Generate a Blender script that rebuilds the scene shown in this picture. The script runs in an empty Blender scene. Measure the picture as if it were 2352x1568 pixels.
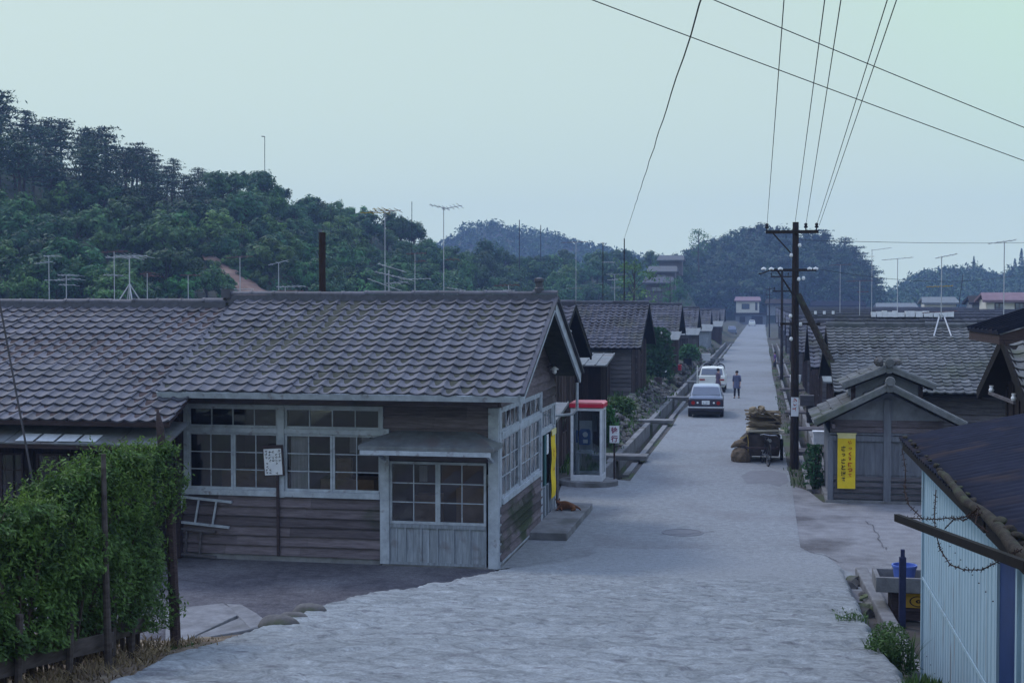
import bpy, math, random
from mathutils import Vector, Matrix
R = math.radians
rnd = random.Random(7)
scene = bpy.context.scene
COL = scene.collection
# ------------------------------------------------------------------ camera
H = 5.0
F = 3000.0
PITCH = math.atan(84 / F)
YAW = math.atan(574 / math.sqrt(F * F + 84 * 84))
cd = bpy.data.cameras.new('camera')
cam = bpy.data.objects.new('camera', cd)
COL.objects.link(cam)
cam.location = (0, 0, H)
cam.rotation_euler = (math.pi / 2 - PITCH, 0, YAW)
cd.sensor_width = 36
cd.lens = F / 2352 * 36
cd.clip_start = 0.1
cd.clip_end = 6000
scene.camera = cam

def ray(px, py):
    x = (px - 1176) / F
    u = (784 - py) / F
    f = math.cos(PITCH) + u * math.sin(PITCH)
    return Vector((x * math.cos(YAW) - f * math.sin(YAW), x * math.sin(YAW) + f * math.cos(YAW),
                   u * math.cos(PITCH) - math.sin(PITCH)))

def at_z(px, py, z=0.0):
    r = ray(px, py)
    return Vector((0, 0, H)) + r * ((z - H) / r.z)

def at_y(px, py, y):
    r = ray(px, py)
    return Vector((0, 0, H)) + r * (y / r.y)

def ramp_h(y):
    t = 25.0 - y
    return 0.134 * (math.log(1 + math.exp(t)) if t < 30 else t)

# ------------------------------------------------------------------ materials
def mat(name, c, c2=None, scale=6.0, rough=0.85, bump=0.25, var=0.0, stretch=(1, 1, 1), metal=0.0, detail=6.0,
        c3=None, scale3=1.2, spec=0.15, bscale=None, mixlo=0.35, mixhi=0.65, thr3=(0.52, 0.68), st3=False):
    m = bpy.data.materials.new(name)
    m.use_nodes = True
    nt = m.node_tree
    N, L = nt.nodes, nt.links
    b = N['Principled BSDF']
    b.inputs['Roughness'].default_value = rough
    b.inputs['Metallic'].default_value = metal
    b.inputs['Specular IOR Level'].default_value = spec
    if c2 is None:
        c2 = tuple(v * 0.75 for v in c)
    tc = N.new('ShaderNodeTexCoord')
    mp = N.new('ShaderNodeMapping')
    mp.inputs['Scale'].default_value = stretch
    L.new(tc.outputs['Object'], mp.inputs['Vector'])
    nz = N.new('ShaderNodeTexNoise')
    nz.inputs['Scale'].default_value = scale
    nz.inputs['Detail'].default_value = detail
    nz.inputs['Roughness'].default_value = 0.65
    L.new(mp.outputs['Vector'], nz.inputs['Vector'])
    mr = N.new('ShaderNodeMapRange')
    mr.inputs['From Min'].default_value = mixlo
    mr.inputs['From Max'].default_value = mixhi
    L.new(nz.outputs['Fac'], mr.inputs['Value'])
    mx = N.new('ShaderNodeMix')
    mx.data_type = 'RGBA'
    mx.inputs[6].default_value = (*c, 1)
    mx.inputs[7].default_value = (*c2, 1)
    L.new(mr.outputs['Result'], mx.inputs[0])
    out = mx.outputs[2]
    if c3 is not None:
        n3 = N.new('ShaderNodeTexNoise')
        n3.inputs['Scale'].default_value = scale3
        n3.inputs['Detail'].default_value = 4
        L.new(mp.outputs['Vector'] if st3 else tc.outputs['Object'], n3.inputs['Vector'])
        r3 = N.new('ShaderNodeMapRange')
        r3.inputs['From Min'].default_value = thr3[0]
        r3.inputs['From Max'].default_value = thr3[1]
        L.new(n3.outputs['Fac'], r3.inputs['Value'])
        m3 = N.new('ShaderNodeMix')
        m3.data_type = 'RGBA'
        L.new(r3.outputs['Result'], m3.inputs[0])
        L.new(out, m3.inputs[6])
        m3.inputs[7].default_value = (*c3, 1)
        out = m3.outputs[2]
    if var > 0:
        g = N.new('ShaderNodeNewGeometry')
        v = N.new('ShaderNodeMapRange')
        v.inputs['To Min'].default_value = 1 - var
        v.inputs['To Max'].default_value = 1 + var
        L.new(g.outputs['Random Per Island'], v.inputs['Value'])
        mu = N.new('ShaderNodeVectorMath')
        mu.operation = 'SCALE'
        L.new(out, mu.inputs[0])
        L.new(v.outputs['Result'], mu.inputs['Scale'])
        out = mu.outputs['Vector']
    L.new(out, b.inputs['Base Color'])
    if bump > 0:
        bp = N.new('ShaderNodeBump')
        bp.inputs['Strength'].default_value = bump
        bp.inputs['Distance'].default_value = 0.02
        if bscale:
            nb = N.new('ShaderNodeTexNoise')
            nb.inputs['Scale'].default_value = bscale
            nb.inputs['Detail'].default_value = 5
            L.new(mp.outputs['Vector'], nb.inputs['Vector'])
            L.new(nb.outputs['Fac'], bp.inputs['Height'])
        else:
            L.new(nz.outputs['Fac'], bp.inputs['Height'])
        L.new(bp.outputs['Normal'], b.inputs['Normal'])
    return m

def grit(m, scale=70, amt=.22, scale2=17):
    # fine mineral speckle in the surface itself
    nt = m.node_tree; N, L = nt.nodes, nt.links
    b = N['Principled BSDF']
    tc = N.new('ShaderNodeTexCoord')
    f = None
    for sc_, a_ in ((scale, amt), (scale2, amt * .7)):
        nz = N.new('ShaderNodeTexNoise'); nz.inputs['Scale'].default_value = sc_; nz.inputs['Detail'].default_value = 3
        L.new(tc.outputs['Object'], nz.inputs['Vector'])
        r = N.new('ShaderNodeMapRange'); r.inputs['From Min'].default_value = .3; r.inputs['From Max'].default_value = .7
        r.inputs['To Min'].default_value = 1 - a_; r.inputs['To Max'].default_value = 1 + a_
        L.new(nz.outputs['Fac'], r.inputs['Value'])
        if f is None: f = r.outputs[0]
        else:
            mu = N.new('ShaderNodeMath'); mu.operation = 'MULTIPLY'; L.new(f, mu.inputs[0]); L.new(r.outputs[0], mu.inputs[1]); f = mu.outputs[0]
    s = N.new('ShaderNodeVectorMath'); s.operation = 'SCALE'
    L.new(b.inputs['Base Color'].links[0].from_socket, s.inputs[0]); L.new(f, s.inputs['Scale'])
    L.new(s.outputs[0], b.inputs['Base Color'])
    return m

def leafmat(name, c, c2, scale=0.8, var=0.35, trans=0.25, per=0.0):
    m = mat(name, c, c2, scale=scale, rough=0.6, bump=0, var=var, spec=0.25, detail=3)
    nt = m.node_tree
    b = nt.nodes['Principled BSDF']
    if per > 0:
        oi = nt.nodes.new('ShaderNodeObjectInfo')
        hs = nt.nodes.new('ShaderNodeHueSaturation')
        r1 = nt.nodes.new('ShaderNodeMapRange')
        r1.inputs['To Min'].default_value = 1 - per
        r1.inputs['To Max'].default_value = 1 + per
        nt.links.new(oi.outputs['Random'], r1.inputs['Value'])
        nt.links.new(r1.outputs['Result'], hs.inputs['Value'])
        ml = nt.nodes.new('ShaderNodeMath'); ml.operation = 'MULTIPLY'; ml.inputs[1].default_value = 7.31
        fr = nt.nodes.new('ShaderNodeMath'); fr.operation = 'FRACT'
        r2 = nt.nodes.new('ShaderNodeMapRange'); r2.inputs['To Min'].default_value = 0.47; r2.inputs['To Max'].default_value = 0.53
        nt.links.new(oi.outputs['Random'], ml.inputs[0]); nt.links.new(ml.outputs[0], fr.inputs[0]); nt.links.new(fr.outputs[0], r2.inputs['Value'])
        nt.links.new(r2.outputs['Result'], hs.inputs['Hue'])
        nt.links.new(b.inputs['Base Color'].links[0].from_socket, hs.inputs['Color'])
        nt.links.new(hs.outputs['Color'], b.inputs['Base Color'])
    tr = nt.nodes.new('ShaderNodeBsdfTranslucent')
    src = b.inputs['Base Color'].links[0].from_socket
    nt.links.new(src, tr.inputs['Color'])
    ms = nt.nodes.new('ShaderNodeMixShader')
    ms.inputs[0].default_value = trans
    nt.links.new(b.outputs[0], ms.inputs[1])
    nt.links.new(tr.outputs[0], ms.inputs[2])
    nt.links.new(ms.outputs[0], nt.nodes['Material Output'].inputs['Surface'])
    return m

def glassmat(name, tint=(0.8, 0.85, 0.9), refl=1.0, rough=0.02):
    m = bpy.data.materials.new(name)
    m.use_nodes = True
    nt = m.node_tree
    N, L = nt.nodes, nt.links
    N.remove(N['Principled BSDF'])
    t = N.new('ShaderNodeBsdfTransparent')
    t.inputs['Color'].default_value = (*tint, 1)
    g = N.new('ShaderNodeBsdfGlossy')
    g.inputs['Roughness'].default_value = rough
    nz = N.new('ShaderNodeTexNoise')
    nz.inputs['Scale'].default_value = 1.3
    bp = N.new('ShaderNodeBump')
    bp.inputs['Strength'].default_value = 0.08
    bp.inputs['Distance'].default_value = 0.05
    tc = N.new('ShaderNodeTexCoord')
    L.new(tc.outputs['Object'], nz.inputs['Vector'])
    L.new(nz.outputs['Fac'], bp.inputs['Height'])
    L.new(bp.outputs['Normal'], g.inputs['Normal'])
    fr = N.new('ShaderNodeFresnel')
    fr.inputs['IOR'].default_value = 1.5
    ml = N.new('ShaderNodeMath')
    ml.operation = 'MULTIPLY'
    ml.inputs[1].default_value = refl
    L.new(fr.outputs[0], ml.inputs[0])
    ms = N.new('ShaderNodeMixShader')
    af = N.new('ShaderNodeMath')
    af.inputs[1].default_value = 0.12
    L.new(ml.outputs[0], af.inputs[0])
    L.new(af.outputs[0], ms.inputs[0])
    L.new(t.outputs[0], ms.inputs[1])
    L.new(g.outputs[0], ms.inputs[2])
    L.new(ms.outputs[0], N['Material Output'].inputs['Surface'])
    return m

M = {}
M['tile'] = mat('roof_tile', (0.078, 0.080, 0.101), (0.044, 0.046, 0.060), scale=9, rough=0.6, bump=0.35, var=0.28, c3=(0.052, 0.055, 0.068), scale3=1.6, thr3=(.50, .66), bscale=40, spec=0.4)
M['tile_old'] = mat('old_roof_tile', (0.073, 0.075, 0.094), (0.042, 0.043, 0.056), scale=7, rough=0.65, bump=0.3, var=0.3, c3=(0.05, 0.052, 0.048), scale3=0.6, bscale=40)
M['tile_moss'] = mat('mossy_roof_tile', (0.135, 0.14, 0.14), (0.085, 0.088, 0.087), scale=6, rough=0.8, bump=0.35, var=0.25, c3=(0.07, 0.08, 0.058), scale3=1.3, bscale=35)
M['wood'] = mat('weathered_wood', (0.065, 0.047, 0.047), (0.03, 0.021, 0.022), scale=5, stretch=(1, 6, 14), bump=0.4, var=0.3, bscale=12)
M['board'] = mat('weathered_clapboard', (0.135, 0.115, 0.125), (0.075, 0.061, 0.066), scale=3, stretch=(1, 1, 12), bump=0.35, var=0.42, c3=(0.032, 0.042, 0.022), scale3=0.5, thr3=(0.60, 0.68), bscale=9)
M['board_grey'] = mat('grey_clapboard', (0.115, 0.108, 0.115), (0.062, 0.055, 0.06), scale=3, stretch=(1, 1, 9), bump=0.35, var=0.3, bscale=9)
M['board_dark'] = mat('dark_boarding', (0.028, 0.02, 0.02), (0.014, 0.010, 0.010), scale=4, stretch=(8, 8, 1), bump=0.35, var=0.35)
M['slat'] = mat('vertical_slats', (0.072, 0.052, 0.05), (0.03, 0.021, 0.021), scale=4, stretch=(8, 8, 0.7), bump=0.35, var=0.45)
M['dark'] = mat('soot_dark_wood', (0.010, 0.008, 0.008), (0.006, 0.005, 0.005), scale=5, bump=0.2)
M['white_wood'] = mat('flaking_white_paint', (0.40, 0.44, 0.49), (0.27, 0.30, 0.335), scale=5, stretch=(1, 1, 1), rough=0.75, bump=0.25, c3=(0.20, 0.19, 0.20), scale3=7, thr3=(0.60, 0.72), bscale=22)
M['white_board'] = mat('faded_white_boards', (0.28, 0.315, 0.355), (0.17, 0.19, 0.215), scale=3, stretch=(7, 7, 0.7), rough=0.8, bump=0.3, var=0.14, c3=(0.16, 0.155, 0.17), scale3=3.5, thr3=(0.58, 0.75))
M['soffit'] = mat('soffit_boards', (0.055, 0.058, 0.045), (0.03, 0.033, 0.026), scale=5, bump=0.2, var=0.3)
M['tin'] = mat('grey_tin_roof', (0.17, 0.185, 0.195), (0.105, 0.115, 0.12), scale=4, rough=0.55, bump=0.15, c3=(0.13, 0.12, 0.12), scale3=2.2, metal=0.2)
M['concrete'] = mat('old_concrete', (0.20, 0.203, 0.21), (0.13, 0.13, 0.135), scale=4, rough=0.95, bump=0.35, bscale=30, c3=(0.09, 0.09, 0.085), scale3=0.9)
M['glass'] = glassmat('window_glass', (0.80, 0.83, 0.85), 1.1, .06)
M['phone_glass'] = glassmat('booth_glass', (0.66, 0.74, 0.8), 0.9)
M['black'] = mat('black_metal', (0.02, 0.018, 0.02), (0.012, 0.011, 0.012), scale=8, rough=0.6, bump=0.1)
M['rubber'] = mat('tyre_rubber', (0.018, 0.018, 0.02), (0.03, 0.03, 0.032), scale=12, rough=0.9, bump=0.1)
M['chrome'] = mat('dull_chrome', (0.5, 0.52, 0.54), (0.36, 0.37, 0.39), scale=8, rough=0.3, metal=0.8, bump=0.0)
M['dull_rim'] = mat('dull_spokes', (0.16, 0.165, 0.17), (0.10, 0.10, 0.11), scale=8, rough=0.5, metal=.4, bump=0)
M['alu'] = mat('aluminium', (0.56, 0.58, 0.61), (0.44, 0.46, 0.49), scale=5, rough=0.6, metal=0.1, bump=0.05)
M['pole_wood'] = mat('creosoted_pole', (0.034, 0.025, 0.021), (0.014, 0.011, 0.010), scale=4, stretch=(6, 6, 0.5), bump=0.4)
M['ceramic'] = mat('white_ceramic', (0.7, 0.72, 0.74), (0.6, 0.6, 0.62), scale=8, rough=0.3, bump=0)
M['wire'] = mat('cable_sheath', (0.03, 0.03, 0.035), (0.02, 0.02, 0.022), scale=8, rough=0.7, bump=0)
M['yellow'] = mat('yellow_banner_cloth', (0.72, 0.52, 0.03), (0.60, 0.43, 0.02), scale=3, rough=0.85, bump=0.2)
M['red_ink'] = mat('red_lettering', (0.42, 0.05, 0.015), (0.33, 0.04, 0.012), scale=9, bump=0)
M['black_ink'] = mat('black_lettering', (0.02, 0.02, 0.018), (0.03, 0.03, 0.025), scale=9, bump=0)
M['paper'] = mat('white_signboard', (0.68, 0.70, 0.72), (0.56, 0.58, 0.62), scale=5, rough=0.7, bump=0.05)
M['red'] = mat('red_enamel', (0.46, 0.025, 0.05), (0.38, 0.02, 0.04), scale=4, rough=0.4, bump=0)
M['pink_top'] = mat('faded_red_top', (0.68, 0.26, 0.26), (0.58, 0.18, 0.18), scale=4, rough=0.6, bump=0)
M['blue_phone'] = mat('blue_telephone', (0.03, 0.12, 0.33), (0.025, 0.09, 0.26), scale=6, rough=0.4, bump=0)
M['bucket'] = mat('blue_plastic', (0.10, 0.17, 0.50), (0.08, 0.13, 0.42), scale=6, rough=0.4, bump=0)
M['shed_wall'] = mat('pale_blue_sheet', (0.30, 0.41, 0.48), (0.25, 0.35, 0.42), scale=3, stretch=(5, 5, 0.5), rough=0.6, bump=0.1, c3=(0.17, 0.16, 0.15), scale3=2.2, thr3=(.58, .78), st3=True)
M['shed_blue'] = mat('deep_blue_paint', (0.02, 0.042, 0.13), (0.014, 0.03, 0.095), scale=4, rough=0.5, bump=0.05)
M['shed_roof'] = mat('dark_blue_sheet', (0.018, 0.021, 0.036), (0.011, 0.013, 0.022), scale=3, stretch=(0.6, 5, 5), rough=0.9, spec=.05, bump=0.15, c3=(0.034, 0.027, 0.028), scale3=1.4, thr3=(.56, .74))
M['bark'] = mat('rotting_bark', (0.034, 0.027, 0.021), (0.012, 0.010, 0.009), scale=7, stretch=(2, 1, 2), bump=0.8, c3=(0.035, 0.042, 0.022), scale3=3)
M['trunk'] = mat('tree_bark', (0.07, 0.055, 0.045), (0.04, 0.03, 0.025), scale=5, stretch=(4, 4, 0.6), bump=0.5)
M['leaf_hedge'] = leafmat('hedge_leaf', (0.072, 0.140, 0.026), (0.022, 0.054, 0.012), scale=2.2, var=0.5)
M['leaf_broad'] = leafmat('broadleaf', (0.042, 0.112, 0.034), (0.021, 0.066, 0.023), scale=0.35, var=0.4, per=.38)
M['leaf_light'] = leafmat('light_broadleaf', (0.068, 0.160, 0.036), (0.036, 0.096, 0.026), scale=0.35, var=0.4, per=.38)
M['leaf_pine'] = leafmat('pine_needle', (0.030, 0.070, 0.030), (0.015, 0.040, 0.018), scale=0.5, var=0.4, trans=0.1, per=.3)
M['leaf_knoll'] = leafmat('knoll_foliage', (0.020, 0.054, 0.022), (0.010, 0.030, 0.014), scale=0.3, var=0.4, trans=0.1, per=.35)
M['leaf_far'] = leafmat('far_foliage', (0.034, 0.088, 0.032), (0.018, 0.052, 0.020), scale=0.05, var=0.35, trans=0.1)
M['leaf_shoot'] = leafmat('young_leaf', (0.105, 0.175, 0.035), (0.06, 0.115, 0.024), scale=3, var=0.4, trans=.35)
M['grass'] = leafmat('grass_blade', (0.06, 0.12, 0.03), (0.035, 0.07, 0.02), scale=1.5, var=0.4)
M['dry_grass'] = leafmat('dry_grass', (0.16, 0.12, 0.06), (0.09, 0.065, 0.035), scale=2, var=0.4)
M['stone'] = mat('field_stone', (0.115, 0.11, 0.108), (0.055, 0.052, 0.05), scale=4, bump=0.6, var=0.35, c3=(0.07, 0.085, 0.045), scale3=1.4)
M['plaster'] = mat('grey_plaster', (0.22, 0.235, 0.26), (0.15, 0.16, 0.18), scale=3, bump=0.15)
M['sheet_grey'] = mat('grey_sheeting', (0.165, 0.175, 0.20), (0.105, 0.112, 0.13), scale=3, stretch=(5, 5, 0.6), rough=0.7, bump=0.1)
M['cream'] = mat('cream_wall', (0.60, 0.58, 0.50), (0.5, 0.48, 0.42), scale=0.8, bump=0.05)
M['red_roof'] = mat('faded_red_roof', (0.20, 0.135, 0.15), (0.15, 0.10, 0.115), scale=1.5, bump=0.1)
M['skin'] = mat('skin', (0.36, 0.22, 0.16), (0.32, 0.19, 0.14), scale=6, rough=0.6, bump=0)
M['hair'] = mat('black_hair', (0.012, 0.010, 0.010), (0.02, 0.017, 0.016), scale=20, rough=0.5, bump=0.1)
M['curtain'] = mat('pale_curtain', (0.42, 0.42, 0.44), (0.28, 0.28, 0.31), scale=4, stretch=(6, 6, 0.4), bump=0.3)
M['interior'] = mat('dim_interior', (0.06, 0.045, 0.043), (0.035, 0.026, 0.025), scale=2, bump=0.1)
M['rust'] = mat('rusty_steel', (0.035, 0.02, 0.016), (0.02, 0.013, 0.011), scale=8, bump=0.2)
M['ant_red'] = mat('antenna_red', (0.17, 0.095, 0.10), (0.12, 0.07, 0.075), scale=8, bump=0)
M['ant_grey'] = mat('antenna_metal', (0.42, 0.44, 0.46), (0.32, 0.33, 0.36), scale=8, rough=0.5, bump=0)
M['ant_yellow'] = mat('antenna_yellow', (0.38, 0.28, 0.06), (0.3, 0.2, 0.05), scale=8, bump=0)

# ------------------------------------------------------------------ objects
def tag(o, label=None, cat=None, group=None, kind=None):
    if label: o['label'] = label
    if cat: o['category'] = cat
    if group: o['group'] = group
    if kind: o['kind'] = kind
    return o

def thing(name, label, cat, loc=(0, 0, 0), rz=0.0, group=None):
    o = bpy.data.objects.new(name, None)
    o.empty_display_size = 0.2
    COL.objects.link(o)
    o.location = loc
    o.rotation_euler = (0, 0, rz)
    return tag(o, label, cat, group)

def wloc(o):
    v = Vector((0, 0, 0))
    while o is not None:
        v += o.location
        o = o.parent
    return v

def dup(root, loc, rz=None, label=None, scale=None):
    r = root.copy()
    COL.objects.link(r)
    r.location = loc
    if rz is not None: r.rotation_euler = (0, 0, rz)
    if scale is not None: r.scale = scale if hasattr(scale, '__len__') else (scale,) * 3
    if label: r['label'] = label
    for ch in list(root.children):
        c = ch.copy(); COL.objects.link(c); c.parent = r
        for g in list(ch.children):
            d = g.copy(); COL.objects.link(d); d.parent = c
    return r

X3, Y3, Z3 = Vector((1, 0, 0)), Vector((0, 1, 0)), Vector((0, 0, 1))

class MB:
    def __init__(s):
        s.v, s.f = [], []
    def add(s, vs, fs):
        n = len(s.v)
        s.v.extend(Vector(p) for p in vs)
        s.f.extend([i + n for i in f] for f in fs)
        return s
    def box(s, x0, x1, y0, y1, z0, z1):
        return s.obox(Vector((0, 0, 0)), X3, Y3, Z3, (x0, x1), (y0, y1), (z0, z1))
    def obox(s, o, u, v, w, a, b, c):
        vs = [o + u * i + v * j + w * k for k in c for j in b for i in a]
        fs = [(0, 2, 3, 1), (4, 5, 7, 6), (0, 1, 5, 4), (1, 3, 7, 5), (3, 2, 6, 7), (2, 0, 4, 6)]
        return s.add(vs, fs)
    def beam(s, p, q, w, h, up=Z3):
        p, q = Vector(p), Vector(q)
        d = (q - p)
        L = d.length
        d.normalize()
        sd = d.cross(up)
        if sd.length < 1e-4: sd = d.cross(X3)
        sd.normalize()
        n = sd.cross(d)
        return s.obox(p, d, sd, n, (0, L), (-w / 2, w / 2), (-h / 2, h / 2))
    def tube(s, pts, r, n=6, caps=True):
        pts = [Vector(p) for p in pts]
        rs = r if hasattr(r, '__len__') else [r] * len(pts)
        rings = []
        base = len(s.v)
        ref = None
        for i, p in enumerate(pts):
            d = (pts[min(i + 1, len(pts) - 1)] - pts[max(i - 1, 0)]).normalized()
            if ref is None:
                a = d.orthogonal().normalized()
            else:
                a = (ref - d * ref.dot(d))
                a = a.normalized() if a.length > 1e-6 else d.orthogonal().normalized()
            ref = a
            b = d.cross(a)
            rings.append([p + (a * math.cos(t) + b * math.sin(t)) * rs[i] for t in [2 * math.pi * k / n for k in range(n)]])
        vs = [q for rg in rings for q in rg]
        fs = []
        for i in range(len(pts) - 1):
            for k in range(n):
                fs.append((i * n + k, i * n + (k + 1) % n, (i + 1) * n + (k + 1) % n, (i + 1) * n + k))
        if caps:
            fs.append(tuple(range(n - 1, -1, -1)))
            fs.append(tuple((len(pts) - 1) * n + k for k in range(n)))
        return s.add(vs, fs)
    def lathe(s, prof, o=(0, 0, 0), n=16, axis='Z', caps=True, sx=1.0, sy=1.0):
        o = Vector(o)
        vs, fs = [], []
        for r, z in prof:
            for k in range(n):
                t = 2 * math.pi * k / n
                p = Vector((r * math.cos(t) * sx, r * math.sin(t) * sy, z))
                if axis == 'X': p = Vector((p.z, p.x, p.y))
                if axis == 'Y': p = Vector((p.x, p.z, p.y))
                vs.append(o + p)
        for i in range(len(prof) - 1):
            for k in range(n):
                fs.append((i * n + k, i * n + (k + 1) % n, (i + 1) * n + (k + 1) % n, (i + 1) * n + k))
        if caps:
            fs.append(tuple(range(n - 1, -1, -1)))
            fs.append(tuple((len(prof) - 1) * n + k for k in range(n)))
        return s.add(vs, fs)
    def ring(s, c, r, t, axis='Y', n=24, m=6):
        c = Vector(c)
        vs, fs = [], []
        for i in range(n):
            a = 2 * math.pi * i / n
            for j in range(m):
                b = 2 * math.pi * j / m
                q = r + t * math.cos(b)
                p = Vector((q * math.cos(a), t * math.sin(b), q * math.sin(a)))
                if axis == 'X': p = Vector((p.y, p.x, p.z))
                if axis == 'Z': p = Vector((p.x, p.z, p.y))
                vs.append(c + p)
        for i in range(n):
            for j in range(m):
                fs.append((i * m + j, i * m + (j + 1) % m, ((i + 1) % n) * m + (j + 1) % m, ((i + 1) % n) * m + j))
        return s.add(vs, fs)
    def prism(s, poly, y0, y1):
        # polygon in XZ extruded along Y
        n = len(poly)
        vs = [(x, y0, z) for x, z in poly] + [(x, y1, z) for x, z in poly]
        fs = [tuple(range(n)), tuple(range(2 * n - 1, n - 1, -1))]
        fs += [(i, i + n, (i + 1) % n + n, (i + 1) % n) for i in range(n)]
        return s.add(vs, fs)
    def xprism(s, poly, x0, x1):
        # polygon in YZ extruded along X
        n = len(poly)
        vs = [(x0, y, z) for y, z in poly] + [(x1, y, z) for y, z in poly]
        fs = [tuple(range(n)), tuple(range(2 * n - 1, n - 1, -1))]
        fs += [(i, i + n, (i + 1) % n + n, (i + 1) % n) for i in range(n)]
        return s.add(vs, fs)
    def loft(s, rings, caps=True):
        n = len(rings[0])
        vs = [p for rg in rings for p in rg]
        fs = []
        for i in range(len(rings) - 1):
            for k in range(n):
                fs.append((i * n + k, i * n + (k + 1) % n, (i + 1) * n + (k + 1) % n, (i + 1) * n + k))
        if caps:
            fs.append(tuple(range(n - 1, -1, -1)))
            fs.append(tuple((len(rings) - 1) * n + k for k in range(n)))
        return s.add(vs, fs)
    def blob(s, c, r, seed=0, n=8, m=6, jit=0.25, sq=(1, 1, 1)):
        rr = random.Random(seed)
        c = Vector(c)
        rings = []
        for i in range(1, m):
            ph = math.pi * i / m
            rings.append([c + Vector((r * sq[0] * math.sin(ph) * math.cos(2 * math.pi * k / n), r * sq[1] * math.sin(ph) * math.sin(2 * math.pi * k / n), -r * sq[2] * math.cos(ph))) * 1.0
                          + Vector([rr.uniform(-jit, jit) * r for _ in range(3)]) for k in range(n)])
        return s.loft(rings)
    def build(s, name, m, parent=None, loc=None, smooth=False, bevel=0.0, sub=0):
        me = bpy.data.meshes.new(name)
        o = bpy.data.objects.new(name, me)
        COL.objects.link(o)
        off = Vector(loc) if loc is not None else Vector((0, 0, 0))
        if parent is not None:
            o.parent = parent
            off = wloc(parent)
        else:
            o.location = off
        me.from_pydata([tuple(p - off) for p in s.v], [], s.f)
        me.update()
        mm = M[m] if isinstance(m, str) else m
        me.materials.append(mm)
        if smooth:
            for p in me.polygons: p.use_smooth = True
        if sub > 0:
            md = o.modifiers.new('sub', 'SUBSURF'); md.levels = md.render_levels = sub
        if bevel > 0:
            md = o.modifiers.new('bevel', 'BEVEL')
            md.width = bevel
            md.segments = 2
            md.limit_method = 'ANGLE'
        return o

# ------------------------------------------------------------------ lettering
_gl = {}
def glyph(ch):
    if ch in _gl: return _gl[ch]
    c = bpy.data.curves.new('g', 'FONT')
    c.body = ch
    c.size = 1.0
    c.offset = 0.035
    o = bpy.data.objects.new('g', c)
    COL.objects.link(o)
    bpy.context.view_layer.update()
    dg = bpy.context.evaluated_depsgraph_get()
    me = bpy.data.meshes.new_from_object(o.evaluated_get(dg))
    vs = [v.co.copy() for v in me.vertices]
    fs = [tuple(p.vertices) for p in me.polygons]
    bpy.data.objects.remove(o)
    bpy.data.curves.remove(c)
    if vs:
        x0, x1 = min(v.x for v in vs), max(v.x for v in vs)
        y0, y1 = min(v.y for v in vs), max(v.y for v in vs)
        k = max(x1 - x0, y1 - y0, 1e-3)
        vs = [((v.x - (x0 + x1) / 2) / k, (v.y - (y0 + y1) / 2) / k) for v in vs]
    _gl[ch] = (vs, fs)
    bpy.data.meshes.remove(me)
    return _gl[ch]

def write_v(mb, text, o, u, w, size, step, small=()):
    """text downwards from o: u to the right, w up"""
    o, u, w = Vector(o), Vector(u), Vector(w)
    for i, ch in enumerate(text):
        vs, fs = glyph(ch)
        k = size * (0.7 if i in small else 1)
        mb.add([o - w * (i * step) + u * (a * k) + w * (b * k) for a, b in vs], fs)

def scribble(mb, o, u, w, cols, rows, cw, chh, seed, th=0.008, fill=0.8):
    """columns of brush strokes too blurred to read"""
    rr = random.Random(seed)
    o, u, w = Vector(o), Vector(u), Vector(w)
    n = u.cross(w)
    for c in range(cols):
        nrow = rows if c < cols - 1 else max(1, rows - 2)
        for r in range(nrow):
            if rr.random() > fill: continue
            ctr = o + u * (c * cw) - w * (r * chh)
            for k in range(4):
                a = rr.choice((0.05, 0.1, 1.5, 1.6, 0.7, 2.3))
                ln = rr.uniform(0.25, 0.42) * min(cw, chh)
                d = u * math.cos(a) + w * math.sin(a)
                p = ctr + u * rr.uniform(-.25, .25) * cw + w * rr.uniform(-.28, .28) * chh
                sd = n.cross(d)
                q = [p - d * ln - sd * th / 2, p + d * ln - sd * th / 2, p + d * ln + sd * th / 2, p - d * ln + sd * th / 2]
                mb.add(q, [(0, 1, 2, 3)])
from mathutils import noise as mnoise
def sstep(a, b, x):
    t = max(0.0, min(1.0, (x - a) / (b - a)))
    return t * t * (3 - 2 * t)

def lerp_tab(tab, x):
    if x <= tab[0][0]: return tab[0][1]
    for (a, b), (c, d) in zip(tab, tab[1:]):
        if x <= c: return b + (d - b) * (x - a) / (c - a)
    return tab[-1][1]

def ramp_at(px, py):
    z = 1.0
    for _ in range(60):
        p = at_z(px, py, z)
        z = 0.5 * z + 0.5 * ramp_h(p.y)
    return p

def fbm(x, y, s, seed=0.0):
    return mnoise.fractal(Vector((x * s, y * s, seed)), 1.0, 2.0, 4)

# ---- ground
def bank(y): return 0.8 * sstep(37, 46, y)
def ground_h(x, y):
    z = -0.03
    if y > 36:
        if x < -4.6: z += bank(y) * sstep(-4.6, -6.1, x)
        if y > 37.5 and -4.52 < x < -3.98 and y < 170: z = -0.55
        if y > 35.5 and 1.34 < x < 1.82 and y < 170: z = -0.5
        if x > 1.9: z += 0.12 * sstep(1.9, 2.4, x) * sstep(36, 42, y)
    return z
xs = [-600, -400, -300, -200, -120, -80, -50, -30, -22, -16, -12, -9, -7.5, -6.6, -6.1, -5.7, -5.3, -4.95, -4.6, -4.53, -4.5, -4.0, -3.97, -3.8,
      -2, 0, 1, 1.33, 1.36, 1.80, 1.83, 2.4, 3, 4, 6, 9, 14, 20, 30, 50, 80, 120, 200, 300, 450, 600]
ys = [-60, -20, 0] + list(range(6, 35, 2)) + [35.4, 35.6, 36.5, 37.4, 37.6] + [38 + i for i in range(0, 40, 1)] + list(range(78, 172, 3)) + [172, 180, 200, 250, 300, 340, 400, 500, 700, 880]
g = MB()
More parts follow.
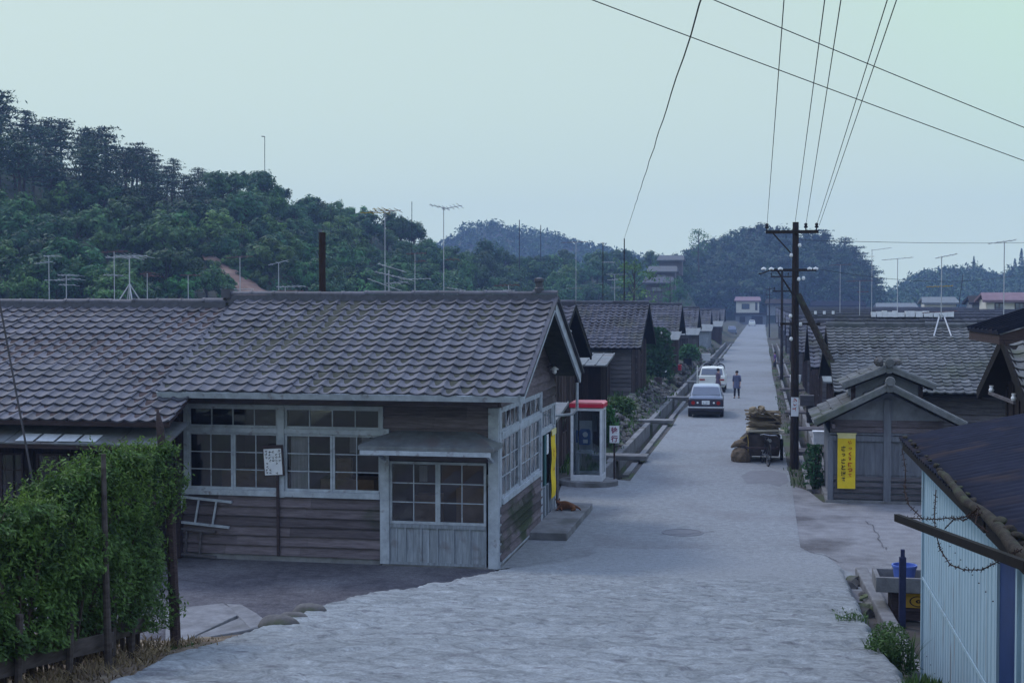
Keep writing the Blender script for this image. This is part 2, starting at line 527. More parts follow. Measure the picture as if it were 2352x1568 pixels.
vs = [(x, y, ground_h(x, y) + (0.05 * fbm(x, y, 0.35) if (y > 36 and (x < -4.7 or x > 1.9)) else 0)) for y in ys for x in xs]
nx = len(xs)
g.add(vs, [(j * nx + i, j * nx + i + 1, (j + 1) * nx + i + 1, (j + 1) * nx + i) for j in range(len(ys) - 1) for i in range(nx - 1)])
M['earth'] = mat('trodden_earth', (0.085, 0.078, 0.073), (0.045, 0.041, 0.038), scale=1.3, rough=1, bump=0.5, c3=(0.05, 0.07, 0.032), scale3=0.45, thr3=(0.50, 0.62), bscale=9)
ground = tag(g.build('ground', 'earth', smooth=True), kind='structure')

def sheet(name, poly, z, m, n=1):
    b = MB()
    b.add([(x, y, z) for x, y in poly], [tuple(range(len(poly)))])
    return tag(b.build(name, m), kind='structure')

M['road'] = mat('worn_road', (0.207, 0.221, 0.231), (0.164, 0.175, 0.184), scale=5, rough=0.95, bump=0.35, bscale=60, detail=9, c3=(0.150, 0.150, 0.158), scale3=0.5, thr3=(0.50, 0.80))
grit(M['road'], 28, .16, 7)
M['yard'] = mat('dark_yard_asphalt', (0.058, 0.055, 0.063), (0.092, 0.09, 0.10), scale=3.0, detail=9, rough=0.95, bump=0.35, bscale=40, c3=(0.12, 0.118, 0.128), scale3=0.55, thr3=(0.5, 0.7))
M['pave'] = mat('patched_concrete', (0.215, 0.218, 0.228), (0.145, 0.145, 0.152), scale=3.5, detail=9, rough=0.95, bump=0.35, bscale=35, c3=(0.085, 0.082, 0.086), scale3=0.5, thr3=(0.52, 0.66))
P_ = lambda px, py: tuple(at_z(px, py, 0))[:2]
rp = [(-3.6, 26)] + [(-3.6 + 0.05 * math.sin(y * .7) - (0.06 if i % 2 else 0), y) for i, y in enumerate(range(30, 340, 6))] + [(-4.6, 341), (-9, 352), (-9, 358), (1.2, 358), (0.9, 340)] + [(0.8 + 0.04 * math.sin(y * .9), y) for y in range(330, 30, -6)] + [(0.8, 26)]
sheet('road', rp, 0.006, 'road')
sheet('yard', [(-22, 12.5), (-4.9, 12.5), (-4.9, 24.6), (-22, 24.2)], -0.012, 'yard')
sheet('footpath', [(-4.95, 24.0), (-3.3, 26), (-3.3, 36.8), (-4.3, 37.3), (-5.6, 37.3), (-4.95, 31)], 0.002, 'road')
sheet('pavement', [(0.8, 23.0), (9, 15), (9, 33.9), (1.55, 33.9), (1.25, 36), (0.8, 37)], -0.004, 'pave')
sheet('apron', [(-4.95, 23.5), (2.2, 23.5), (0.8, 27.5), (-3.6, 27.5)], -0.002, 'road')

M['patch'] = mat('road_repair', (.165, .17, .183), (.135, .139, .15), scale=4, detail=9, rough=.95, bump=.3)
sheet('road_patch', [P_(1702, 1093), P_(1722, 1082), P_(1770, 1080), P_(1806, 1088), P_(1812, 1106), P_(1790, 1118), P_(1755, 1108), P_(1716, 1112)], 0.011, 'patch')
def crack(pts, w):
    b = MB(); rr = random.Random(len(pts))
    q = []
    for (xa, ya), (xc, yc) in zip(pts, pts[1:]):
        for k in range(6): q.append((xa + (xc - xa) * k / 6 + rr.uniform(-.05, .05), ya + (yc - ya) * k / 6 + rr.uniform(-.05, .05)))
    q.append(pts[-1])
    for i, ((xa, ya), (xc, yc)) in enumerate(zip(q, q[1:])):
        d = Vector((xc - xa, yc - ya, 0)).normalized(); s = Vector((-d.y, d.x, 0)) * w * rr.uniform(.4, 1.2)
        a, c = Vector((xa, ya, .0105)), Vector((xc, yc, .0105))
        b.add([a - s, c - s, c + s, a + s], [(0, 1, 2, 3)])
    return b
for nm_, pl in (('pavement_crack', [P_(1990, 1196), P_(2010, 1215), P_(2022, 1250), P_(2036, 1262)]), ('pavement_crack', [P_(1850, 1262), P_(1930, 1290), P_(2020, 1298), P_(2105, 1292)]), ('road_crack', [P_(1500, 1225), P_(1570, 1228), P_(1640, 1220)]), ('yard_crack', [P_(430, 1330), P_(520, 1345), P_(640, 1340), P_(760, 1352)])):
    tag(crack(pl, .011).build(nm_, 'yard'), kind='structure')
grit(M['pave'], 28, .18, 7); grit(M['yard'], 34, .25, 9)
# ---- stone ramp the camera stands on
LE = sorted([(p.y, p.x) for p in (ramp_at(*q) for q in ((240, 1568), (400, 1500), (510, 1463), (620, 1432), (740, 1386), (860, 1358), (1000, 1338), (1150, 1306)))])
RE = sorted([(p.y, p.x) for p in (ramp_at(*q) for q in ((1930, 1300), (1945, 1330), (1965, 1370), (2000, 1440), (2060, 1530), (2090, 1568)))])
LE = [(-10, LE[0][1] + 0.6)] + LE + [(LE[-1][0] + 3, LE[-1][1] + 1.2)]
RE = [(-10, 1.3)] + RE + [(27.6, 1.15)]
rb = MB()
yy = [-10 + i * 1.2 for i in range(15)] + [8 + i * 0.08 for i in range(250)]
NX = 130
rows = []
for y in yy:
    xl = lerp_tab(LE, y) + 0.10 * fbm(0, y, 1.3, 3)
    xr = lerp_tab(RE, y) + 0.06 * fbm(5, y, 1.6, 9)
    fade = 1 - sstep(20.5, 26.0, y)
    row = [(xl - 0.25, y, -0.06)]
    for i in range(NX + 1):
        x = xl + (xr - xl) * i / NX
        z = ramp_h(y) + (0.010 * fbm(x, y, 0.8) + 0.008 * fbm(x, y * 1.3, 4.2, 5)) * (.25 + .75 * fade) - (0.014 + .02 * fbm(x, y, .9, 7)) * (1 - fade) - .05 * sstep(26.6, 28, y)
        cell = mnoise.voronoi(Vector((x * 1.9 + 0.45 * fbm(x, y, 1.6, 2), y * 2.3 + .4 * fbm(x, y, 2, 6), 0)))
        dd_ = cell[0]; pp_ = cell[1][0]
        z += fade * (.012 * math.sin(pp_.x * 37.7 + pp_.y * 91.3) - 0.026 * max(0, 1 - (dd_[1] - dd_[0]) / 0.13) ** 1.5)
        if i in (0, NX): z -= 0.05 * fade
        row.append((x, y, z))
    row.append((xr + 0.12, y, -0.06))
    rows.append(row)
n = NX + 3
rb.add([p for r in rows for p in r], [(j * n + i, j * n + i + 1, (j + 1) * n + i + 1, (j + 1) * n + i) for j in range(len(rows) - 1) for i in range(n - 1)])
M['ramp'] = mat('rough_stone_paving', (0.212, 0.230, 0.238), (0.152, 0.165, 0.172), scale=4.5, stretch=(0.85, 1.25, 1), rough=0.95, bump=0.6, bscale=24, c3=(0.120, 0.124, 0.134), scale3=4.2, thr3=(0.58, 0.68), detail=10, st3=True)
def add_cells(m, sx, sy, dark=.72, amt=.16):
    nt = m.node_tree; N, L = nt.nodes, nt.links
    b = N['Principled BSDF']
    tc = N.new('ShaderNodeTexCoord'); mp = N.new('ShaderNodeMapping'); mp.inputs['Scale'].default_value = (sx, sy, 1)
    L.new(tc.outputs['Object'], mp.inputs['Vector'])
    nz = N.new('ShaderNodeTexNoise'); nz.inputs['Scale'].default_value = 1.3
    L.new(mp.outputs['Vector'], nz.inputs['Vector'])
    ad = N.new('ShaderNodeVectorMath'); ad.operation = 'MULTIPLY_ADD'; ad.inputs[1].default_value = (.5, .5, 0)
    L.new(nz.outputs['Color'], ad.inputs[0]); L.new(mp.outputs['Vector'], ad.inputs[2])
    v1 = N.new('ShaderNodeTexVoronoi'); v1.voronoi_dimensions = '2D'; v1.feature = 'DISTANCE_TO_EDGE'; v1.inputs['Scale'].default_value = 1
    v2 = N.new('ShaderNodeTexVoronoi'); v2.voronoi_dimensions = '2D'; v2.inputs['Scale'].default_value = 1
    L.new(ad.outputs[0], v1.inputs['Vector']); L.new(ad.outputs[0], v2.inputs['Vector'])
    r1 = N.new('ShaderNodeMapRange'); r1.inputs['From Max'].default_value = .09; r1.inputs['To Min'].default_value = dark; r1.inputs['To Max'].default_value = 1
    L.new(v1.outputs['Distance'], r1.inputs['Value'])
    sp = N.new('ShaderNodeSeparateColor'); L.new(v2.outputs['Color'], sp.inputs[0])
    r2 = N.new('ShaderNodeMapRange'); r2.inputs['To Min'].default_value = 1 - amt; r2.inputs['To Max'].default_value = 1 + amt
    L.new(sp.outputs[0], r2.inputs['Value'])
    mu = N.new('ShaderNodeMath'); mu.operation = 'MULTIPLY'; L.new(r1.outputs[0], mu.inputs[0]); L.new(r2.outputs[0], mu.inputs[1])
    sc = N.new('ShaderNodeVectorMath'); sc.operation = 'SCALE'
    L.new(b.inputs['Base Color'].links[0].from_socket, sc.inputs[0]); L.new(mu.outputs[0], sc.inputs['Scale'])
    L.new(sc.outputs[0], b.inputs['Base Color'])
add_cells(M['ramp'], 1.9, 2.5, .76, .12)
def fade_to_road(m):
    nt = m.node_tree; N, L = nt.nodes, nt.links
    b = N['Principled BSDF']
    tc = N.new('ShaderNodeTexCoord'); sp = N.new('ShaderNodeSeparateXYZ'); L.new(tc.outputs['Object'], sp.inputs[0])
    nz = N.new('ShaderNodeTexNoise'); nz.inputs['Scale'].default_value = 1.1; nz.inputs['Detail'].default_value = 6; L.new(tc.outputs['Object'], nz.inputs['Vector'])
    ma = N.new('ShaderNodeMath'); ma.operation = 'MULTIPLY_ADD'; ma.inputs[1].default_value = 5.0; L.new(nz.outputs['Fac'], ma.inputs[0]); L.new(sp.outputs['Y'], ma.inputs[2])
    r = N.new('ShaderNodeMapRange'); r.interpolation_type = 'SMOOTHSTEP'; r.inputs['From Min'].default_value = 22.6; r.inputs['From Max'].default_value = 27.6
    L.new(ma.outputs[0], r.inputs['Value'])
    mx = N.new('ShaderNodeMix'); mx.data_type = 'RGBA'; L.new(r.outputs[0], mx.inputs[0])
    L.new(b.inputs['Base Color'].links[0].from_socket, mx.inputs[6]); mx.inputs[7].default_value = (.195, .208, .218, 1)
    L.new(mx.outputs[2], b.inputs['Base Color'])
fade_to_road(M['ramp']); grit(M['ramp'], 40, .20, 12)
tag(rb.build('stone_path', 'ramp', smooth=True), kind='structure')

# ---- dirt bank under the hedge, left of the ramp
db = MB()
rows = []
for j in range(40):
    y = 2 + j * 0.27
    xr = lerp_tab(LE, y) + 0.35
    row = []
    for i in range(26):
        x = xr - i * 0.16
        z = ramp_h(y) - 0.04 + 0.05 * fbm(x, y, 2.0) - 0.10 * sstep(0.3, 1.2, xr - x)
        row.append((x, y, z))
    row.append((xr - 4.6, y, -0.06))
    rows.append(row)
rows.append([(p[0], p[1] + 0.5, -0.06) for p in rows[-1]])
n = 27
db.add([p for r in rows for p in r], [(j * n + i + 1, j * n + i, (j + 1) * n + i, (j + 1) * n + i + 1) for j in range(len(rows) - 1) for i in range(n - 1)])
M['dirt'] = mat('dry_dirt_litter', (0.15, 0.115, 0.085), (0.085, 0.065, 0.05), scale=6, rough=1, bump=0.7, c3=(0.20, 0.165, 0.115), scale3=5, bscale=25)
tag(db.build('dirt_bank', 'dirt', smooth=True), kind='structure')

# ---- concrete slabs of the yard, curb, step
def slab(name, poly, z0, z1, label, m='concrete', cat='slab', group=None):
    b = MB()
    k = len(poly)
    vs = [(p[0], p[1], z1 + (p[2] if len(p) > 2 else 0)) for p in poly] + [(p[0], p[1], z0) for p in poly]
    b.add(vs, [tuple(range(k)), tuple(range(2 * k - 1, k - 1, -1))] + [(i, i + k, (i + 1) % k + k, (i + 1) % k) for i in range(k)])
    o = b.build(name, m, loc=(poly[0][0], poly[0][1], z0), bevel=0.012)
    return tag(o, label, cat, group)
P = lambda px, py, z=0.05: tuple(at_z(px, py, z))[:2]
slab('concrete_slab', [P(380, 1500), P(440, 1462), P(552, 1408), P(512, 1384), P(380, 1398)], -0.1, 0.05, 'big cracked concrete slab of the yard beside the hedge end', group='concrete slabs in the yard')
slab('concrete_slab', [P(575, 1442), P(620, 1432), P(590, 1408), P(556, 1388), P(520, 1386)], -0.1, 0.055, 'small concrete slab between the dark yard and kerb stones', group='concrete slabs in the yard')
slab('concrete_slab', [P(446, 1466), P(560, 1446), P(618, 1434), P(560, 1412), P(450, 1459)], -0.1, 0.045, 'narrow concrete slab along the grassy edge of the stone ramp', group='concrete slabs in the yard')
for i, (px, py, r) in enumerate(((640, 1429, .17), (676, 1415, .13), (712, 1401, .16))):
    p = ramp_at(px, py)
    b = MB(); b.blob((p.x, p.y, p.z - 0.03), r, seed=i + 3, n=11, m=7, jit=0.14, sq=(1.5, .8, .7))
    tag(b.build('kerb_stone', 'stone', loc=p, sub=1, smooth=True), ('rounded kerb stone nearest the small concrete slab', 'flat kerb stone in the middle of the ramp edge', 'rounded kerb stone farthest up the dark yard edge')[i], 'stone', 'kerb stones on the ramp edge')
b = MB()
b.box(-4.86, -4.04, 27.3, 31.6, 0, 0.16)
tag(b.build('doorstep', 'concrete', loc=(-4.4, 29.5, 0), bevel=0.015), 'low concrete step with the brown dog lying on it', 'doorstep')
b = MB()
b.lathe([(0.92, 0), (0.92, 0.13), (0.88, 0.15)], (0, 0, 0), n=20, sx=0.9, sy=0.75)
tag(b.build('booth_plinth', 'concrete'), 'rounded concrete plinth under the telephone booth', 'plinth')
bpy.data.objects['booth_plinth'].location = (-4.72, 36.05, 0)

q_ = at_z(1568, 1223)
b = MB(); b.lathe([(0, .0075), (.40, .0075), (.405, .016), (.46, .016), (.465, .007)], (q_.x, q_.y, 0), n=36, caps=False)
tag(b.build('manhole_cover', 'patch', loc=(q_.x, q_.y, 0)), 'faint round manhole cover set in the road before the doorstep', 'manhole cover')
# ---- ditch edges and little bridges (left), ditch edge (right)
kb = MB()
for y0, y1 in ((38, 41), (42.2, 54), (55.3, 67.8), (69.2, 82), (83.2, 110), (111, 170)):
    kb.box(-3.99, -3.80, y0, y1, -0.55, 0.045)
    kb.box(-4.72, -4.51, y0, y1, -0.55, 0.13 + 0.02 * (y0 % 3))
tag(kb.build('ditch_kerb', 'concrete', bevel=0.01), kind='structure')
kb = MB()
for y0, y1 in ((36, 44), (45, 52), (53, 60), (61, 70), (71, 90), (91, 170)):
    kb.box(1.22, 1.36, y0, y1, -0.5, 0.04)
    kb.box(1.80, 1.95, y0, y1, -0.5, 0.10)
tag(kb.build('drain_kerb', 'concrete', bevel=0.01), kind='structure')
bl = ['nearest long slab bridging the left ditch behind the white sign', 'second slab bridge over the left ditch from the phone booth', 'slab bridge over the left ditch beside the dark sedan', 'slab bridge over the left ditch beside the white wagon',
      'slab bridge over the left ditch by the parked bicycle', 'plank bridge farthest along the left ditch']
for i, (y, x0, x1, w) in enumerate(((41.6, -5.6, -3.55, .8), (54.6, -5.5, -3.6, .8), (68.4, -5.6, -3.6, .85), (82.4, -5.5, -3.55, .8), (99, -5.6, -3.4, .8), (118, -5.8, -3.3, 1.0))):
    b = MB(); b.box(x0, x1, y - w / 2, y + w / 2, 0.08, 0.22)
    b.box(x0 + .05, x0 + .3, y - w / 2 + .05, y + w / 2 - .05, -0.03, 0.09)
    b.box(-3.97, -3.82, y - w / 2 + .05, y + w / 2 - .05, -0.5, 0.09)
    tag(b.build('ditch_bridge', 'concrete', loc=((x0 + x1) / 2, y, 0), bevel=0.02), bl[i], 'bridge', 'slabs bridging the left ditch')
bl = ['nearest plank bridge over the right drain behind the utility pole', 'plank bridge over the right drain level with the dark sedan', 'pale plank bridge over the right drain level with the woman', 'plank bridge over the right drain near the child',
      'plank bridge over the right drain beyond the child', 'farthest plank bridge over the right drain']
for i, (y, x1) in enumerate(((44.5, 2.6), (52.5, 2.7), (60.5, 2.5), (77, 2.6), (90.5, 2.6), (112, 2.7))):
    b = MB()
    for k in range(3):
        b.box(1.05, x1, y - .45 + k * .31, y - .17 + k * .31, 0.10, 0.16 + .01 * k)
    b.box(1.22, 1.34, y - .4, y + .4, 0, .10); b.box(1.82, 1.94, y - .4, y + .4, 0, .10)
    tag(b.build('plank_bridge', 'board_grey', loc=(1.6, y, 0)), bl[i], 'bridge', 'planks bridging the right drain')

# ---- near ditch at the right edge of the ramp
b = MB()
p0, p1 = at_z(1978, 1322), at_z(2104, 1568)
b.beam((p0.x, p0.y, 0.02), (p1.x + .02, p1.y, 0.02), 0.22, 0.30)
tag(b.build('drain_edge', 'concrete', bevel=0.03), kind='structure')
b = MB()
rr = random.Random(5)
for i in range(26):
    t = rr.random()
    x = 1.62 + rr.uniform(-.18, .22); y = 24.2 - t * 7.0
    b.blob((x, y, 0.0), rr.uniform(.08, .2), seed=i, n=7, m=5, sq=(1, 1, .7))
tag(b.build('rubble', 'stone'), kind='stuff')
tag(bpy.data.objects['rubble'], 'broken stones lying in the drain beside the ramp', 'rubble')

# ---- stone embankment left
b = MB()
rr = random.Random(11)
for i in range(420):
    y = 44.5 + rr.random() * 30
    t = rr.random()
    x = -4.75 - t * 1.15
    z = bank(y) * sstep(-4.6, -6.1, x) + 0.02
    b.blob((x, y, z), rr.uniform(.08, .20), seed=i, n=7, m=5, jit=.12, sq=(1, 1.2, .7))
for i in range(90):
    y = 75 + rr.random() * 60
    b.blob((-4.8 - rr.random() * 1.0, y, 0.15 + .5 * rr.random()), rr.uniform(.12, .3), seed=i, n=6, m=4, jit=.2)
tag(b.build('stone_embankment', 'stone', loc=(-5.2, 45, 0)), 'rough stone embankment under the row houses along the left ditch', 'embankment', kind='stuff')

# ---- weeds and grass (nobody could count them)
def blades(mb, x, y, z, n, h, spread, rr, w=0.012, lean=0.5):
    for _ in range(n):
        a = rr.uniform(0, 6.283); d = spread * math.sqrt(rr.random())
        px, py = x + d * math.cos(a), y + d * math.sin(a)
        hh = h * rr.uniform(.5, 1.1); b2 = rr.uniform(0, 6.283); l = lean * hh * rr.random()
        q = Vector((math.cos(b2 + 1.57), math.sin(b2 + 1.57), 0)) * w * rr.uniform(.7, 1.6)
        base = Vector((px, py, z)); tip = base + Vector((math.cos(b2) * l, math.sin(b2) * l, hh)); mid = base.lerp(tip, .55) + Vector((0, 0, hh * .12))
        mb.add([base - q, base + q, mid + q * .8, mid - q * .8, tip], [(0, 1, 2, 3), (3, 2, 4)])
rr = random.Random(21)
b = MB()
for i in range(190):
    y = 38 + 110 * rr.random() ** 1.5
    x = -4.75 - 1.9 * rr.random()
    blades(b, x, y, ground_h(x, y), 12, .28, .3, rr, w=.025)
for i in range(170):
    y = 36 + 120 * rr.random() ** 1.4
    x = rr.choice((rr.uniform(.85, 1.25), rr.uniform(1.95, 2.6)))
    blades(b, x, y, ground_h(x, y), 8, .15, .22, rr, w=.012)
tag(b.build('weeds', 'grass'), 'scrubby weeds along both ditches of the street', 'weeds', kind='stuff')
b = MB()
for i in range(34):
    p = ramp_at(415 + 90 * rr.random(), 1482 - 8 * rr.random())
    blades(b, p.x - .05, p.y, p.z - .12, 14, .10, .12, rr)
for i in range(14):
    p = ramp_at(2075 + 30 * rr.random(), 1560 + 10 * rr.random())
    blades(b, p.x + .1, p.y, p.z - .15, 18, .2, .14, rr)
tag(b.build('grass', 'grass'), 'short grass tufts along the edges of the stone ramp', 'grass', kind='stuff')
b = MB()
for i in range(260):
    y = 8.0 + 4.0 * rr.random(); x = lerp_tab(LE, y) - .9 * rr.random() + .1
    blades(b, x, y, ramp_h(y) - .07, 8, .07, .18, rr, w=.006, lean=2.2)
tag(b.build('dry_grass', 'dry_grass'), 'dry brown grass litter at the foot of the hedge', 'dry grass', kind='stuff')

def shrub(name, label, cat, loc, r, h, n, m, seed, leaf=.05, group=None, wisp=0):
    rr = random.Random(seed)
    t = thing(name, label, cat, loc, 0, group)
    b = MB()
    o = Vector(loc)
    for i in range(n):
        a = rr.uniform(0, 6.283); u = rr.random() ** .5; z = rr.random()
        k = math.sqrt(max(0.05, 1 - (z * 1.05 - .25) ** 2)) * (1 + .25 * math.sin(a * 3 + seed))
        c = o + Vector((math.cos(a) * u * r * k, math.sin(a) * u * r * k, h * z))
        leaf_quad(b, c, leaf * rr.uniform(.6, 1.4), rr)
    b.build('foliage', m, t)
    b = MB()
    for i in range(7):
        a = i * .9 + seed
        b.tube([o, o + Vector((math.cos(a) * r * .35, math.sin(a) * r * .35, h * .5)), o + Vector((math.cos(a) * r * .6, math.sin(a) * r * .6, h * .85))], [.02, .014, .006], n=5)
    b.build('stem', 'trunk', t)
    return t

def leaf_quad(b, c, s, rr, asp=1.7, up=None, out=None):
    n = Vector((rr.gauss(0, 1), rr.gauss(0, 1), rr.gauss(0, 1) + (.5 if up is None else up)))
    if out is not None: n = n * .55 + out * 1.3
    n.normalize()
    u = n.orthogonal().normalized()
    u = (u * math.cos(w := rr.uniform(0, 6.283)) + n.cross(u) * math.sin(w))
    v = n.cross(u)
    b.add([c - u * s * asp, c - v * s * .55 + n * s * .1, c + u * s * asp, c + v * s * .55 + n * s * .1], [(0, 1, 2, 3)])
p = ramp_at(2035, 1490)
b = MB()
t = thing('weed_clump', 'bushy bright green weed clump at the right edge of the ramp', 'weed', (p.x + .05, p.y, p.z - .15))
for i in range(150):
    blades(b, p.x + .05, p.y, p.z - .2, 1, .36, .24, rr, w=.006, lean=.9)
for i in range(1700):
    a_ = rr.uniform(0, 6.283); u_ = .34 * rr.random() ** .5; z_ = rr.random()
    leaf_quad(b, Vector((p.x + .03 + u_ * math.cos(a_) * (1 - .5 * z_), p.y + u_ * math.sin(a_), p.z - .2 + .50 * z_ * (1 - .6 * u_))), rr.uniform(.008, .02), rr, 1.9, up=.7)
b.build('foliage', 'grass', t)
p = ramp_at(1945, 1425)
t = thing('weed_clump', 'sparse small weed tuft where the drain meets the ramp edge', 'weed', (p.x, p.y, p.z - .1))
b = MB()
for i in range(60):
    blades(b, p.x + .05, p.y + .2, p.z - .12, 1, .18, .22, rr, w=.006, lean=.9)
for i in range(260):
    leaf_quad(b, Vector((p.x + .05 + rr.gauss(0, .10), p.y + .2 + rr.gauss(0, .12), p.z - .1 + .16 * rr.random())), rr.uniform(.008, .018), rr, 1.8, up=.7)
b.build('foliage', 'grass', t)
shrub('roadside_shrub', 'leafy shrub on the bank just behind the phone booth', 'shrub', (-5.55, 44.5, .3), .75, 1.25, 1500, 'leaf_light', 3, .07, 'shrubs on the left bank')
shrub('roadside_shrub', 'low shrub at the foot of the pale clapboard house corner', 'shrub', (-5.6, 53, .6), .6, .6, 700, 'leaf_light', 5, .07, 'shrubs on the left bank')
shrub('roadside_shrub', 'tall dark shrub against the second row house gable', 'shrub', (-6.15, 76, .75), 1.0, 2.9, 2600, 'leaf_broad', 8, .10, 'shrubs on the left bank')
shrub('roadside_shrub', 'small round shrub far along the left ditch', 'shrub', (-5.6, 102, .7), .8, 1.2, 700, 'leaf_broad', 9, .12, 'shrubs on the left bank')
shrub('roadside_shrub', 'dark shrub at the left eave of the wash house', 'shrub', (1.45, 36.8, -.05), .28, 1.2, 700, 'leaf_broad', 12, .045)
from mathutils import noise as mnoise
M['tile_right'] = mat('grey_green_tile', (0.112, 0.118, 0.124), (0.068, 0.072, 0.077), scale=6, rough=.75, bump=.3, var=.3, c3=(.062, .07, .06), scale3=.8, bscale=35)
# ------------------------------------------------------------------ building helpers
def tiles(mb, o, u, s, W, L, tw=.29, ct=.285, seg=8, rr=None, jit=1.0, amp=1.0):
    """wavy pan tiles: o = eave corner, u along the eave, s up the slope; every tile an island"""
    o, u, s = Vector(o), Vector(u).normalized(), Vector(s).normalized()
    n = u.cross(s)
    if n.z < 0: n = -n
    rr = rr or rnd
    nc, nr = max(1, round(W / tw)), max(1, round(L / ct))
    tw, ct = W / nc, L / nr
    prof = []
    for k in range(seg + 1):
        t = (k / (seg - 2) * .80) if k < seg - 1 else (.9 if k == seg - 1 else 1.0)
        prof.append((t, (-.040 * math.sin(math.pi * t / .80) if t < .80 else .018 * math.sin(math.pi * (t - .80) / .20)) * amp * .85))
    flip = u.cross(s).z < 0
    for j in range(nr):
        for i in range(nc):
            dz = rr.uniform(-.005, .005) * jit
            tilt = rr.uniform(-.008, .008) * jit
            ds = (rr.uniform(-.016, .016) + (rr.uniform(-.05, .01) if rr.random() < .02 else 0)) * jit
            dz += .03 * mnoise.noise(Vector((i * tw * .45 + o.x, j * ct * .6 + o.y, 1.7)))
            lo, hi = [], []
            for t, h in prof:
                b = o + u * (tw * (i + t * 1.03))
                lo.append(b + s * (j * ct - .02 + ds) + n * (h + .052 + dz + tilt * t))
                hi.append(b + s * ((j + 1) * ct + .02) + n * (h + .014 + dz))
            lip = [p - n * .036 for p in lo]
            k = len(prof)
            vs = lip + lo + hi
            fs = []
            for q in range(k - 1):
                a = [(q, q + 1, k + q + 1, k + q), (k + q, k + q + 1, 2 * k + q + 1, 2 * k + q)]
                fs += [tuple(reversed(x)) for x in a] if flip else a
            mb.add(vs, fs)

def ridge_cap(mb, p, q, r=.11, seg=.45, rr=None):
    rr = rr or rnd
    p, q = Vector(p), Vector(q)
    L = (q - p).length
    d = (q - p).normalized()
    sd = d.cross(Z3).normalized()
    p = p - Z3 * .10; q = q - Z3 * .10; r = r * .72
    mb.obox(p, d, sd, Z3, (0, L), (-r * .95, r * .95), (-.14, .02))
    nseg = max(2, round(L / seg))
    for i in range(nseg):
        a = p + d * (i * L / nseg) + Z3 * rr.uniform(-.012, .016)
        rings = []
        for t, k in ((0, 1.12), (.06, 1.12), (.061, 1.0), (L / nseg - .004, .97)):
            rings.append([a + d * t + sd * (math.cos(th) * r * k) + Z3 * (math.sin(th) * r * k * .9 + .02) for th in [math.pi * (m / 7) for m in range(8)]])
        mb.loft(rings)

def clap(mb, o, u, n, W, z0, z1, h=.19, th=.022, rr=None, joint=1.8):
    rr = rr or rnd
    o, u, n = Vector(o), Vector(u), Vector(n)
    k = max(1, round((z1 - z0) / h))
    h = (z1 - z0) / k
    for i in range(k):
        a = 0
        off = rr.uniform(.5, joint)
        while a < W - 1e-4:
            b = min(W, a + off)
            if W - b < .3: b = W
            off = joint * rr.uniform(.8, 1.2)
            zz = z0 + i * h
            dz = rr.uniform(-.006, .006)
            e = .002
            vs = [o + u * x + n * y + Z3 * z for x in (a + e, b - e) for y, z in ((0, zz), (th + .038, zz + dz), (th + .038, zz + .02 + dz), (.010, zz + h + .012), (0, zz + h + .012))]
            fs = [(0, 1, 6, 5), (1, 2, 7, 6), (2, 3, 8, 7), (3, 4, 9, 8), (4, 3, 2, 1, 0), (5, 6, 7, 8, 9)]
            mb.add(vs, fs)
            a = b

def slats(mb, o, u, n, W, z0, z1, w=.2, th=.02, gap=.012, rr=None, topf=None):
    rr = rr or rnd
    o, u, n = Vector(o), Vector(u), Vector(n)
    k = max(1, round(W / w))
    w = W / k
    for i in range(k):
        a, b = i * w + gap / 2, (i + 1) * w - gap / 2
        zt = z1 if topf is None else min(z1, topf((a + b) / 2))
        if zt - z0 < .02: continue
        mb.obox(o, u, n, Z3, (a, b), (0, th * rr.uniform(.7, 1.3)), (z0 + rr.uniform(0, .01), zt))
        if i % 2 == 0:
            mb.obox(o, u, n, Z3, (a - .025, a + .012), (th * 1.3 + .001, th * 1.3 + .02), (z0 + .012, zt - .004))

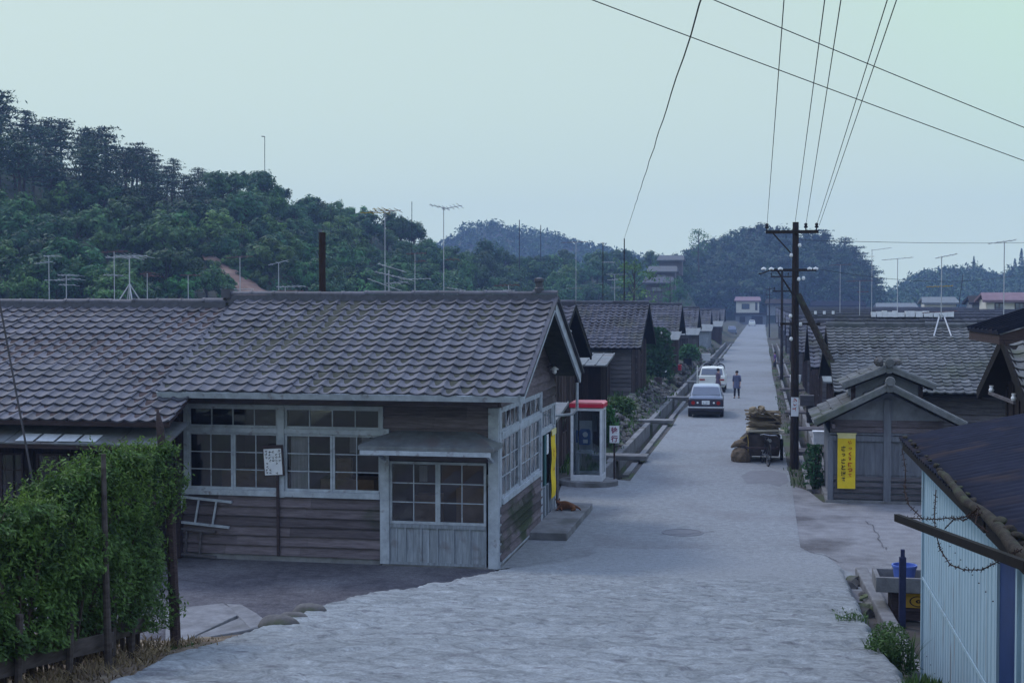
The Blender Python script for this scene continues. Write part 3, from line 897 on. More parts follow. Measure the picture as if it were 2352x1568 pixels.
def window(parent, o, u, n, u0, u1, z0, z1, leaves, cols, rows, fm='white_wood', fr=.055, mun=.018, depth=.05, glass='glass', name='window', missing=()):
    """frame with muntins (part) + one pane object (sub-part)"""
    o, u, n = Vector(o), Vector(u), Vector(n)
    b, g = MB(), MB()
    W = (u1 - u0) / leaves
    for k in range(leaves):
        a0, a1 = u0 + k * W, u0 + (k + 1) * W
        d0 = .004 * k + .012 * (k % 2)
        dd = (-.01 - d0, depth * .6 - d0)
        s = fr * .8
        b.obox(o, u, n, Z3, (a0 + .001, a0 + s), dd, (z0, z1)); b.obox(o, u, n, Z3, (a1 - s, a1 - .001), dd, (z0, z1))
        b.obox(o, u, n, Z3, (a0 + s, a1 - s), dd, (z0, z0 + s * 1.1)); b.obox(o, u, n, Z3, (a0 + s, a1 - s), dd, (z1 - s, z1))
        iu0, iu1, iz0, iz1 = a0 + s, a1 - s, z0 + s * 1.1, z1 - s
        for c in range(1, cols):
            x = iu0 + (iu1 - iu0) * c / cols
            b.obox(o, u, n, Z3, (x - mun / 2, x + mun / 2), (dd[0] + .012, dd[1] - .004), (iz0, iz1))
        for r in range(1, rows):
            z = iz0 + (iz1 - iz0) * r / rows
            b.obox(o, u, n, Z3, (iu0, iu1), (dd[0] + .014, dd[1] - .006), (z - mun / 2, z + mun / 2))
        for c in range(cols):
            for r in range(rows):
                if (k, c, r) in missing: continue
                x0, x1 = iu0 + (iu1 - iu0) * c / cols, iu0 + (iu1 - iu0) * (c + 1) / cols
                q0, q1 = iz0 + (iz1 - iz0) * r / rows, iz0 + (iz1 - iz0) * (r + 1) / rows
                t = rnd.uniform(-.004, .004)
                yv = dd[0] + .022
                g.add([o + u * x0 + n * (yv + t) + Z3 * q0, o + u * x1 + n * (yv - t) + Z3 * q0, o + u * x1 + n * (yv + t) + Z3 * q1, o + u * x0 + n * (yv - t) + Z3 * q1], [(0, 1, 2, 3)])
    f = b.build(name, fm, parent)
    g.build('pane', glass, f)
    return f

# ------------------------------------------------------------------ the shop at the corner
def make_shop():
    t = thing('corner_shop', 'weathered wooden corner shop with white framed windows and grey tiled roof', 'shop', (-8, 27, 0))
    fy, gx, xl, by = 24.19, -4.89, -11.3, 30.9
    fo = Vector((0, fy, 0)); fu, fn = X3, Vector((0, -1, 0))
    go = Vector((gx, 0, 0)); gu, gn = Y3, X3
    ry, zr, ey, ze, ey2 = 27.2, 5.13, 23.2, 3.36, 31.2
    sl = Vector((0, ry - ey, zr - ze)); L = sl.length; s = sl.normalized()
    # clapboards
    b = MB()
    clap(b, (xl, fy, 0), fu, fn, 4.14, .10, 1.24, .19)
    b.build('wall', 'board', t); b = MB()
    clap(b, (xl, fy, 0), fu, fn, 6.4, 3.06, 3.66, .19)
    clap(b, (-7.14, fy, 0), fu, fn, 2.12, 2.02, 3.06, .19)
    b.build('upper_wall', 'board', t); b = MB()
    clap(b, (gx, fy + .02, 0), gu, gn, 4.74, .12, 1.22, .19)
    b.build('side_wall', 'board', t); b = MB()
    for i in range(9):                                       # gable triangle, course by course
        z0 = 3.06 + i * .19
        hw = (zr - .12 - z0 - .19) / ((zr - ze) / (ry - ey))
        if hw > .1: clap(b, (gx, max(fy + .02, ry - hw), 0), gu, gn, min(by, ry + hw) - max(fy + .02, ry - hw), z0, z0 + .19, .19)
    clap(b, (gx, 28.95, 0), gu, gn, 1.95, 2.68, 3.06, .19)
    b.build('gable_wall', 'board', t)
    b = MB()
    b.box(xl, gx - .003, fy + .004, fy + .06, 3.06, 3.5); b.box(-7.14, -5.02, fy + .004, fy + .05, 2.02, 3.06); b.box(xl, -7.16, fy + .004, fy + .06, .0, 1.24)
    b.box(gx - .06, gx - .002, fy + .06, 28.9, .0, 1.22)
    b.xprism([(fy + .061, 3.06), (by, 3.06), (by, 3.40), (ry, zr - .08), (fy + .061, 3.62)], gx - .06, gx - .002)
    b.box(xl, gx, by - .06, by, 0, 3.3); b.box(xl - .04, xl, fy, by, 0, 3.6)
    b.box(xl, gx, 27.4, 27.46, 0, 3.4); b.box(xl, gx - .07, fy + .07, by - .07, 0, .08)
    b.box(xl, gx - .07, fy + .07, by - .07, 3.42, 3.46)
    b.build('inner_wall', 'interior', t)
    # white trim: posts, sills, rails
    b = MB()
    for x0, x1, z0, z1, d in ((-11.24, -11.15, 1.24, 3.05, .07), (-9.28, -9.14, 1.24, 3.05, .075), (-7.20, -7.02, .02, 2.62, .08), (-5.07, -4.87, .0, 3.05, .082), (-7.20, -7.14, 2.62, 3.05, .07)):
        b.obox(fo, fu, fn, Z3, (x0, x1), (-.03, d), (z0, z1))
    for x0, x1, z0, z1, d in ((-11.15, -9.28, 3.0, 3.05, .06), (-9.14, -7.20, 3.0, 3.05, .06), (-11.15, -9.28, 2.49, 2.59, .065), (-9.14, -7.20, 2.49, 2.59, .065), (-11.28, -9.281, 1.26, 1.37, .10), (-9.139, -7.201, 1.26, 1.37, .10)):
        b.obox(fo, fu, fn, Z3, (x0, x1), (-.03, d), (z0, z1))
    for y0, y1, z0, z1, d in ((fy, 24.36, .0, 3.05, .03), (26.25, 26.38, 1.24, 3.05, .05), (28.8, 28.93, .0, 3.05, .055), (30.45, 30.56, 0, 2.66, .05), (30.8, 30.9, 0, 2.66, .05)):
        b.obox(go, gu, gn, Z3, (y0, y1), (-.03, d), (z0, z1))
    for y0, y1, z0, z1, d in ((24.36, 26.25, 2.99, 3.05, .045), (26.38, 28.8, 2.99, 3.05, .045), (24.36, 26.25, 2.47, 2.58, .05), (26.38, 28.8, 2.47, 2.58, .05), (24.36, 28.8, 1.19, 1.30, .07), (28.93, 30.8, 2.05, 2.15, .05), (28.93, 30.8, 2.62, 2.70, .045), (24.36, 28.8, .06, .15, .05)):
        b.obox(go, gu, gn, Z3, (y0, y1), (-.03, d), (z0, z1))
    b.build('trim', 'white_wood', t, bevel=.004)
    # windows of the front
    window(t, fo, fu, fn, -11.15, -9.28, 2.59, 3.0, 1, 4, 1)
    window(t, fo, fu, fn, -9.14, -7.20, 2.59, 3.0, 1, 4, 1)
    window(t, fo, fu, fn, -11.15, -9.28, 1.37, 2.49, 2, 2, 3)
    window(t, fo, fu, fn, -9.14, -7.20, 1.37, 2.49, 2, 2, 3, missing=((1, 1, 0),))
    window(t, go, gu, gn, 24.36, 26.25, 2.58, 2.99, 1, 4, 1)
    window(t, go, gu, gn, 26.38, 28.8, 2.58, 2.99, 1, 4, 1)
    window(t, go, gu, gn, 24.36, 26.25, 1.30, 2.47, 2, 2, 3)
    window(t, go, gu, gn, 26.38, 28.8, 1.30, 2.47, 2, 2, 3)
    window(t, go, gu, gn, 28.93, 30.45, 2.15, 2.62, 1, 4, 1)
    # front sliding doors
    for k in range(2):
        x0, x1 = -7.02 + k * .955, -7.02 + (k + 1) * .955
        d = window(t, fo, fu, fn, x0, x1 - (.01 if k else 0), .80, 2.0, 1, 2, 3, name='door', fr=.06)
        b = MB()
        slats(b, fo + X3 * x0, fu, fn, x1 - x0 - .004, .03, .79, .17, .03, .004)
        b.obox(fo, fu, fn, Z3, (x0 + .001, x1 - .003), (.045, .06), (.73, .80))
        b.obox(fo, fu, fn, Z3, (x0 + .001, x1 - .003), (.045, .058), (.02, .07))
        b.build('lower_panel', 'white_board', d)
    b = MB(); b.obox(fo, fu, fn, Z3, (-7.02, -5.12), (-.02, .03), (2.0, 2.06)); b.build('door_lintel', 'dark', t)
    # side doors, half open
    d = MB(); slats(d, (gx, 28.95, 0), gu, gn, .75, .04, .85, .19, .02, .004); slats(d, (gx, 29.75, 0), gu, gn, .68, .04, .85, .17, .03, .004)
    d = d.build('side_door', 'white_board', t)
    b = MB(); b.obox(go, gu, gn, Z3, (29.45, 29.7), (-.01, .02), (.85, 2.03)); b.build('door_curtain', mat('green_curtain', (.05, .13, .13), (.035, .09, .1), stretch=(5, 5, .5), bump=.2), t)
    b = MB(); b.obox(go, gu, gn, Z3, (29.72, 29.95), (.0, .03), (1.55, 2.0)); b.build('door_notice', 'paper', d)
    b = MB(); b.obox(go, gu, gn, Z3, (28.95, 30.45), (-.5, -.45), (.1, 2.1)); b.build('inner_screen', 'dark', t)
    # canopy over the door
    b = MB()
    zt, zf, yf = 2.60, 2.36, 23.42
    top = [(-6.85, fy, zt), (-5.35, fy, zt), (-4.83, yf, zf), (-7.42, yf, zf), (-7.55, fy, zf + .02), (-4.80, fy, zf + .02)]
    vs = top + [(x, y, z - .07) for x, y, z in top]
    b.add(vs, [(0, 1, 2, 3), (0, 3, 4), (1, 5, 2), (3, 2, 8, 9), (4, 3, 9, 10), (2, 5, 11, 8), (7, 6, 9, 8), (6, 10, 9), (7, 8, 11), (6, 7, 11, 10)])
    c = b.build('canopy', 'tin', t)
    b = MB(); b.box(-7.38, -4.88, yf - .015, yf + .03, zf - .16, zf - .075); b.beam((-7.1, fy, zf - .35), (-7.1, yf + .06, zf - .1), .05, .05); b.beam((-4.99, fy, zf - .35), (-4.99, yf + .06, zf - .1), .05, .05)
    b.build('fascia', 'white_wood', c)
    # roof
    rr = random.Random(31)
    b = MB()
    tiles(b, (-11.35, ey, ze), X3, s, 7.07, L, .29, .285, rr=rr)
    s2 = Vector((0, ry - ey2, zr - ze)).normalized()
    tiles(b, (-11.35, ey2, ze), X3, s2, 7.07, L, .29, .285, seg=4, rr=rr)
    r = b.build('roof', 'tile', t, smooth=False)
    b = MB(); ridge_cap(b, (-11.6, ry, zr + .17), (-4.22, ry, zr + .17), .12, .52, rr)
    b.box(-11.7, -11.5, ry - .13, ry + .13, zr + .02, zr + .22)
    b.lathe([(.10, 0), (.10, .1), (.075, .12), (.075, .22), (.10, .24), (.10, .30), (.02, .33)], (-4.62, ry, zr + .12), n=10)
    b.build('ridge_cap', 'tile', r)
    b = MB()
    for yy, sg in ((ey, s), (ey2, s2)):
        n = X3.cross(sg); n = n if n.z > 0 else -n
        b.obox(Vector((0, yy, ze)), X3, sg, n, (-11.3, -4.32), (.03, L - .01 if sg is s else L - .05), (-.09, -.005))
    b.build('roof_deck', 'soffit', r)
    b = MB()
    n = X3.cross(s); n = n if n.z > 0 else -n
    b.obox(Vector((0, ey, ze)), X3, s, n, (-11.35, -4.30), (-.03, .025), (-.13, -.01))
    b.build('eave_board', 'white_wood', r)
    b = MB()
    for yy, sg in ((ey, s), (ey2, s2)):
        n = X3.cross(sg); n = n if n.z > 0 else -n
        b.obox(Vector((0, yy, ze)), X3, sg, n, (-4.318, -4.27), (-.03, L - .04), (-.24, .0))
    b.build('bargeboard', 'white_wood', r)
    b = MB()
    for yy, sg in ((ey, s), (ey2, s2)):
        n = X3.cross(sg); n = n if n.z > 0 else -n
        b.obox(Vector((0, yy, ze)), X3, sg, n, (-4.27, -4.20), (-.04, L), (.005, .06))
    b.build('verge_cap', 'tile_old', r)
    # plinth, pipe, gable lamp
    b = MB(); b.box(xl, -7.2, fy - .03, fy + .05, -.05, .09); b.box(gx - .04, gx + .035, fy + .06, 30.9, -.05, .055); b.box(-7.16, -4.9, fy - .07, fy + .05, -.05, .018)
    b.build('plinth', 'concrete', t)
    b = MB(); b.tube([(-4.34, 31.0, 3.14), (-4.34, 31.0, 2.50), (-4.45, 31.0, 2.38), (-4.9, 30.92, 2.34)], .035, n=8); b.build('downpipe', 'white_wood', t)
    b = MB(); b.tube([(gx, 29.75, 3.55), (gx + .18, 29.75, 3.62), (gx + .2, 29.75, 3.52)], .012)
    l = b.build('gable_lamp', 'black', t)
    b = MB(); b.lathe([(.02, .06), (.10, 0), (.10, -.01), (.045, -.02), (.05, -.08), (.02, -.11)], (gx + .2, 29.75, 3.52), n=12); b.build('lamp_shade', 'ceramic', l)
    # things inside, seen through the glass
    b = MB()
    b.box(-9.06, -8.72, fy + .1, fy + .13, 1.37, 2.47)
    b.build('curtain', 'curtain', t)
    b = MB()
    M['counter'] = mat('shop_counter', (.22, .14, .09), (.14, .09, .06), scale=3)
    for nm, bx in (('counter', (-8.6, -7.5, 24.7, 25.3, .08, 1.55)), ('cabinet', (-10.9, -9.6, 25.2, 25.7, .08, 1.6)), ('cabinet', (-6.8, -6.3, 25.2, 25.6, .08, 1.2)), ('cabinet', (-5.9, -5.3, 25.0, 25.4, .08, 1.4)), ('till', (-8.3, -8.0, 24.8, 24.95, 1.552, 1.95))):
        b = MB(); b.box(*bx); b.build(nm, 'counter', t)

    for i, (x, z) in enumerate(((-8.2, 2.2), (-7.95, 2.25), (-7.8, 2.15), (-6.75, 1.65), (-5.4, 1.5))):
        b = MB(); b.box(x, x + .16, 25.34 + .01 * i, 25.37 + .01 * i, z - .2, z + .12); b.build('wall_notice', 'curtain', t)
    return t
make_shop()

# ------------------------------------------------------------------ row house joined to the shop on the left
def make_left_row():
    t = thing('row_house', 'long row house joined to the shop with the lower eave behind the hedge', 'house', (-20, 27, 0), 0, 'row houses of the settlement')
    rr = random.Random(41)
    ry, zr = 27.2, 4.97
    k = (5.13 - 3.36) / 4.0
    ey = 22.4; ze = zr - k * (ry - ey)
    sl = Vector((0, ry - ey, zr - ze)); L = sl.length; s = sl.normalized()
    b = MB()
    tiles(b, (-30, ey, ze), X3, s, 18.72, L, .29, .285, rr=rr)
    tiles(b, (-11.28, ey, ze), X3, s, .58, 1.1, .29, .285, rr=rr)
    s2 = Vector((0, -(ry - ey), zr - ze)).normalized()
    tiles(b, (-30, 2 * ry - ey, ze), X3, s2, 18.7, L, .29, .57, seg=4, rr=rr)
    r = b.build('roof', 'tile', t)
    b = MB(); ridge_cap(b, (-30, ry, zr + .17), (-11.62, ry, zr + .17), .12, .55, rr); b.build('ridge_cap', 'tile', r)
    n = X3.cross(s)
    n2 = -X3.cross(s2)
    b = MB(); b.obox(Vector((0, ey, ze)), X3, s, n, (-30, -11.37), (.03, L), (-.09, -.005)); b.obox(Vector((0, ey, ze)), X3, s, n, (-11.37, -10.74), (.03, 1.1), (-.09, -.005))
    b.obox(Vector((0, 2 * ry - ey, ze)), X3, s2, n2, (-30, -11.42), (.03, L - .06), (-.09, -.005))
    b.build('roof_deck', 'wood', r)
    b = MB(); b.obox(Vector((0, ey, ze)), X3, s, n, (-30, -10.72), (-.02, .03), (-.11, -.008)); b.build('eave_board', 'wood', r)
    # pent roof of boards and tin below the eave
    b = MB()
    a, c = Vector((0, 23.3, 2.74)), Vector((0, 22.25, 2.40))
    d = (a - c); LL = d.length; d.normalize(); nn = X3.cross(d)
    x = -30
    while x < -10.75:
        x1 = min(-10.7, x + rr.uniform(.55, .9))
        b.obox(c, X3, d, nn, (x, x1 - .01), (-.02 * rr.random(), LL), (0, .025 + .012 * rr.random()))
        x = x1
    p = b.build('pent_roof', 'tin', t)
    b = MB(); b.obox(c, X3, d, nn, (-30, -10.68), (.0, .05), (-.09, -.002)); b.build('fascia', 'wood', p)
    b = MB()
    x = -13.75
    for i in range(4):
        b.obox(c, X3, d, nn, (x + i * .42, x + i * .42 + .36), (.02 + .01 * i, .36), (.045, .055))
    b.build('bright_patch', mat('new_tin', (.5, .53, .55), (.36, .38, .4), scale=5, rough=.5), p)
    b = MB()
    slats(b, (-30, 23.3, 0), X3, -Y3, 18.6, .05, 3.2, .2)
    b.box(-30, -11.36, 23.305, 23.36, 0, 3.2); b.box(-30, -11.36, 31.1, 31.2, 0, 3.0)
    b.box(-11.44, -11.36, 23.36, 31.1, 0, 3.0)
    b.build('wall', 'board_dark', t)
    for i, x in enumerate((-17.2, -15.2, -13.9, -12.6)):
        window(t, (0, 23.26, 0), X3, -Y3, x, x + 1.0, 1.15, 2.1, 2, 1, 3, fm='wood', glass='glass')
    b = MB(); b.box(-11.55, -11.38, 23.18, 23.29, 0, 2.6); b.box(-11.37, -11.27, 24.0, 24.17, 0, 3.1); b.build('post', 'wood', t)
    b = MB(); b.box(-11.7, -11.3, 23.26, 23.29, 1.2, 2.0); b.build('shutter', 'sheet_grey', t)
make_left_row()

# ------------------------------------------------------------------ the rows of the settlement
def row_house(label, side, xg, yr, half, zr, ze, zb, length, seg=5, wall='slat', front='board_grey', tile='tile_old', tw=.3, ct=.3, lean=False, ins=False, seed=1, ov=.5, amp=1.0):
    rr = random.Random(seed)
    t = thing('row_house', label, 'house', (xg, yr, zb), 0, 'row houses of the settlement')
    u = X3 * side                       # from the far end towards the street side gable
    x1 = xg + (ov if side < 0 else -ov)
    x0 = xg - length if side < 0 else xg + length
    xa, xb = min(x0, x1), max(x0, x1)
    b = MB()
    ns = []
    for sg in (-1, 1):
        ye = yr + sg * half
        sl = Vector((0, yr - ye, zr - ze)); L = sl.length; s = sl.normalized()
        if sg < 0: tiles(b, (xa, ye, ze), X3, s, xb - xa, L, tw, ct, seg=seg, rr=rr, amp=amp)
        else: tiles(b, (xa, ye, ze), X3, s, xb - xa, L, tw * 2, ct * 2, seg=4, rr=rr)
        n = X3.cross(s); n = n if n.z > 0 else -n
        ns.append((ye, s, n, L))
    r = b.build('roof', tile, t)
    b = MB(); ridge_cap(b, (xa, yr, zr + .16), (xb, yr, zr + .16), .12, .6, rr); b.build('ridge_cap', tile, r)
    b = MB()
    for ye, s, n, L in ns:
        b.obox(Vector((0, ye, ze)), X3, s, n, (xa + .05, xb - .05), (.03, L - .05), (-.09, -.005))
    b.build('roof_deck', 'dark', r)
    b = MB()
    xe0, xe1 = (x1 - .05, x1 + .0) if side < 0 else (x1, x1 + .05)
    for ye, s, n, L in ns:
        b.obox(Vector((0, ye, ze)), X3, s, n, (xe0, xe1), (-.02, L - .04), (-.14, .015))
    b.build('bargeboard', 'dark', r)
    # walls
    wy0, wy1 = yr - half + .55, yr + half - .55
    k = (zr - ze) / half
    b = MB()
    gn = X3 if side < 0 else -X3
    zt = lambda y: zr - .1 - k * abs(y - yr)
    zm = ze + .25
    slats(b, (xg, wy0, 0), Y3, gn, wy1 - wy0, zb, zm, .28, .025, rr=rr)
    b.build('gable_wall', wall, t)
    b = MB()
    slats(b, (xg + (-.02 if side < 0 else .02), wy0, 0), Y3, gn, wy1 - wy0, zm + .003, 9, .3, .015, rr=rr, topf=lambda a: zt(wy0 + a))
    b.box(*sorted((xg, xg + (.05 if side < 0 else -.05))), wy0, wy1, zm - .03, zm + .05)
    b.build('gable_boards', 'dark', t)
    b = MB()
    fa, fb = (x0, xg) if side < 0 else (xg, x0)
    vis = 4.5
    if side < 0: clap(b, (max(fa, fb - vis), wy0, 0), X3, -Y3, min(vis, fb - fa), zb, ze + .2, .2, rr=rr)
    else: clap(b, (fa, wy0, 0), X3, -Y3, min(vis, fb - fa), zb, ze + .2, .2, rr=rr)
    b.box(fa + .03, fb - .03, wy0 + .003, wy0 + .06, zb - .3, ze + .22); b.box(fa + .03, fb - .03, wy1 - .06, wy1, zb - .3, ze + .22)
    b.box(*((x0, x0 + .06) if side < 0 else (x0 - .06, x0)), wy0 + .06, wy1 - .06, zb, ze + .3)
    b.box(*((xg - .08, xg - .022) if side < 0 else (xg + .022, xg + .08)), wy0 + .061, wy1 - .061, zb - .3, ze + .3)
    b.build('wall', front, t)
    gx = Vector((xg, 0, 0))
    for q in (0.28, .62):
        yc = wy0 + (wy1 - wy0) * q
        window(t, gx + gn * .035, Y3, gn, yc - .5, yc + .5, zb + .95, zb + 1.75, 2, 1, 2, fm='wood')
    if ins:
        b = MB()
        b.beam((xg + gn.x * .25, yr - .9, zm + .45), (xg + gn.x * .25, yr + .9, zm + .45), .07, .07)
        for yy in (yr - .55, yr + .1): b.beam((xg, yy, zm + .45), (xg + gn.x * .25, yy, zm + .45), .05, .05)
        c = b.build('cable_bracket', 'wood', t)
        for yy in (yr - .6, yr - .1, yr + .45):
            b = MB(); b.lathe([(.05, 0), (.07, .04), (.045, .08), (.07, .12), (.03, .16)], (xg + gn.x * .25, yy, zm + .49), n=8); b.build('insulator', 'ceramic', c)
    if lean:
        # lean-to over the street end of the front wall
        la, lb = (xg - 2.6, xg - .9) if side < 0 else (xg + .9, xg + 2.6)
        b = MB(); b.add([(la, wy0, ze - .1), (lb, wy0, ze - .1), (lb, wy0 - 1.5, ze - .62), (la, wy0 - 1.5, ze - .62)] + [(la, wy0, ze - .16), (lb, wy0, ze - .16), (lb, wy0 - 1.5, ze - .68), (la, wy0 - 1.5, ze - .68)],
                        [(3, 2, 1, 0), (4, 5, 6, 7), (0, 1, 5, 4), (1, 2, 6, 5), (2, 3, 7, 6), (3, 0, 4, 7)])
        l = b.build('lean_to', 'tin', t)
        b = MB(); slats(b, (la + .1, wy0 - 1.3, 0), X3, -Y3, lb - la - .2, zb, ze - .66, .2, rr=rr); slats(b, (lb - .1, wy0 - 1.3, 0), Y3, X3, 1.3, zb, ze - .6, .2, rr=rr); slats(b, (la + .1, wy0 - 1.3, 0), Y3, -X3, 1.3, zb, ze - .6, .2, rr=rr)
        b.build('lean_to_wall', 'slat', l)
    return t

row_house('row house just behind the corner shop with insulators under its dark gable', -1, -5.95, 38.6, 3.8, 5.0, 3.35, .15, 26, ins=True, seed=51)
row_house('row house with pale clapboard front above the stone embankment', -1, -6.0, 65, 4.4, 5.05, 3.0, .75, 34, lean=True, seed=52, wall='slat')
row_house('second row house up the left side, next to the tall dark shrub', -1, -6.0, 92.5, 4.4, 5.0, 2.95, .72, 30, lean=True, seed=53, seg=4, ct=.4, tw=.4)
row_house('third row house up the left side of the street beyond the shrub', -1, -6.0, 118, 4.4, 4.72, 2.8, .6, 30, lean=True, seed=54, seg=4, ct=.5, tw=.5)
row_house('fourth row house up the left side of the street', -1, -6.0, 147, 4.4, 4.38, 2.55, .3, 28, seed=55, seg=4, ct=.6, tw=.6)
row_house('fifth row house up the left side of the street', -1, -6.0, 176, 4.4, 4.25, 2.4, .2, 28, seed=56, seg=4, ct=.6, tw=.6)
row_house('row house farthest up the left side before the two storey building', -1, -6.2, 208, 4.6, 4.3, 2.4, .2, 26, seed=57, seg=4, ct=.7, tw=.7)
row_house('long tiled row house behind the wash house and leaning pole brace', 1, 2.5, 42.6, 5.0, 4.30, 2.55, .1, 17, seed=61, lean=False, seg=6, wall='slat', tile='tile_right', tw=.25, ct=.25, amp=.55)
row_house('second row house up the right side of the street', 1, 2.5, 60, 4.4, 4.22, 2.4, .1, 20, seed=62, seg=4, ct=.4, tw=.4, lean=True)
row_house('third row house up the right side with white patches on its ridge', 1, 2.5, 78, 4.4, 4.25, 2.4, .1, 26, seed=63, seg=4, ct=.45, tw=.45, lean=True)
row_house('fourth row house up the right side of the street', 1, 2.5, 96, 4.4, 4.3, 2.4, .1, 32, seed=64, seg=4, ct=.6, tw=.6)
row_house('fifth row house up the right side of the street', 1, 2.5, 116, 4.4, 4.36, 2.4, .1, 42, seed=65, seg=4, ct=.8, tw=.8)
row_house('sixth row house up the right side of the street', 1, 2.5, 138, 4.4, 4.42, 2.4, .1, 50, seed=66, seg=4, ct=.9, tw=.9)
row_house('seventh row house up the right side of the street', 1, 2.5, 164, 4.4, 4.5, 2.4, .1, 60, seed=67, seg=4, ct=1.0, tw=1.0)
row_house('row house farthest up the right side of the street', 1, 2.5, 196, 4.6, 4.55, 2.4, .1, 60, seed=68, seg=4, ct=1.2, tw=1.2)

def outhouse(label, x0, x1, y0, y1, z0, zlo, zhi, roof='tin', wall='slat', group='sheds beside the rows'):
    t = thing('outhouse', label, 'shed', ((x0 + x1) / 2, (y0 + y1) / 2, z0), 0, group)
    b = MB()
    slats(b, (x0, y0, 0), X3, -Y3, x1 - x0, z0 - .2, zlo, .2); slats(b, (x1, y0, 0), Y3, X3, y1 - y0, z0 - .2, zlo, .2); slats(b, (x0, y0, 0), Y3, -X3, y1 - y0, z0 - .2, zlo, .2); slats(b, (x0, y1, 0), X3, Y3, x1 - x0, z0 - .2, zhi - .08, .2)
    b.build('wall', wall, t)
    b = MB()
    a = .25
    v = [(x0 - a, y0 - a, zlo), (x1 + a, y0 - a, zlo), (x1 + a, y1 + a, zhi), (x0 - a, y1 + a, zhi)]
    b.add(v + [(x, y, z + .05) for x, y, z in v], [(3, 2, 1, 0), (4, 5, 6, 7), (0, 1, 5, 4), (1, 2, 6, 5), (2, 3, 7, 6), (3, 0, 4, 7)])
    k = int((x1 - x0 + 2 * a) / .35)
    for i in range(k + 1):
        x = x0 - a + .02 + i * (x1 - x0 + 2 * a - .04) / k
        b.beam((x, y0 - a, zlo + .06), (x, y1 + a, zhi + .06), .035, .03)
    b.build('roof', roof, t)
    b = MB(); b.box(x0 + .25, x0 + .95, y0 - .045, y0 - .022, z0, z0 + 1.65); b.build('door', 'board_dark', t)
    return t
outhouse('lean-to shed with pale tin roof behind the shop corner post', -7.4, -5.1, 31.35, 32.9, 0, 2.15, 2.45, roof='tin', wall='board_grey')
outhouse('wooden outhouse with grey tin roof above the phone booth', -6.7, -5.3, 43.4, 45.4, .3, 2.95, 3.25, roof='tin', wall='board_dark')
outhouse('small shed at the gable of the second left row house', -6.9, -5.4, 83.5, 86, .7, 2.75, 3.2, wall='slat')
outhouse('small shed at the gable of the third left row house', -6.9, -5.3, 108, 111, .6, 2.5, 3.0, wall='board_grey')
outhouse('pale walled shed far up the left side of the street', -7.2, -5.2, 134, 138, .4, 2.3, 2.9, wall='white_board')
outhouse('shed beside the fifth left row house far up the street', -7.0, -5.0, 162, 167, .2, 2.3, 2.9, wall='slat')
outhouse('small shed between the first two right row houses', 2.5, 4.0, 50, 52, .1, 2.1, 2.5, wall='slat')
outhouse('small shed between the second and third right row houses', 2.5, 4.1, 68, 70, .1, 2.2, 2.6, wall='slat')
outhouse('small shed between the third and fourth right row houses', 2.5, 4.3, 86, 89, .1, 2.2, 2.6, wall='board_grey')

# white patches lying on the third right ridge
b = MB(); rr = random.Random(3)
x = 6.2
while x < 10.6:
    w = rr.uniform(.18, .45)
    b.box(x, x + w, 77.72, 78.28, 4.32 + rr.uniform(-.03, .0), 4.60 + rr.uniform(-.05, .06)); x += w + rr.choice((0.005, 0.01, .05))
for x in (3.0, 3.5, 4.0): b.box(x, x + .13, 77.8, 78.2, 4.46, 4.64)
pr = [o for o in bpy.data.objects if o.get('label') == 'third row house up the right side with white patches on its ridge'][0]
b.build('ridge_plaster', 'ceramic', pr)
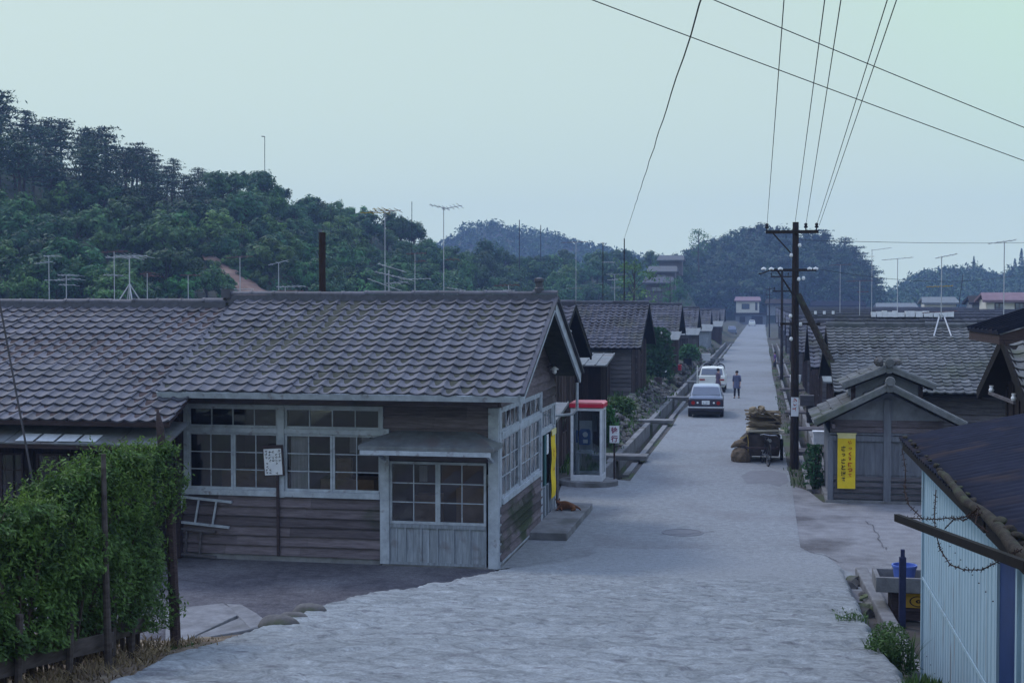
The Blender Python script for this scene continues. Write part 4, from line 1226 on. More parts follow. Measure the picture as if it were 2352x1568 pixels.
# ------------------------------------------------------------------ wash house with the two tier roof
def make_wash():
    t = thing('wash_house', 'small plastered wash house with two tier tiled roof and yellow banner post', 'wash house', (3.05, 34, 0))
    fy, x0, x1, xc, by = 34.0, 1.72, 4.45, 3.12, 37.3
    zr, ze, hw = 2.95, 2.03, 1.80
    rr = random.Random(71)
    k = (zr - ze) / hw
    b = MB()
    roofs = [((fy - .55, by + .3), zr, ze, hw)]
    def gable_roof(y0, y1, zr, ze, hw, name, par, ct=.27, xc=xc):
        b = MB(); ca = MB(); dk = MB()
        for sg in (-1, 1):
            sl = Vector((-sg * hw, 0, zr - ze)); L = sl.length; s = sl.normalized()
            o = Vector((xc + sg * hw, y0, ze))
            tiles(b, o, Y3, s, y1 - y0, L, .27, ct, seg=6, rr=rr, amp=.7)
            n = Y3.cross(s); n = n if n.z > 0 else -n
            dk.obox(Vector((xc + sg * hw, 0, ze)), Y3, s, n, (y0 + .03, y1 - .03), (.02, L - .05), (-.10, -.01))
            ca.tube([o + n * .06 + Y3 * .05, o + n * .06 + s * L + Y3 * .05], .06, n=8)       # verge roll
            ca.obox(Vector((xc + sg * hw, 0, ze)), Y3, s, n, (y0 - .03, y0 + .028), (-.02, L), (-.05, .05))
        r = b.build(name, 'tile_moss', par)
        dk.build('roof_deck', 'dark', r)
        ca.build('verge', 'tile_moss', r, smooth=False)
        b = MB(); ridge_cap(b, (xc, y0 - .06, zr + .13), (xc, y1, zr + .13), .09, .4, rr)
        b.lathe([(.0, 0), (.11, .0), (.125, .04), (.10, .08), (.0, .09)], (xc, y0 - .13, zr + .16), n=10, axis='Y')
        b.build('ridge_cap', 'tile_moss', r)
        return r
    gable_roof(fy - .55, by + .3, zr, ze, hw, 'roof', t)
    # monitor
    mx, m0, m1 = 1.0, fy + .55, by - .6
    b = MB(); b.prism([(xc - .80, zr - .6), (xc + .85, zr - .6), (xc + .85, 2.98), (xc + .05, 3.30), (xc - .80, 2.98)], m0, m1)
    mo = b.build('monitor', 'plaster', t)
    for xx in (xc - .86, xc + .80):
        b = MB(); b.box(xx, xx + .11, m0 - .03, m0 + .05, 2.5, 2.97); b.build('monitor_post', 'wood', mo)
    gable_roof(m0 - .35, m1 + .3, 3.38, 2.92, 1.12, 'monitor_roof', t, xc=xc + .05)
    b = MB(); b.blob((xc - .20, m0 - .25, 3.56), .13, seed=2, n=9, m=6, jit=.12); b.blob((xc + .22, m0 - .28, 3.56), .12, seed=4, n=9, m=6, jit=.12, sq=(1.3, 1, .7))
    b.build('roof_ornament', 'stone', mo)
    # walls
    b = MB()
    b.prism([(x0, 1.72), (x1, 1.72), (x1, ze + .10), (xc, zr - .14), (x0, ze + .10)], fy + .03, by)
    b.build('gable_wall', 'plaster', t)
    b = MB(); clap(b, (x0, fy + .03, 0), X3, -Y3, x1 - x0, 1.78, 2.08, .13); b.box(x0 + .02, x0 + .10, fy - .45, fy + .02, 1.92, 2.02)
    b.build('boarding', 'board', t)
    b = MB()
    b.box(x0, x1, fy + .04, fy + .10, .05, 1.72); b.box(x0, x0 + .06, fy + .10, by, .0, 2.1); b.box(x1 - .06, x1, fy + .10, by, .0, 2.1)
    slats(b, (x0 + .02, fy + .04, 0), X3, -Y3, x1 - x0 - .04, .70, 1.55, .14, .014, .002)
    b.build('wall', 'sheet_grey', t)
    b = MB(); b.box(x0 - .04, x1, fy - .03, fy + .035, 1.56, 1.70); b.box(x0 - .04, x1, fy - .05, fy + .035, 1.725, 1.765); b.box(xc - .09, xc + .09, fy - .06, fy + .01, .0, 2.62); b.box(x0 - .06, x0 + .08, fy - .035, fy + .03, 0, 1.555); b.build('post', 'sheet_grey', t)
    b = MB()
    for i in range(4): b.box(x0 + .09, x1, fy - .01 - .004 * i, fy + .033, .10 + .155 * i, .20 + .155 * i)
    b.build('rail', 'board_grey', t)
    b = MB(); b.box(x0 - .1, x1, fy - .08, by, -.1, .06); b.build('plinth', 'concrete', t)
make_wash()
# yellow banners
def banner(label, o, u, n, w, h, text=True, seed=1):
    o, u, n = Vector(o), Vector(u), Vector(n)
    t = thing('banner', label, 'banner', o, 0, 'yellow road safety banners')
    b = MB()
    N = 10
    for i in range(N):
        z0, z1 = -h * i / N, -h * (i + 1) / N
        d0, d1 = .012 * math.sin(i * 1.3 + seed), .012 * math.sin((i + 1) * 1.3 + seed)
        b.add([o + n * d0 + Z3 * z0, o + u * w + n * d0 + Z3 * z0, o + u * w + n * d1 + Z3 * z1, o + n * d1 + Z3 * z1,
               o + n * (d0 - .004) + Z3 * z0, o + u * w + n * (d0 - .004) + Z3 * z0, o + u * w + n * (d1 - .004) + Z3 * z1, o + n * (d1 - .004) + Z3 * z1], [(0, 1, 2, 3), (7, 6, 5, 4), (0, 3, 7, 4), (1, 5, 6, 2)])
    b.build('cloth', 'yellow', t)
    b = MB(); b.obox(o, u, n, Z3, (-.02, w + .02), (-.012, .014), (-.01, .025)); b.obox(o, u, n, Z3, (0, w), (.0135, .0165), (-.11, -.012)); b.build('hem', mat('pale_banner_hem', (.66, .60, .30), (.58, .52, .25), scale=4, bump=0), t)
    if text:
        r, k = MB(), MB()
        fo = o + n * .018
        write_v(r, 'ゆっくり待って', fo + u * (w * .70) + Z3 * (-h * .165), u, Z3, h * .086, h * .098, small=(1, 6))
        write_v(k, 'さっさと渡る', fo + u * (w * .33) + Z3 * (-h * .265), u, Z3, h * .092, h * .115, small=(1,))
        r.build('red_text', 'red_ink', t); k.build('black_text', 'black_ink', t)
    else:
        r = MB(); scribble(r, o + n * .016 + u * (w * .5) - Z3 * (h * .3), u, Z3, 1, 6, w * .6, h * .09, 5, th=.02); r.build('red_text', 'red_ink', t)
    return t
banner('yellow banner with red and black lettering on the wash house front', (1.90, 33.93, 1.74), X3, -Y3, .44, 1.38)
banner('yellow banner hanging edge on by the shop side door', (-4.80, 30.0, 2.06), Y3, X3, .62, 1.58, text=False, seed=3)

# ------------------------------------------------------------------ tiled house at the right edge
def make_right_house():
    t = thing('tiled_house', 'dark gabled tiled house rising behind the dark blue shed roof', 'house', (4.4, 24.2, 0))
    yr, zr = 24.4, 4.42
    rr = random.Random(81)
    b = MB(); dk = MB(); bb = MB()
    for ye, ze in ((21.3, 3.0), (27.0, 3.3)):
        sl = Vector((0, yr - ye, zr - ze)); L = sl.length; s = sl.normalized()
        tiles(b, (4.2, ye, ze), X3, s, 7, L, .3, .3, seg=7, rr=rr)
        n = X3.cross(s); n = n if n.z > 0 else -n
        dk.obox(Vector((0, ye, ze)), X3, s, n, (4.26, 11), (.03, L - .05), (-.1, -.005))
        bb.obox(Vector((0, ye, ze)), X3, s, n, (4.17, 4.255), (-.02, L - .03), (-.16, .03))
    r = b.build('roof', 'tile_moss', t)
    dk.build('roof_deck', 'dark', r); bb.build('bargeboard', 'dark', r)
    b = MB(); ridge_cap(b, (4.15, yr, zr + .16), (11, yr, zr + .16), .12, .5, rr); b.build('ridge_cap', 'tile_moss', r)
    b = MB()
    slats(b, (4.62, 21.9, 0), Y3, -X3, 4.4, .0, 3.7, .3, .03, rr=rr, topf=lambda a: zr - .2 - abs(21.9 + a - yr) * .45)
    b.box(4.63, 4.70, 21.95, 26.3, 0, 3.2); b.box(4.7, 11, 21.95, 22.0, 0, 3.0); b.box(4.7, 11, 26.2, 26.3, 0, 3.0)
    b.build('wall', 'board_dark', t)
    b = MB(); b.beam((4.2, 23.2, 3.35), (4.2, 25.7, 3.35), .05, .05); b.build('cable_bracket', 'board_grey', t)
    b = MB()
    for y in (23.3, 25.5): b.lathe([(.035, 0), (.05, .04), (.03, .08), (.04, .12)], (4.2, y, 3.38), n=8)
    b.build('insulator', 'ceramic', t)
make_right_house()
def make_near_eave():
    t = thing('metal_roof_house', 'house at the right frame edge with only its dark metal eave corner showing', 'house', (6, 19.6, 0))
    b = MB()
    v = [(3.28, 19.4, 4.58), (3.28, 22.2, 4.58), (7.5, 22.2, 6.0), (7.5, 19.4, 6.0)]
    b.add(v + [(x, y, z + .05) for x, y, z in v], [(0, 1, 2, 3), (7, 6, 5, 4), (0, 4, 5, 1), (1, 5, 6, 2), (2, 6, 7, 3), (3, 7, 4, 0)])
    for i in range(8):
        y = 19.42 + i * .39
        b.beam((3.26, y, 4.64), (7.5, y, 6.06), .03, .03)
    b.build('roof', 'shed_roof', t)
    b = MB(); b.box(3.30, 3.36, 19.43, 22.17, 4.44, 4.575); b.beam((3.36, 19.45, 4.50), (7.5, 19.45, 5.9), .05, .16); b.build('fascia', 'wood', t)
    b = MB(); slats(b, (4.9, 19.6, 0), Y3, -X3, 2.4, 3.3, 4.9, .25); b.box(4.91, 7.5, 19.6, 22, 0, 5.0); b.build('wall', 'board_dark', t)
make_near_eave()

# ------------------------------------------------------------------ blue shed
def make_shed():
    t = thing('blue_shed', 'pale blue sheet metal shed with dark blue corrugated roof', 'shed', (2.0, 12, 0))
    x, y0, y1, zt = 2.02, 5.0, 17.1, 3.12
    b = MB()
    def corr(o, u, n, W, z0, z1, pitch=.19):
        k = int(W / pitch)
        pts = []
        for i in range(k):
            a = i * W / k; p = W / k
            pts += [(a, 0), (a + p * .74, 0), (a + p * .80, .010), (a + p * .93, .010)]
        pts.append((W, 0))
        vs = [o + u * a + n * d + Z3 * z for z in (z0, z1) for a, d in pts]
        m = len(pts)
        b.add(vs, [(i, i + 1, m + i + 1, m + i) for i in range(m - 1)])
    corr(Vector((x, y1, 0)), -Y3, -X3, y1 - 11.72, -.05, zt)
    b.build('wall', 'shed_wall', t); b = MB()
    corr(Vector((x, 10.82, 0)), -Y3, -X3, 5.8, -.05, zt)
    b.build('wall', 'shed_wall', t); b = MB()
    corr(Vector((7.5, y1 - .02, 0)), -X3, Y3, 5.48, -.05, 3.3)
    b.build('wall', 'shed_wall', t)
    for z_ in (1.55,):
        b = MB(); b.box(x - .022, x - .0105, 11.76, y1 - .06, z_, z_ + .035); b.build('sheet_seam', 'shed_wall', t)
    b = MB()
    for z_ in (.7, 1.57, 2.4):
        for k_ in range(13): b.blob((x - .012, 12.0 + k_ * .38, z_), .007, seed=k_, n=6, m=4, jit=.05)
    b.build('nail_heads', 'rust', t)
    b = MB(); b.box(x + .03, x + .08, y0, y1 - .05, 0, zt)
    b.build('inner_wall', 'dark', t)
    b = MB(); b.box(x - .01, x + .02, 10.86, 11.68, 0, zt); b.build('door', 'shed_blue', t)
    for yy0, yy1 in ((11.68, 11.74), (10.79, 10.86)):
        b = MB(); b.box(x - .035, x + .028, yy0, yy1, 0, zt); b.build('door_jamb', 'shed_wall', t)
    b = MB(); b.box(x - .025, x + .027, y1 - .05, y1 + .03, 0, zt); b.build('corner_post', 'shed_wall', t)
    # corrugated roof, ribs up the slope
    b = MB()
    k = .222
    pts = []
    yy = 4.5
    i = 0
    while yy < 17.62:
        pts.append((yy, .018 * math.sin(i * math.pi / 2))); yy += .05; i += 1
    xs2 = [1.76 + .5 * i for i in range(13)]
    vs = []
    for xx in xs2:
        for y, d in pts:
            vs.append((xx, y, 3.27 + (xx - 1.76) * k + d + .012 * fbm(xx, y, .8)))
    m = len(pts)
    b.add(vs, [(j * m + i, j * m + m + i, j * m + m + i + 1, j * m + i + 1) for j in range(len(xs2) - 1) for i in range(m - 1)])
    r = b.build('roof', 'shed_roof', t, smooth=True)
    sd = r.modifiers.new('sheet', 'SOLIDIFY'); sd.thickness = .012
    b = MB()
    b.beam((1.84, 11.2, 3.19), (1.84, 17.5, 3.19), .09, .12); b.beam((1.84, 4.6, 3.19), (1.84, 11.1, 3.19), .09, .12); b.beam((1.8, 17.5, 3.20), (7.5, 17.5, 4.46), .04, .09)
    b.build('eave_beam', 'dark', t)
    return t
make_shed()
b = MB()
rr = random.Random(17)
pts = [(1.74 + .03 * math.sin(i * 1.1), 13.6 - i * .42, 3.33 + .02 * math.sin(i * 2.3)) for i in range(21)]
b.tube(pts, [.034 + .0020 * i + .008 * math.sin(i * 1.9) for i in range(21)], n=9)
for i in range(26):
    y = 17.2 - i * .42; b.blob((1.78 + rr.uniform(-.02, .04), y, 3.32), rr.uniform(.03, .06), seed=i, n=6, m=4, jit=.3, sq=(.8, 1.6, .5))
for i in range(9):
    b.blob((1.78, 10.4 - i * .36 + rr.uniform(-.1, .1), 3.37), rr.uniform(.04, .07), seed=40 + i, n=7, m=5, jit=.35, sq=(1, 1.3, .6))
tag(b.build('rotting_log', 'bark', loc=(1.74, 10, 3.3), sub=1, smooth=True), 'rotting mossy log lying along the eave of the blue shed', 'log')
# arm with barbed wire
pA, pB = ray(2060, 1188), ray(2360, 1300)
A = Vector((0, 0, H)) + pA * (11.2 / pA.y); B = Vector((0, 0, H)) + pB * (8.1 / pB.y)
b = MB(); b.beam(A, B, .045, .06)
arm = tag(b.build('wire_arm', 'dark', loc=A), 'dark bar jutting from the blue shed eave with barbed wire coiled on it', 'bar')
def barbed(label, pts, seed, r=.0045):
    rr = random.Random(seed)
    b = MB()
    P2 = []
    for i in range(len(pts) - 1):
        a, c = Vector(pts[i]), Vector(pts[i + 1])
        for k in range(8):
            P2.append(a.lerp(c, k / 8))
    P2.append(Vector(pts[-1]))
    b.tube(P2, r, n=5)
    for i in range(1, len(P2) - 1):
        p = P2[i]
        if i % 2: continue
        for q in range(2):
            d = Vector((rr.uniform(-1, 1), rr.uniform(-1, 1), rr.uniform(-1, 1))).normalized() * .022
            b.tube([p - d, p + d], .003, n=4)
    tag(b.build('barbed_wire', 'rust', loc=pts[0]), label, 'barbed wire', 'strands of barbed wire by the shed')
def on(px, py, y):
    r = ray(px, py); return Vector((0, 0, H)) + r * (y / r.y)
def crv(pl, y0, y1):
    k = len(pl) - 1
    return [on(px, py, y0 + (y1 - y0) * i / k) for i, (px, py) in enumerate(pl)]
barbed('barbed wire strand twisted along the bar under the shed eave', crv([(2062, 1186), (2110, 1190), (2150, 1192), (2185, 1188), (2215, 1194), (2240, 1180), (2255, 1178)], 11.1, 9.8), 1)
barbed('barbed wire loop hanging in a deep curve before the blue door', crv([(2150, 1125), (2146, 1180), (2148, 1220), (2160, 1262), (2182, 1296), (2215, 1308), (2255, 1308), (2290, 1290), (2330, 1268), (2345, 1262)], 10.8, 8.6), 2)
barbed('barbed wire rising from the bar end beside the wash house rails', crv([(2072, 1030), (2080, 1080), (2078, 1130), (2088, 1160), (2120, 1192)], 11.4, 10.6), 3)
barbed('short kinked barbed wire rising above the middle of the bar', crv([(2170, 1214), (2190, 1192), (2226, 1184), (2248, 1165), (2240, 1200), (2270, 1222)], 10.4, 9.6), 4)

# ------------------------------------------------------------------ bucket on its stand, post
q = at_z(2072, 1437, 0)
b = MB(); b.box(q.x - .05, q.x + .05, q.y - .05, q.y + .05, -.02, 1.08); b.box(q.x - .03, q.x + .03, q.y - .03, q.y + .03, 1.08, 1.2)
tag(b.build('blue_post', mat('dark_blue_post', (.03, .035, .085), (.02, .024, .05), scale=6), loc=(q.x, q.y, 0), bevel=.006), 'dark blue square post in front of the bucket and crate', 'post')
sx, sy = q.x - .12, q.y + .35
t = thing('washing_trough', 'low concrete washing trough on a dark pedestal beside the blue shed', 'trough', (sx + .2, sy + .4, 0))
b = MB()
b.box(sx - .25, sx + .9, sy, sy + .07, .44, .68); b.box(sx - .25, sx + .9, sy + .72, sy + .79, .44, .68); b.box(sx - .25, sx - .18, sy + .07, sy + .72, .44, .68); b.box(sx + .83, sx + .9, sy + .07, sy + .72, .44, .68); b.box(sx - .18, sx + .83, sy + .07, sy + .72, .44, .50)
b.build('basin', 'concrete', t, bevel=.01)
b = MB(); b.box(sx, sx + .12, sy + .1, sy + .7, 0, .439); b.box(sx + .72, sx + .84, sy + .1, sy + .7, 0, .439); b.box(sx + .12, sx + .72, sy + .6, sy + .7, 0, .43); b.build('pedestal', 'wood', t)
t = thing('bucket', 'bright blue plastic bucket standing in the concrete washing trough', 'bucket', (sx + .22, sy + .35, .50))
b = MB(); b.lathe([(.0, 0), (.145, 0), (.185, .30), (.20, .30), (.20, .33), (.178, .33), (.175, .3), (.14, .02), (.0, .02)], (sx + .22, sy + .35, .50), n=24, caps=False); b.build('shell', 'bucket', t, smooth=False)
b = MB(); b.tube([(sx + .22 + .2 * math.cos(a), sy + .35 - .06 * math.sin(a), .81 - .10 * math.sin(a)) for a in [math.pi * i / 10 for i in range(11)]], .006, n=5); b.build('handle', 'chrome', t)
def crate(label, x0, x1, y0, y1, z0, z1, m, emblem):
    t = thing('crate', label, 'crate', ((x0 + x1) / 2, (y0 + y1) / 2, z0), 0, 'bottle crates under the trough')
    b = MB(); b.box(x0, x1, y0, y0 + .02, z0, z1); b.box(x0, x1, y1 - .02, y1, z0, z1); b.box(x0, x0 + .02, y0 + .02, y1 - .02, z0, z1); b.box(x1 - .02, x1, y0 + .02, y1 - .02, z0, z1); b.box(x0 + .02, x1 - .02, y0 + .02, y1 - .02, z0, z0 + .02)
    b.box(x0 - .01, x1 + .01, y0 - .012, y0 - .001, z1 - .04, z1); b.build('shell', m, t)
    if emblem:
        b = MB(); c = Vector(((x0 + x1) / 2, y0 - .001, (z0 + z1) / 2 - .01))
        for rx, w in ((.14, .022), (.045, .03)):
            K = 28
            o1 = [c + Vector((rx * math.cos(6.283 * i / K), -.003, rx * .62 * math.sin(6.283 * i / K))) for i in range(K)]
            o2 = [c + Vector(((rx - w) * math.cos(6.283 * i / K), -.003, (rx - w) * .62 * math.sin(6.283 * i / K))) for i in range(K)]
            b.add(o1 + o2, [(i, (i + 1) % K, K + (i + 1) % K, K + i) for i in range(K)])
        b.build('emblem', 'rust', t)
crate('yellow bottle crate with a dark oval ring emblem under the trough', sx + .17, sx + .65, sy + .06, sy + .40, .20, .43, mat('yellow_crate', (.40, .24, .03), (.32, .19, .025), scale=5, bump=0), True)
crate('dark brown crate lying under the yellow crate', sx + .17, sx + .66, sy + .05, sy + .42, .0, .19, 'wood', False)

# ------------------------------------------------------------------ telephone booth
def make_booth():
    X0, Y0 = -4.72, 36.0
    t = thing('phone_booth', 'glass telephone booth with a red roof edge and blue telephone inside', 'phone booth', (X0, Y0, .15))
    w, d, h, z0 = .44, .44, 2.02, .15
    b = MB()
    for sx in (-1, 1):
        for sy in (-1, 1):
            b.box(*sorted((X0 + sx * w, X0 + sx * (w - .075))), *sorted((Y0 + sy * d, Y0 + sy * (d - .075))), z0, z0 + h)
    for zz, hh in ((z0, .17), (z0 + h - .08, .08)):
        b.box(X0 - w + .075, X0 + w - .075, Y0 - d + .005, Y0 - d + .06, zz, zz + hh); b.box(X0 - w + .075, X0 + w - .075, Y0 + d - .06, Y0 + d - .005, zz, zz + hh)
        b.box(X0 - w + .005, X0 - w + .06, Y0 - d + .075, Y0 + d - .075, zz, zz + hh); b.box(X0 + w - .06, X0 + w - .005, Y0 - d + .075, Y0 + d - .075, zz, zz + hh)
    b.box(X0 + w - .05, X0 + w - .01, Y0 - .03, Y0 + .03, z0 + .17, z0 + h - .08)
    b.build('frame', 'alu', t, bevel=.008)
    b = MB(); e = .035; zt = z0 + h
    b.box(X0 - w - e, X0 + w + e, Y0 - d - e, Y0 + d + e, zt + .002, zt + .12); b.build('roof_band', 'red', t, bevel=.015)
    b = MB(); b.prism([(X0 - w - e, zt + .121), (X0 + w + e, zt + .121), (X0 + w - .02, zt + .16), (X0 - w + .02, zt + .16)], Y0 - d - e, Y0 + d + e); b.build('roof', 'pink_top', t)
    b = MB()
    a = .03
    for v in ([(-w + .075, -d + a), (w - .075, -d + a)], [(-w + .075, d - a), (w - .075, d - a)], [(-w + a, -d + .075), (-w + a, d - .075)], [(w - a, -d + .075), (w - a, d - .075)]):
        (xa, ya), (xb, yb) = v
        b.add([(X0 + xa, Y0 + ya, z0 + .17), (X0 + xb, Y0 + yb, z0 + .17), (X0 + xb, Y0 + yb, zt - .08), (X0 + xa, Y0 + ya, zt - .08)], [(0, 1, 2, 3)])
    b.build('glass_panel', 'phone_glass', t)
    b = MB(); b.box(X0 - .34, X0 + .1, Y0 - .05, Y0 + .37, z0 + .72, z0 + .76); b.box(X0 - .34, X0 - .30, Y0 + .0, Y0 + .37, z0, z0 + .72); b.box(X0 - .3, X0 + .06, Y0 + .33, Y0 + .37, z0 + .76, z0 + 1.6)
    b.build('shelf', 'alu', t)
    b = MB(); b.prism([(X0 - .28, z0 + .95), (X0 + .02, z0 + .95), (X0 + .02, z0 + 1.3), (X0 - .02, z0 + 1.38), (X0 - .24, z0 + 1.38), (X0 - .28, z0 + 1.3)], Y0 + .08, Y0 + .32)
    ph = b.build('telephone', 'blue_phone', t, bevel=.015)
    b = MB(); b.tube([(X0 - .32, Y0 + .05, z0 + 1.02), (X0 - .335, Y0 + .04, z0 + 1.12), (X0 - .335, Y0 + .04, z0 + 1.26), (X0 - .32, Y0 + .05, z0 + 1.36)], [.035, .022, .022, .035], n=8); b.build('handset', 'blue_phone', ph)
    b = MB(); b.lathe([(.075, 0), (.075, .012), (.06, .016)], (X0 - .1, Y0 + .078, z0 + 1.24), n=16, axis='Y'); b.box(X0 - .16, X0 - .03, Y0 + .07, Y0 + .079, z0 + 1.0, z0 + 1.1); b.build('dial', 'paper', ph)
    b = MB(); b.box(X0 - .2, X0 + .08, Y0 - .02, Y0 + .2, z0 + .762, z0 + .80); b.build('phone_book', 'paper', t)
    b = MB(); b.box(X0 + .06, X0 + .2, Y0 + .33, Y0 + .36, z0 + 1.3, z0 + 1.75); b.build('coin_notice', 'sheet_grey', t)
make_booth()

# ------------------------------------------------------------------ signs
t = thing('road_sign', 'white slow-driving sign on a thin post beside the phone booth', 'road sign', (-4.02, 36.2, 0))
b = MB(); b.tube([(-4.02, 36.2, -.05), (-4.02, 36.2, 1.62)], .025, n=8); b.build('post', 'rust', t)
b = MB(); b.box(-4.15, -3.88, 36.16, 36.18, 1.16, 1.64); b.build('board', 'paper', t)
b = MB(); write_v(b, '徐行', (-4.015, 36.157, 1.515), X3, Z3, .19, .235); b.build('text', mat('purple_lettering', (.22, .05, .10), (.16, .04, .08), scale=9, bump=0), t)
t = thing('notice_board', 'tilted white notice with handwriting hung between the shop windows', 'notice', (-9.3, 24.05, 1.9))
o = Vector((-9.52, 24.06, 1.66)); a = R(3.5)
u, w = Vector((math.cos(a), 0, math.sin(a))), Vector((-math.sin(a), 0, math.cos(a)))
b = MB(); b.obox(o, u, -Y3, w, (0, .42), (0, .02), (0, .60)); b.build('frame', 'wood', t)
b = MB(); b.obox(o, u, -Y3, w, (.02, .38), (.0201, .024), (.02, .53)); b.build('paper', 'paper', t)
b = MB(); scribble(b, o + u * .07 + w * .48 - Y3 * .0255, u, w, 5, 8, .068, .060, 9, th=.007, fill=.75); b.build('handwriting', 'black_ink', t)
b = MB(); b.beam((-9.26, 24.10, .1), (-9.26, 24.08, 1.7), .05, .04); b.build('stake', 'wood', t)

# ladders on the shop wall
def ladder(label, p, q, off, rungs, y, m='board_grey', lean=0):
    p, q = Vector(p), Vector(q)
    t = thing('ladder', label, 'ladder', (p + q) / 2 + Vector((0, 0, 0)), 0, 'ladders hung on the shop wall')
    d = (q - p).normalized()
    for a, c, nm in ((p, q, 'rail'), (p + off, q + off, 'rail')):
        b = MB(); b.beam(a, c, .05, .045); b.build(nm, m, t)
    for k in rungs:
        b = MB(); c = p + (q - p) * k; b.beam(c + off * .02 + Vector((.02, 0, 0)), c + off * .98 + Vector((.05, 0, 0)), .035, .03, up=Y3); b.build('rung', m, t)
fyw = 24.08
ladder('ladder hung sideways just under the left shop windows', (-11.5, fyw, .72), (-10.27, fyw, .63), Vector((.06, 0, .50)), (.12, .40, .70), fyw, 'white_wood')
ladder('ladder hung sideways low near the foot of the shop wall', (-11.5, fyw, .09), (-10.55, fyw, .03), Vector((.0, .0, .50)), (.30, .62), fyw)

# ------------------------------------------------------------------ utility poles
def pole(name, label, x, y, z0, ztop, arms, r=.14, group='utility poles along the street', detail=True, lean=0.0):
    t = thing(name, label, 'utility pole', (x, y, z0), 0, group)
    b = MB(); b.tube([(x, y, z0 - .3), (x + lean * .5, y, (z0 + ztop) / 2), (x + lean, y, ztop)], [r, r * .85, r * .68], n=12 if detail else 6); b.build('shaft', 'pole_wood', t)
    for (z, x0, x1, ins) in arms:
        b = MB(); b.box(x + x0, x + x1, y - .16, y - .08, z - .05, z + .05)
        if detail: b.beam((x + x0 * .75, y - .12, z - .04), (x - .05, y - .12, z - .75), .04, .04, up=Y3)
        c = b.build('crossarm', 'pole_wood', t)
        for xi in ins:
            b = MB(); b.lathe([(.018, 0), (.018, .06), (.055, .07), (.06, .11), (.035, .13), (.05, .16), (.045, .20), (.015, .22)], (x + xi, y - .12, z + .05), n=8 if detail else 5); b.build('insulator', 'ceramic' if detail == 2 else 'black', c)
    return t
px_, py_ = 1.0, 40.9
pl = pole('utility_pole', 'nearest dark wooden utility pole with braces and white plate', px_, py_, 0, 7.52, [(7.22, -.9, .68, (-.86, .3, .62))], detail=True)
for z, x0, x1, ins in ((6.06, -.75, .62, (-.7, -.4, .4, .55)),):
    b = MB(); b.box(px_ + x0, px_ + x1, py_ - .16, py_ - .09, z - .04, z + .04); b.beam((px_ - .55, py_ - .12, z), (px_ + .02, py_ - .12, z - .9), .05, .05, up=Y3)
    b.tube([(px_ - .75, py_ - .13, z), (px_ - 1.0, py_ - .15, z - .1), (px_ - 1.1, py_ - .2, z - .12)], .02)
    c = b.build('crossarm', 'pole_wood', pl)
    for xi in (-.95, -.72, -.45, .42, .6):
        b = MB(); b.tube([(px_ + xi - .07, py_ - .14, z + .02), (px_ + xi, py_ - .14, z + .05), (px_ + xi + .07, py_ - .14, z + .02)], [.03, .045, .03], n=7); b.build('insulator', 'ceramic', c)
for (dx, z) in ((.12, 6.75), (.1, 5.72), (.24, 5.75), (-.13, 6.45), (.16, 4.35), (-.14, 4.6), (-.12, 3.9)):
    b = MB(); b.lathe([(.02, 0), (.05, .03), (.05, .08), (.03, .12)], (px_ + dx, py_ - .13, z), n=8); b.build('insulator', 'ceramic', pl)
b = MB(); b.beam((px_ - .45, py_ - .1, 4.42), (px_ + .75, py_ - .1, 4.42), .07, .07); b.build('lower_bar', 'pole_wood', pl)
b = MB(); b.tube([(px_ - .04, py_ - .14, .2), (px_ - .05, py_ - .13, 3.2), (px_ - .02, py_ - .12, 6.8)], .018, n=6); b.build('conduit', 'rust', pl)
b = MB(); b.box(px_ - .11, px_ + .115, py_ - .165, py_ - .15, 1.60, 2.18); sp = b.build('street_plate', 'paper', pl)
b = MB(); scribble(b, (px_ + .0, py_ - .167, 2.09), X3, Z3, 1, 5, .16, .13, 6, th=.014, fill=1.0); b.build('plate_text', 'red_ink', sp)
b = MB(); b.tube([(px_ + .09, py_ - .03, 5.3), (px_ + .83, py_ - .85, 3.73), (px_ + 1.68, py_ - 1.8, 1.9), (px_ + 2.55, py_ - 2.85, .0)], [.10, .11, .12, .125], n=10)
b.build('brace', 'bark', pl)
far = [(1.3, 88, 7.2, 'second wooden utility pole up the right side of the street'), (1.15, 205, 7.8, 'third utility pole far up the right side of the street'),
       (1.1, 300, 8.6, 'utility pole farthest up the street by the two storey building')]
for x, y, zt, lb in far:
    pole('utility_pole', lb, x, y, 0, zt, [(zt - .35, -.75, .75, (-.7, .4, .7)), (zt - 1.3, -.6, .6, (-.5, .5))], r=.11, detail=False)
q = on(1434, 548, 90)
pole('utility_pole', 'thin cable pole rising beside the lone tree behind the left rows', q.x, q.y, .5, q.z, [], r=.06, detail=False)
for px, yt, yb, d, lb in ((946, 463, 560, 170, 'bare pole standing by the round tree on the hill'), (608, 314, 420, 185, 'thin lamp pole on the ridge of the wooded hill'), (1193, 505, 580, 230, 'bare pole in front of the far blue hill'), (1242, 517, 580, 250, 'shorter bare pole right of the pole before the far blue hill'),
                         (2212, 630, 700, 190, 'leaning bare pole beyond the right row houses'), (760, 480, 560, 165, 'bare pole on the hillside above the black chimney pipe')):
    a = on(px, yt, d); c = on(px, yb, d)
    b = MB(); b.tube([(c.x - (.9 if px == 2212 else 0), c.y, c.z - 3), (a.x, a.y, a.z)], .05 if d < 200 else .08, n=6)
    if px == 608: b.tube([(a.x, a.y, a.z), (a.x - .5, a.y, a.z + .05)], .07, n=5)
    tag(b.build('bare_pole', 'pole_wood', loc=(c.x, c.y, c.z)), lb, 'pole', 'bare poles in the distance')

